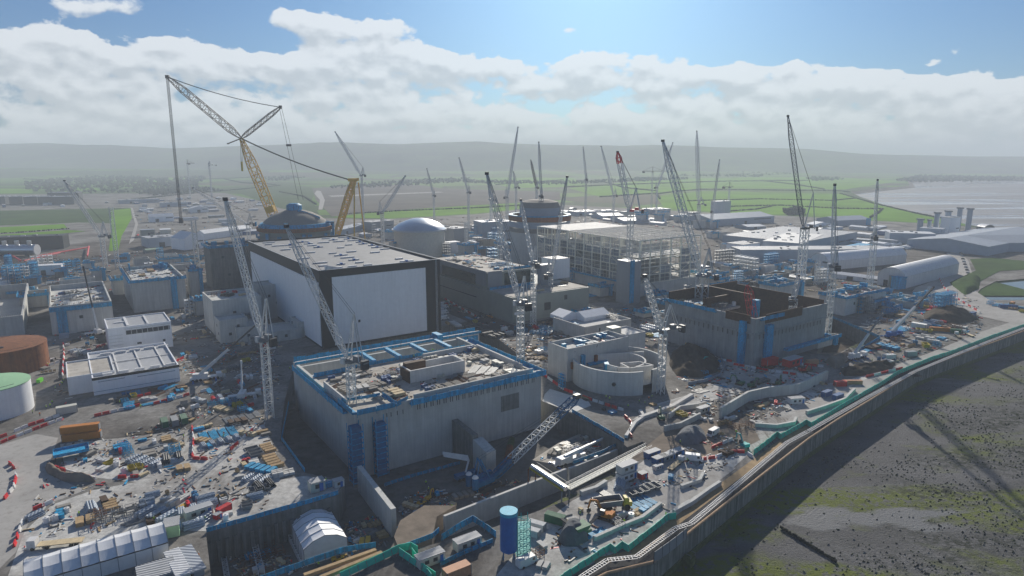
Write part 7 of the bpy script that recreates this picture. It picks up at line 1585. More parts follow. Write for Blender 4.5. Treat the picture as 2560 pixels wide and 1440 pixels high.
at('cabin', 1757, 1030, 'cabin_cream', 'cream cube cabin with blue scaffold beside the small concrete tank', AX, .8)
at('container', 2066, 990, 'container_blue', 'blue container at the left of the pair under the retaining wall', AX, .9)
at('container', 2094, 998, 'container_blue', 'blue container at the right of the pair under the retaining wall', AX, .9)
at('cabin', 1990, 1008, 'container_white', 'white cabin under the retaining wall left of the blue pair', AX - .4, .9)
at('container', 1768, 868, 'red', 'tall red machine container, lower of the two before the open basin', AX, 1.45)
at('container', 1766, 868, 'red', 'tall red machine container stacked on the lower red one', AX, 1.3, up=3.85)
at('hut', 1798, 872, 'red', 'red hut right of the stacked red machine containers', AX, 1.7); at('hut', 1722, 850, 'red', 'small red hut left of the stacked red containers', AX, 1.4); at('container', 1832, 880, 'red', 'low red engine unit between the stacked containers and the red crane', AX, 1.2)
at('container', 1924, 914, 'red', 'red container beside the foot of the red lattice crane', AX, 1.5); at('cabin', 1980, 914, 'red', 'red shed with pink roof right of the red lattice crane', AX, 1.45); at('container', 2030, 912, 'salmon', 'pink container right of the red shed before the open basin', AX - .3, 1.0)
at('container', 1870, 895, 'container_grey', 'grey container behind the red and white barriers', AX - .3, 1.0)
at('container_long', 2350, 828, 'orange', 'orange long container beside the grassy mound and road', AX - .9, .9); at('container', 2388, 832, 'container_green', 'green container right of the orange one by the mound', AX - .9, .9)
at('container', 2222, 898, 'container_white', 'white container on the quay beside the white crane', AX - .4); at('container', 2276, 890, 'container_grey', 'grey container on the quay right of the white one', AX - .4)
at('container', 2100, 965, 'container_red', 'red and yellow container end beside the quay road', AX - .5, .9); at('container_long', 2130, 960, 'salmon', 'long dull pink container lying along the quay road', AX - .6, .7)
at('container', 2430, 790, 'container_blue', 'blue container in the right road island', AX); at('container_long', 2520, 770, 'container_blue', 'long blue container beside the road at the right edge', AX - .8, .9); at('container', 2530, 762, 'orange', 'small orange container at the right edge by the pond', AX, .8)
at('container', 100, 955, 'lime', 'bright lime green container beside the green lidded tank', AX + 1.2, .62)
at('container', 168, 1032, 'cabin_cream', 'open cream hut with pale roof by the shaded left road', AX, 1.15); at('container', 190, 890, 'cabin_cream', 'cream box cabin behind the small white annex', AX + 1.3, .8)
at('hut', 432, 1335, 'pale_green', 'pale green roofed hut behind the end of the long white tent', AX + 1.4, 1.4)
at('container', 30, 905, 'red', 'red banded white unit before the rusty tank', AX, 1.0)
for i, (x, y, c_) in enumerate(((905, 1362, 'yellow'), (920, 1358, 'yellow'))): at('container', x, y, c_, ('mustard yellow box right of the pit tent, nearer one', 'mustard yellow box right of the pit tent, second one')[i], AX + 1.1, .55, z=ZP, up=0)
# blue tray platform
B = G(180, 1140); t = thing('material_tray', 'blue raised tray full of scrap in the left yard', 'tray', B, AX); mb = MB(M['blue_net']); mb.box(-5, 5, -3, 3, 1.7, 2); mb.box(-5, 5, -3.1, -3, 1.7, 2.7); mb.box(-5, 5, 3, 3.1, 1.7, 2.7); mb.box(-5.1, -5, -3, 3, 1.7, 2.7); mb.box(5, 5.1, -3, 3, 1.7, 2.7); mb.build('tray', t)
for x in (-4.6, 4.6):
    for y in (-2.6, 2.6): mb = MB(M['dark_steel']); mb.box(x - .15, x + .15, y - .15, y + .15, 0, 1.7); mb.build('leg', t)
# --- vehicles
def T_van():
    t = thing('van', None, 'van'); mb = MB(M['white_plastic']); mb.box(-2.9, 1.7, -1, 1, .4, 2.5); mb.hexa([(1.7, -1, .4), (2.9, -1, .4), (2.9, 1, .4), (1.7, 1, .4)], [(1.7, -1, 2.5), (1.9, -.9, 2.45), (1.9, .9, 2.45), (1.7, 1, 2.5)]); mb.hexa([(1.9, -.98, .4), (3.0, -.98, .4), (3.0, .98, .4), (1.9, .98, .4)], [(1.9, -.98, 1.35), (2.9, -.9, 1.15), (2.9, .9, 1.15), (1.9, .98, 1.35)]); tint(mb.build('body', t))
    mb = MB(M['glass']); mb.hexa([(2.32, -.88, 1.4), (2.62, -.88, 1.3), (2.62, .88, 1.3), (2.32, .88, 1.4)], [(1.95, -.84, 2.3), (2.1, -.84, 2.3), (2.1, .84, 2.3), (1.95, .84, 2.3)]); mb.build('windscreen', t)
    for s in (-1, 1): mb = MB(M['glass']); mb.box(1.0, 1.8, s * 1.01 - .01, s * 1.01 + .01, 1.4, 2.1); mb.build('side_window', t)
    wheels(t, (-1.8, 1.9), .95, .38, .25); return t
def T_truck():
    t = thing('flatbed_truck', None, 'truck'); mb = MB(M['white_plastic']); mb.box(4.2, 6.2, -1.2, 1.2, .7, 2.9); tint(mb.build('cab', t)); mb = MB(M['glass']); mb.box(6.15, 6.25, -1.05, 1.05, 1.7, 2.6); mb.build('windscreen', t)
    mb = MB(M['timber_pale']); mb.box(-6.5, 4, -1.25, 1.25, 1.0, 1.25); mb.build('bed', t); mb = MB(M['dark_steel']); mb.box(-6.3, 5.8, -.5, .5, .6, 1.0); mb.build('chassis', t); wheels(t, (-5.2, -4, 1.6, 5.0), 1.05, .5, .3); return t
def T_dump():
    t = thing('dump_truck', None, 'dump truck'); mb = MB(M['yellow_dull']); mb.box(2.4, 4.8, -1.2, 1.2, 1.1, 2.4); mb.hexa([(2.6, -1, 2.4), (4.0, -1, 2.4), (4.0, 1, 2.4), (2.6, 1, 2.4)], [(2.7, -.9, 3.5), (3.6, -.9, 3.5), (3.6, .9, 3.5), (2.7, .9, 3.5)]); mb.build('cab', t)
    mb = MB(M['glass']); mb.box(3.85, 4.05, -.85, .85, 2.5, 3.2); mb.build('windscreen', t); mb = MB(M['grey_steel'])
    o = [(-5, -1.6, 1.5), (1.6, -1.6, 1.5), (1.6, 1.6, 1.5), (-5, 1.6, 1.5)]; u = [(-5.8, -1.75, 2.9), (2, -1.75, 3.3), (2, 1.75, 3.3), (-5.8, 1.75, 2.9)]; mb.add(o + u, [(0, 1, 5, 4), (1, 2, 6, 5), (2, 3, 7, 6), (3, 0, 4, 7), (3, 2, 1, 0)]); i_ = [(x * .96, y * .92, z + .1) for x, y, z in o] + [(x * .96, y * .92, z) for x, y, z in u]; mb.add(i_, [(4, 5, 1, 0), (5, 6, 2, 1), (6, 7, 3, 2), (7, 4, 0, 3), (0, 1, 2, 3)])
    for k in range(4): mb.beam(u[k], u[(k + 1) % 4], .14)
    mb.build('tipping_body', t); mb = MB(M['earth']); mb.hexa([(-4.8, -1.5, 1.6), (1.5, -1.5, 1.6), (1.5, 1.5, 1.6), (-4.8, 1.5, 1.6)], [(-3, -.6, 2.5), (.6, -.6, 2.6), (.6, .6, 2.6), (-3, .6, 2.5)]); mb.build('load', t)
    mb = MB(M['dark_steel']); mb.box(-4.6, 3, -.5, .5, .9, 1.4); mb.build('chassis', t); wheels(t, (-3.6, -1.7, 3.4), 1.25, .85, .6); return t
def T_excavator():
    t = thing('excavator', None, 'excavator')
    for s in (-1, 1): mb = MB(M['rubber']); mb.box(-1.9, 1.9, s * 1.15 - .3, s * 1.15 + .3, 0, .85); mb.build('track', t)
    mb = MB(M['orange']); mb.box(-2.3, .7, -1.3, 1.3, 1.0, 2.1); mb.box(-2.6, -1.4, -1.3, 1.3, 1.0, 2.4); tint(mb.build('house', t)); mb = MB(M['dark_steel']); mb.tube((0, 0, .6), (0, 0, 1.05), .8, n=14); mb.build('slew_ring', t)
    mb = MB(M['glass']); mb.box(-.3, 1.4, .3, 1.3, 1.4, 2.9); mb.build('cab', t)
    mb = MB(M['orange']); mb.beam((.8, -.3, 1.6), (2.6, -.3, 4.6), .45, .6, True); mb.beam((2.6, -.3, 4.6), (4.6, -.3, 4.2), .4, .55, True); tint(mb.build('boom', t)); mb = MB(M['orange']); mb.beam((4.6, -.3, 4.3), (5.3, -.3, 1.5), .35, .45, True); tint(mb.build('stick', t))
    mb = MB(M['dark_steel']); mb.hexa([(4.6, -.9, .5), (5.5, -.9, .3), (5.5, .3, .3), (4.6, .3, .5)], [(4.9, -.9, 1.5), (5.6, -.9, 1.4), (5.6, .3, 1.4), (4.9, .3, 1.5)]); mb.build('bucket', t); return t
def T_car():
    t = thing('parked_car', None, 'car'); mb = MB(M['container_grey']); mb.box(-2.1, 2.1, -.88, .88, .35, .85); mb.hexa([(-1.6, -.85, .85), (1.2, -.85, .85), (1.2, .85, .85), (-1.6, .85, .85)], [(-1.2, -.7, 1.45), (.5, -.7, 1.45), (.5, .7, 1.45), (-1.2, .7, 1.45)]); tint(mb.build('body', t))
    mb = MB(M['glass']); mb.hexa([(.55, -.72, 1.4), (1.2, -.8, .9), (1.2, .8, .9), (.55, .72, 1.4)], [(.6, -.72, 1.43), (1.26, -.8, .92), (1.26, .8, .92), (.6, .72, 1.43)]); mb.build('windscreen', t); wheels(t, (-1.3, 1.3), .8, .32, .2); return t
def T_telehandler():
    t = thing('telehandler', None, 'telehandler'); mb = MB(M['yellow']); mb.box(-2.2, 2, -.9, .7, .6, 1.5); tint(mb.build('body', t)); mb = MB(M['glass']); mb.box(-.6, .8, -.95, .1, 1.5, 2.5); mb.build('cab', t); mb = MB(M['yellow']); mb.beam((-2, .4, 1.8), (3.4, .4, 1.1), .4, .5, True); tint(mb.build('boom', t)); mb = MB(M['dark_steel']); mb.box(3.3, 3.5, -.7, 1.1, .4, 1.4); mb.box(3.5, 4.6, -.5, -.3, .4, .5); mb.box(3.5, 4.6, .5, .7, .4, .5); mb.build('fork', t); wheels(t, (-1.4, 1.4), .95, .6, .35); return t
def T_screener():
    t = thing('screener', None, 'screener'); mb = MB(M['container_green']); mb.hexa([(-1.4, -1.2, 1.6), (1.4, -1.2, 1.6), (1.4, 1.2, 1.6), (-1.4, 1.2, 1.6)], [(-2.2, -1.6, 3.3), (2.2, -1.6, 3.3), (2.2, 1.6, 3.3), (-2.2, 1.6, 3.3)]); mb.box(-3, 3, -.9, .9, .8, 1.6); mb.build('hopper', t)
    for s in (-1, 1): mb = MB(M['rubber']); mb.box(-1.7, 1.7, s * 1 - .25, s * 1 + .25, 0, .8); mb.build('track', t)
    for a in ((5.5, 0, 3.6), (-2, 5, 3.2)): mb = MB(M['dark_steel']); mb.beam((0, 0, 1.2), a, .8, .25, True); mb.build('conveyor', t)
    return t
TV = dict(van=template(T_van), truck=template(T_truck), dump=template(T_dump), exc=template(T_excavator), car=template(T_car), tele=template(T_telehandler), screener=template(T_screener))
def veh(k, px, py, rz, label, col=None, s=1.0, z=0, group=None, look=None):
    p = G(px, py, z); PLACED.append((p.x, p.y, 3)); return place(TV[k], p, rz, label=label, look=look, group=group, s=s, col=M[col] if col else None)
veh('van', 1782, 1088, AX + 3.3, 'white van with blue bonnet parked beside the grey gravel heap'); veh('van', 1735, 1152, AX - .9, 'white pickup van parked beside the row of barriers'); veh('van', 1318, 1412, AX, 'white van parked at the foot of the blue silo')
veh('truck', 140, 1366, AX + 2.75, 'white flatbed truck with pale empty bed behind the long white tent'); veh('dump', 1535, 1272, .15, 'yellow articulated dump truck standing on the pale quay yard', s=1.05)
veh('exc', 1512, 1296, 2.6, 'orange excavator reaching toward the yellow dump truck', 'orange'); veh('screener', 1450, 1342, AX, 'green tracked screener beside the dark gravel heap', s=1.1)
for x, y, r_, c_, lb in ((1858, 1118, 1.9, 'teal_net', 'teal green excavator near the long green hoarding'), (1752, 912, .4, 'teal_net', 'teal green excavator on the dark soil heap edge'), (1880, 968, .6, 'container_green', 'green excavator with raised arm beside the concrete ramp'), (1848, 962, 2.4, 'container_green', 'green excavator arm first beside the barriers'), (1735, 868, 3.0, 'yellow', 'yellow excavator at the rim of the soil heap'), (1652, 1048, 1.6, 'container_green', 'dark green excavator near the curved concrete kerb'), (1946, 962, 1.0, 'container_green', 'small green excavator behind the retaining wall'), (2008, 930, .3, 'red', 'red excavator behind the barrier line')):
    veh('exc', x, y, r_, lb, c_, .85)
at('hut', 792, 1226, 'cabin_cream', 'cream hut on the slab above the pit tent', AX, 1.3); at('hut', 846, 1216, 'container_white', 'small white guard hut at the end of the slab above the pit', AX, .9); at('container', 818, 1218, 'blue_net', 'low bright blue box between the two huts above the pit', AX, .6)
veh('exc', 1072, 1248, 1.2, 'small yellow excavator on the crawler crane pit floor', 'yellow', .6, ZP); veh('tele', 1052, 1262, .4, 'yellow telehandler on the crawler crane pit floor', 'yellow', .6, ZP); veh('tele', 845, 1402, .5, 'yellow telehandler in front of the pit tent', 'yellow', .8, ZP)
veh('tele', 1160, 760, 2.2, 'yellow telehandler in the lane beside the glazed building', 'yellow'); veh('tele', 1225, 795, 2.2, 'orange telehandler in the lane beside the glazed building', 'orange'); veh('tele', 120, 905, 1, 'white and red telehandler behind the rusty tank', 'white_plastic')
for i in range(9): veh('car', 298 + i * 6 + (i % 2) * 3, 640 - i * 1.2, AX + 1.4, None, ('container_grey', 'container_white', 'dark_steel')[i % 3], group='cars parked by the left site road', look=('grey', 'white', 'dark')[i % 3] + ' parked car')
for i in range(8): veh('car', 2402 + i * 2.5, 634 + i * 7, AX, None, ('dark_steel', 'container_grey')[i % 2], group='cars parked by the haul road', look=('dark', 'grey')[i % 2] + ' parked car')
for i in range(6): veh('van', 1106 + (i % 2) * 5, 764 + i * 7, AX, None, None, group='vans parked in the hall lane', look='white parked van')
for i in range(6): veh('van', 1350 + rr.uniform(-8, 8) + 100 * i, 600 + rr.uniform(-6, 10), AX, None, None, group='vans on the far yard', look='white far van') if False else None
for i, (x, y) in enumerate(((1470, 1162), (1690, 1165), (2395, 842), (2420, 838), (2310, 760), (2270, 790))): veh('truck', x, y, AX + .3 * i, None, None, .75, ZP + 3 if i == 0 else 0, look='white truck')
# --- people
def T_person(arm=0):
    v = [(0, 0, .98), (0, 0, 1.22), (0, 0, 1.46), (0, 0, 1.56), (0, 0, 1.7), (.02, .1, .92), (.03, .11, .5), (.0, .12, .06), (.14, .13, .03), (.02, -.1, .92), (.1 * (1 + arm), -.12, .5), (-.02 - .1 * arm, -.13, .06), (.12 - .1 * arm, -.14, .03), (0, .2, 1.42), (.03, .26, 1.14), (.16 + .1 * arm, .24, .92), (0, -.2, 1.42), (.05, -.27, 1.15), (.2, -.22, .95), (.04, 0, 1.64)]
    e = [(0, 1), (1, 2), (2, 3), (3, 4), (0, 5), (5, 6), (6, 7), (7, 8), (0, 9), (9, 10), (10, 11), (11, 12), (2, 13), (13, 14), (14, 15), (2, 16), (16, 17), (17, 18)]
    rad = [.16, .15, .17, .06, .1, .1, .075, .055, .05, .1, .075, .055, .05, .075, .055, .045, .075, .055, .045]
    me = bpy.data.meshes.new('p'); me.from_pydata(v[:19], e, []); o = bpy.data.objects.new('p', me); COL.objects.link(o); sk = o.modifiers.new('s', 'SKIN')
    for i, q in enumerate(me.skin_vertices[0].data): q.radius = (rad[i], rad[i]); q.use_root = i == 0
    ss = o.modifiers.new('u', 'SUBSURF'); ss.levels = 1
    dg = bpy.context.evaluated_depsgraph_get(); m2 = bpy.data.meshes.new_from_object(o.evaluated_get(dg)); bpy.data.objects.remove(o)
    for k in ('hivis', 'trousers', 'skin'): m2.materials.append(M[k])
    for p in m2.polygons: z = p.center.z; p.material_index = 1 if z < .9 else (2 if z > 1.52 or (abs(p.center.y) > .19 and z < 1.0) else 0)
    t = bpy.data.objects.new('person', m2); t['category'] = 'person'; t['tint'] = 1
    h = MB(M['helmet']); h.lathe(.02, 0, [(.15, 1.70), (.13, 1.72), (.125, 1.78), (.09, 1.83), (0, 1.85)], 10); KIDS.setdefault(t, []); LINK[0] = False; o = h.build('helmet', t); LINK[0] = True
    return t
PT = [T_person(0), T_person(1)]
PPL = [(150, 968), (156, 962), (139, 974), (126, 1018), (116, 1022), (131, 1010), (82, 1034), (100, 1040), (160, 955), (790, 1414, ZP), (797, 1417, ZP), (815, 1206), (1065, 1212, ZP), (1072, 1228, ZP), (1046, 1240, ZP), (1106, 1276, ZP), (1130, 1272, ZP), (1090, 1292, ZP), (1515, 997), (1524, 1001), (1630, 996), (1622, 1000), (1612, 1012), (1570, 1020), (1598, 1008), (385, 1304), (198, 1290), (513, 1304), (498, 1396), (402, 1060), (168, 905), (492, 850), (1072, 945, 13.4), (1035, 895, 13.4), (1082, 880, 13.4), (944, 960, 13.4), (1742, 1142), (1718, 1155), (1475, 1085, ZP + 3), (300, 1010), (352, 1020), (600, 1010), (560, 1090), (460, 1095), (1664, 1292), (1560, 1310), (1450, 1290), (1840, 1085), (1700, 1110), (2100, 940), (2180, 905), (2250, 880), (120, 915), (725, 925), (560, 1095)]
for i, q in enumerate(PPL): p = G(*q) if len(q) == 3 else G(*q, 0); place(PT[i % 2], p, i * 1.7, look='person in ' + ('hi vis yellow jacket' if i % 7 else 'orange jacket') + (' walking' if i % 2 else ' standing'), group='site workers', col=None if i % 7 else M['hivis_orange'])
# --- barriers
BR = [[(0, 1110), (60, 1085), (158, 1048)], [(0, 1096), (70, 1066), (150, 1040)], [(235, 1042), (352, 1014)], [(382, 1012), (475, 987), (520, 976)], [(22, 1158), (38, 1175), (40, 1195), (34, 1222), (8, 1252)], [(136, 1170), (180, 1184), (240, 1200)], [(290, 1196), (352, 1193)], [(481, 1148), (520, 1150)], [(34, 1372), (46, 1335), (58, 1302), (80, 1278), (135, 1254)],
      [(480, 1068), (484, 1100), (481, 1146)], [(575, 1126), (606, 1100), (640, 1068)], [(1356, 936), (1410, 975), (1480, 1002), (1560, 1028)], [(1833, 912), (1920, 928), (2045, 946)], [(1880, 892), (1960, 908), (2060, 918)], [(1747, 1152), (1790, 1145), (1822, 1132), (1862, 1132), (1888, 1148)], [(1778, 1122), (1832, 1100)], [(2165, 944), (2256, 922)], [(1020, 1312, ZP), (1062, 1282, ZP)],
      [(1112, 748), (1150, 770), (1190, 792)], [(2346, 692), (2360, 720), (2400, 752), (2450, 782)], [(440, 905), (470, 890)], [(92, 925), (150, 905)], [(158, 860), (160, 885), (156, 940)], [(240, 870), (265, 862)], [(340, 905 + 90), (380, 985)], [(1690, 850), (1760, 895), (1830, 905)], [(1560, 1040), (1580, 1060), (1572, 1085), (1590, 1105)]]
for bi, line in enumerate(BR):
    pts = [G(*q) if len(q) == 3 else G(*q, 0) for q in line]; d0 = 0; k = 0
    for a, b in zip(pts, pts[1:]):
        l = (b - a).length; n = max(1, int(l / 2.75)); an = math.atan2(b.y - a.y, b.x - a.x)
        for i in range(n):
            if rr.random() < .06: k += 1; continue
            p = a.lerp(b, (i + .5) / n); red = (k // 2) % 2 == 0; k += 1
            place(TP['barrier'], p, an + rr.uniform(-.06, .06), look=('red' if red else 'white') + ' plastic barrier block', group='red and white barrier blocks', col=M['red' if red else 'white_plastic'])
# --- loose materials scattered over the yards
FOOT = dict(container=3.4, container_long=6, cabin=4, hut=2.2, panels=2, timber=2.2, rebar=3, pipes=2.8, crate=1.2, skip=2, frame=1.9, genset=1.7, tank=1.1, spool=1, blocks=3.5, beams=4, scaf=2.4)
YARD = [('panels', 'timber_grey'), ('panels', 'plywood_dark'), ('panels', 'timber'), ('panels', 'concrete_pale'), ('timber', 'timber'), ('timber', 'timber_pale'), ('rebar', 'rebar'), ('rebar', 'grey_steel'), ('crate', 'timber_pale'), ('crate', 'container_white'), ('skip', 'yellow_dull'), ('skip', 'grey_steel'), ('frame', 'grey_steel'), ('frame', 'blue_net'), ('frame', 'rebar'), ('genset', 'white_plastic'), ('genset', 'red'), ('tank', 'white_plastic'), ('tank', 'blue_deep'), ('spool', 'timber'), ('blocks', 'concrete_pale'), ('beams', 'grey_steel'), ('beams', 'blue_net'), ('pipes', 'blue_clad'), ('pipes', 'dark_steel'), ('panels', 'blue_net'), ('crate', 'blue_net'), ('frame', 'blue_net'), ('beams', 'blue_net')]
LEN = dict(container=6.4, container_long=12.6, cabin=7.6, hut=3.8, panels=3.9, timber=4.4, rebar=6.6, pipes=5.6, crate=2.0, skip=4.0, frame=3.2, genset=3.3, tank=2.0, spool=1.8, blocks=8.4, beams=9, scaf=4.4)
WID = dict(container=2.7, container_long=2.7, cabin=3.4, hut=3.0, panels=1.9, timber=1.8, rebar=1.7, pipes=3.3, crate=1.5, skip=2.2, frame=2.2, genset=1.4, tank=2.0, spool=1.4, blocks=1.0, beams=2.6, scaf=2.4)
def scatter(px, n, kinds, z=0, zg=None, seed=0, s=(.75, 1.15), gap=.62, poly=None):
    """rows of one kind laid side by side, as stores are kept on a site"""
    r = random.Random(seed); poly = poly or gp(px, z); xs = [p[0] for p in poly]; ys = [p[1] for p in poly]; k = 0; tries = 0
    while k < n and tries < n * 40:
        tries += 1; p = Vector((r.uniform(min(xs), max(xs)), r.uniform(min(ys), max(ys)), z))
        if not inpoly(p, poly): continue
        kd, c_ = r.choice(kinds); sc = r.uniform(*s); a = AX + r.choice((0, 0, 1.571, 1.571, .6)) + r.uniform(-.1, .1); m = r.choice((1, 2, 3, 4, 5)) if kd not in ('container', 'container_long', 'cabin', 'hut', 'tank', 'genset') else r.choice((1, 1, 2)); st = Vector((-math.sin(a), math.cos(a), 0)); ok = 0
        for q in range(m):
            w = p + st * WID[kd] * sc * 1.12 * q; f = min(FOOT[kd] * sc, .62 * max(WID[kd], LEN[kd] * .5) * sc)
            if k >= n or not inpoly(w, poly) or any(math.hypot(w[0] - x, w[1] - y) < (f + e * .8) * gap for x, y, e in PLACED[:len(PLACED) - ok]): break
            jit = Vector((math.cos(a), math.sin(a), 0)) * r.uniform(-.3, .3)
            put(kd, w + jit, a + r.uniform(-.04, .04), c_, sc); PLACED[-1] = (w[0], w[1], f); k += 1; ok += 1
scatter([(150, 1150), (330, 1105), (480, 1085), (470, 1180), (350, 1200), (260, 1190), (240, 1160)], 60, YARD, seed=1)
scatter([(490, 1060), (640, 1075), (690, 1100), (705, 1190), (640, 1250), (590, 1215), (590, 1160), (500, 1120)], 62, YARD, seed=2)
scatter([(80, 1290), (240, 1240), (330, 1235), (520, 1235), (640, 1240), (640, 1280), (480, 1320), (330, 1300), (100, 1330)], 58, YARD + [('pipes', 'blue_clad')] * 5 + [('timber', 'yellow')] * 2, seed=3)
scatter([(430, 1010), (560, 985), (650, 1000), (640, 1060), (470, 1066)], 46, YARD, seed=4)
scatter([(270, 1000), (420, 985), (460, 965), (470, 990), (340, 1020)], 16, YARD + [('frame', 'blue_net')] * 6, seed=5)
scatter([(90, 930), (160, 870), (250, 860), (170, 930), (150, 950)], 14, YARD, seed=6); scatter([(450, 880), (530, 860), (690, 850), (700, 920), (560, 950), (470, 930)], 48, YARD, seed=7)
PD_ = [(PN + U * a + V * b) for a, b in ((15, 3), (pw - 5, 3), (pw - 5, dd - 5), (4, dd - 4), (4, 16))]
k_ = PN + U * 29 + V * 20
PLACED += [((kn + U * a).x, (kn + U * a + V * 5).y, 7) for a in (2, 9, 16, 22)] + [((PN + U * 6 + V * 6).x, (PN + U * 6 + V * 6).y, 5)]
ROOF = [('panels', 'timber_grey'), ('panels', 'timber_pale'), ('panels', 'cabin_cream'), ('panels', 'concrete_pale'), ('timber', 'timber_grey'), ('crate', 'cabin_cream'), ('frame', 'grey_steel'), ('beams', 'grey_steel'), ('panels', 'timber_grey'), ('beams', 'timber_grey'), ('genset', 'container_blue'), ('rebar', 'rebar'), ('crate', 'timber_grey')]
scatter(None, 150, ROOF, z=13.4, seed=8, s=(.8, 1.35), gap=.46, poly=PD_)
def roof(b, zoff, n, seed, kinds=YARD):
    t, w, d, n_, zt = b; scatter(None, n, kinds, z=zt - zoff, seed=seed, s=(.8, 1.3), gap=.6, poly=[n_ + U * x + V * y for x, y in ((2, 2), (w - 2, 2), (w - 2, d - 2), (2, d - 2))])
roof(b12, 1.8, 22, 9); roof(b13, 3, 30, 10, ROOF); roof(b11, 1.8, 8, 11); roof(b10, 1.8, 8, 12); roof(b20, 1.8, 12, 13); roof(b21, 1.8, 8, 14)
roof((0, w5, d5, n5, z4), 1.6, 10, 15); roof((0, w6 * .6, d6 * .6, n6 + V * d6 * .32, hi), .6, 26, 16); roof((0, w6, d6 * .2, n6 + V * 2, z5), -.3, 14, 17)
roof((0, w3, d3, n3, zq), 2, 10, 27)
scatter(None, 26, YARD, z=zt_ob - 2.2, seed=41, s=(.9, 1.4), gap=.6, poly=OBD)
scatter([(1010, 1255), (1150, 1225), (1200, 1235), (1120, 1280), (1000, 1290)], 20, ROOF + YARD, z=ZP, seed=18, s=(.6, 1)); scatter([(1345, 1148), (1400, 1112), (1500, 1068), (1540, 1105), (1420, 1158)], 22, ROOF, z=ZP + 3, seed=19, s=(.7, 1.1))
scatter([(590, 1380), (720, 1350), (750, 1410), (640, 1440)], 18, YARD, z=ZP, seed=20, s=(.6, 1)); scatter([(850, 1320), (960, 1290), (990, 1345), (880, 1380)], 16, YARD + [('pipes', 'grey_steel')] * 5, z=ZP, seed=21, s=(.6, .9))
scatter([(1430, 1260), (1500, 1225), (1720, 1130), (1880, 1050), (1900, 1070), (1860, 1130), (1700, 1230), (1560, 1340), (1480, 1300)], 34, YARD, seed=22, s=(.7, 1.1)); scatter([(1350, 1360), (1500, 1330), (1500, 1380), (1330, 1430)], 8, YARD, seed=23, s=(.6, 1))
scatter([(1680, 1030), (1820, 1000), (2000, 1000), (1960, 1060), (1840, 1080), (1700, 1060)], 34, YARD + [('container', 'container_blue'), ('crate', 'dark_steel')], seed=24); scatter([(1690, 920), (1810, 900), (2050, 925), (2100, 930), (2040, 980), (1880, 985), (1700, 990)], 34, YARD, seed=25)
QUAY = YARD + [('panels', 'blue_net'), ('beams', 'blue_net'), ('crate', 'blue_net'), ('frame', 'blue_net'), ('beams', 'blue_net'), ('beams', 'blue_net'), ('panels', 'blue_net'), ('rebar', 'rebar'), ('rebar', 'rebar'), ('frame', 'rebar'), ('container', 'container_white'), ('container', 'container_blue')]
scatter([(2140, 900), (2200, 840), (2300, 800), (2440, 820), (2400, 850), (2280, 890), (2150, 935)], 78, QUAY, seed=26, s=(.9, 1.5)); scatter([(2200, 760), (2300, 745), (2380, 760), (2300, 800), (2210, 820)], 40, QUAY, seed=28, s=(.9, 1.5))
scatter([(1110, 760), (1280, 825), (1480, 790), (1380, 850), (1300, 880), (1220, 840), (1105, 810)], 46, YARD, seed=29, s=(.9, 1.4)); scatter([(1590, 800), (1700, 770), (1760, 850), (1690, 870), (1620, 850)], 30, YARD, seed=30, s=(.9, 1.4))
scatter([(1760, 680), (1960, 665), (2010, 705), (1900, 725), (1780, 725)], 46, QUAY, seed=31, s=(1, 1.8)); scatter([(2060, 720), (2180, 725), (2280, 735), (2240, 770), (2210, 780)], 26, QUAY, seed=32, s=(1, 1.6))
scatter([(0, 660), (300, 640), (480, 640), (480, 700), (300, 710), (100, 720), (0, 740)], 70, YARD + [('container', 'container_white'), ('cabin', 'container_white'), ('container', 'container_red')], seed=33, s=(1, 1.8)); scatter([(280, 790), (320, 770), (520, 770), (530, 840), (440, 850), (430, 800)], 18, YARD, seed=34, s=(.9, 1.4))
scatter([(0, 845), (110, 840), (260, 835), (260, 860), (110, 880)], 14, YARD, seed=35); scatter([(2440, 750), (2560, 760), (2600, 790), (2500, 775)], 14, QUAY, seed=36, s=(1, 1.5)); scatter([(1380, 720), (1480, 700), (1560, 740), (1480, 770)], 16, YARD, seed=37, s=(1, 1.6))
SCF = [('scaf', 'white_steel'), ('scaf', 'grey_steel'), ('scaf', 'blue_net'), ('scaf', 'blue_net'), ('frame', 'blue_net'), ('beams', 'blue_net')]
scatter([(1290, 640), (1480, 690), (1560, 740), (1480, 760), (1300, 690)], 14, SCF, seed=51, s=(1, 1.6)); scatter([(1690, 745), (1720, 740), (1740, 850), (1680, 860)], 12, SCF, seed=52, s=(1, 1.4)); scatter([(1780, 660), (2060, 660), (2060, 720), (1800, 720)], 26, SCF, seed=53, s=(1, 1.8)); scatter([(0, 650), (480, 640), (500, 680), (0, 740)], 30, SCF, seed=54, s=(1, 1.6)); scatter([(440, 780), (540, 760), (680, 830), (700, 900), (560, 860)], 20, SCF, seed=55, s=(.8, 1.3)); scatter([(1110, 640), (1300, 620), (1300, 680), (1150, 680)], 16, SCF, seed=56, s=(1.2, 2)); scatter([(1380, 935), (1420, 975), (1560, 1028), (1600, 1000), (1640, 1010), (1560, 1050), (1370, 960)], 14, [('scaf', 'blue_net'), ('panels', 'blue_net'), ('crate', 'dark_steel'), ('timber', 'timber')], seed=57, s=(.5, .8)); scatter([(2060, 720), (2330, 740), (2380, 780), (2160, 800)], 16, SCF, seed=58, s=(.9, 1.5)); scatter([(860, 580), (1280, 575), (1280, 620), (960, 610)], 20, SCF, seed=59, s=(1.2, 2))
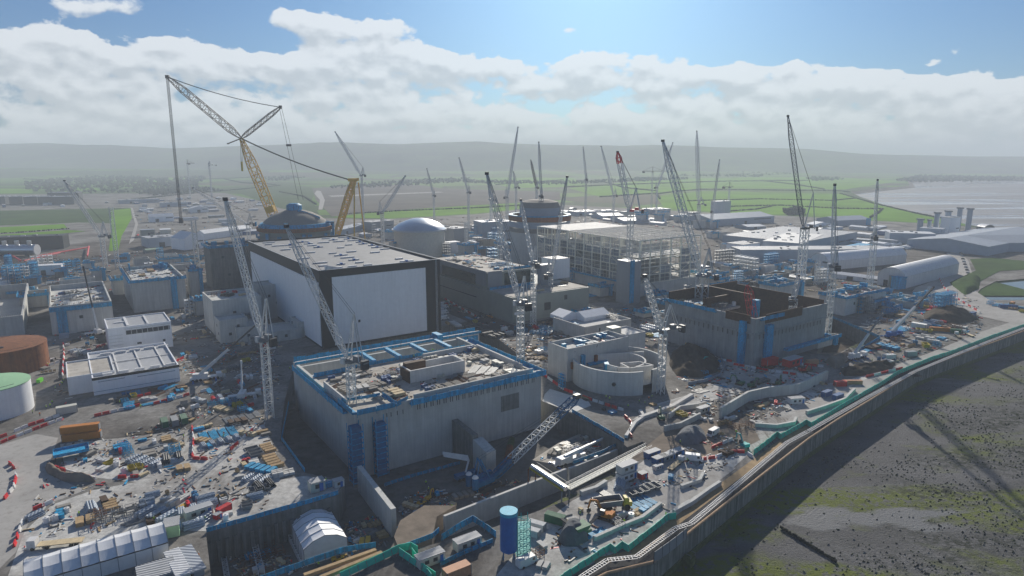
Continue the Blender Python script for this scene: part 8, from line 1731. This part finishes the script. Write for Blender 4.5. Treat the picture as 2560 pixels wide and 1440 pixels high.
scatter([(250, 995), (470, 955), (480, 985), (330, 1030)], 26, [('timber', 'blue_net'), ('beams', 'blue_net'), ('panels', 'blue_deep'), ('pipes', 'blue_net'), ('rebar', 'rebar'), ('panels', 'plywood_dark')], seed=60); scatter([(500, 960), (660, 930), (690, 990), (560, 1010)], 24, YARD, seed=61); scatter([(1380, 870), (1380, 940), (1320, 930), (1290, 860), (1360, 830)], 26, YARD, seed=62, s=(.8, 1.2))
# --- fine debris nobody could count
rr = random.Random(77); mb = MB(); cols = ['timber', 'timber_pale', 'timber_grey', 'timber_grey', 'concrete', 'concrete_pale', 'concrete_pale', 'dark_steel', 'dark_steel', 'grey_steel', 'grey_steel', 'rebar', 'rebar', 'plywood_dark', 'plywood_dark', 'white_plastic', 'blue_net', 'red', 'earth', 'gravel_grey']
def debris(px, n, z=0, poly=None, big=1.0):
    poly = poly or gp(px, z); xs = [p[0] for p in poly]; ys = [p[1] for p in poly]; k = 0
    while k < n:
        x, y = rr.uniform(min(xs), max(xs)), rr.uniform(min(ys), max(ys))
        if not inpoly((x, y), poly): continue
        k += 1
        if MN.noise(Vector((x * .09, y * .09, 3))) < -.08: continue
        if z == 0 and (inpoly((x, y), PIT_A) or inpoly((x, y), PIT_B)): continue
        mb.m = M[rr.choice(cols)]; l = rr.choice((.4, .6, 1.0, 1.6, 2.6)) * big; mb.rbox(x, y, z, l, rr.uniform(.15, .5) * big, rr.uniform(.08, .4) * big, AX + rr.choice((0, 1.571)) + rr.gauss(0, .35))
debris([(60, 1380), (70, 1280), (160, 1110), (480, 1040), (660, 1040), (715, 1200), (640, 1290), (420, 1310)], 1300); debris([(430, 1060), (440, 900), (520, 850), (700, 850), (700, 1000)], 1500); debris([(100, 930), (160, 850), (280, 840), (170, 1000), (160, 1060)], 260)
debris(None, 900, 13.4, PD_); debris([(1000, 1290), (1010, 1240), (1180, 1205), (1320, 1200), (1120, 1285)], 380, ZP); debris([(560, 1390), (740, 1340), (760, 1430), (600, 1450)], 260, ZP); debris([(860, 1310), (980, 1280), (1000, 1350), (880, 1385)], 220, ZP); debris([(1340, 1150), (1500, 1064), (1545, 1106), (1425, 1160)], 240, ZP + 3)
debris([(1420, 1280), (1720, 1120), (1900, 1030), (1900, 1100), (1700, 1250), (1480, 1400), (1350, 1420)], 700); debris([(1660, 1050), (1700, 900), (2080, 900), (2060, 990), (1900, 1060)], 1100, big=1.3); debris([(2080, 920), (2200, 740), (2440, 740), (2460, 830), (2160, 940)], 1300, big=1.6)
debris([(1100, 750), (1280, 820), (1500, 770), (1700, 770), (1690, 860), (1380, 900), (1340, 960), (1220, 830)], 1200, big=1.6); debris([(1740, 665), (1960, 655), (2190, 730), (1960, 735), (1760, 730)], 900, big=2.2); debris([(0, 650), (640, 620), (640, 700), (0, 760)], 1200, big=2.2); debris([(0, 830), (280, 820), (520, 780), (540, 850), (160, 870), (0, 850)], 500, big=1.5)
debris([(330, 500), (640, 495), (640, 590), (340, 590)], 500, big=3.5); debris([(860, 560), (1400, 530), (1760, 540), (2220, 575), (2300, 620), (1800, 640), (1300, 590), (900, 600)], 1500, big=3.2)
for b, zo in ((b12, 1.8), (b13, 3), (b20, 1.8)): debris(None, 200, b[4] - zo, [b[3] + U * x + V * y for x, y in ((1, 1), (b[1] - 1, 1), (b[1] - 1, b[2] - 1), (1, b[2] - 1))], 1.4)
debris(None, 160, zq - 2, [n3 + U * x + V * y for x, y in ((1, 1), (w3 - 1, 1), (w3 - 1, d3 - 1), (1, d3 - 1))], 1.2); debris(None, 300, hi - .6, [n6 + U * x + V * y for x, y in ((2, d6 * .32), (w6 * .6, d6 * .32), (w6 * .6, d6 - 2), (2, d6 - 2))], 1.6)
struct('debris', mb, kind='stuff')
finalize()
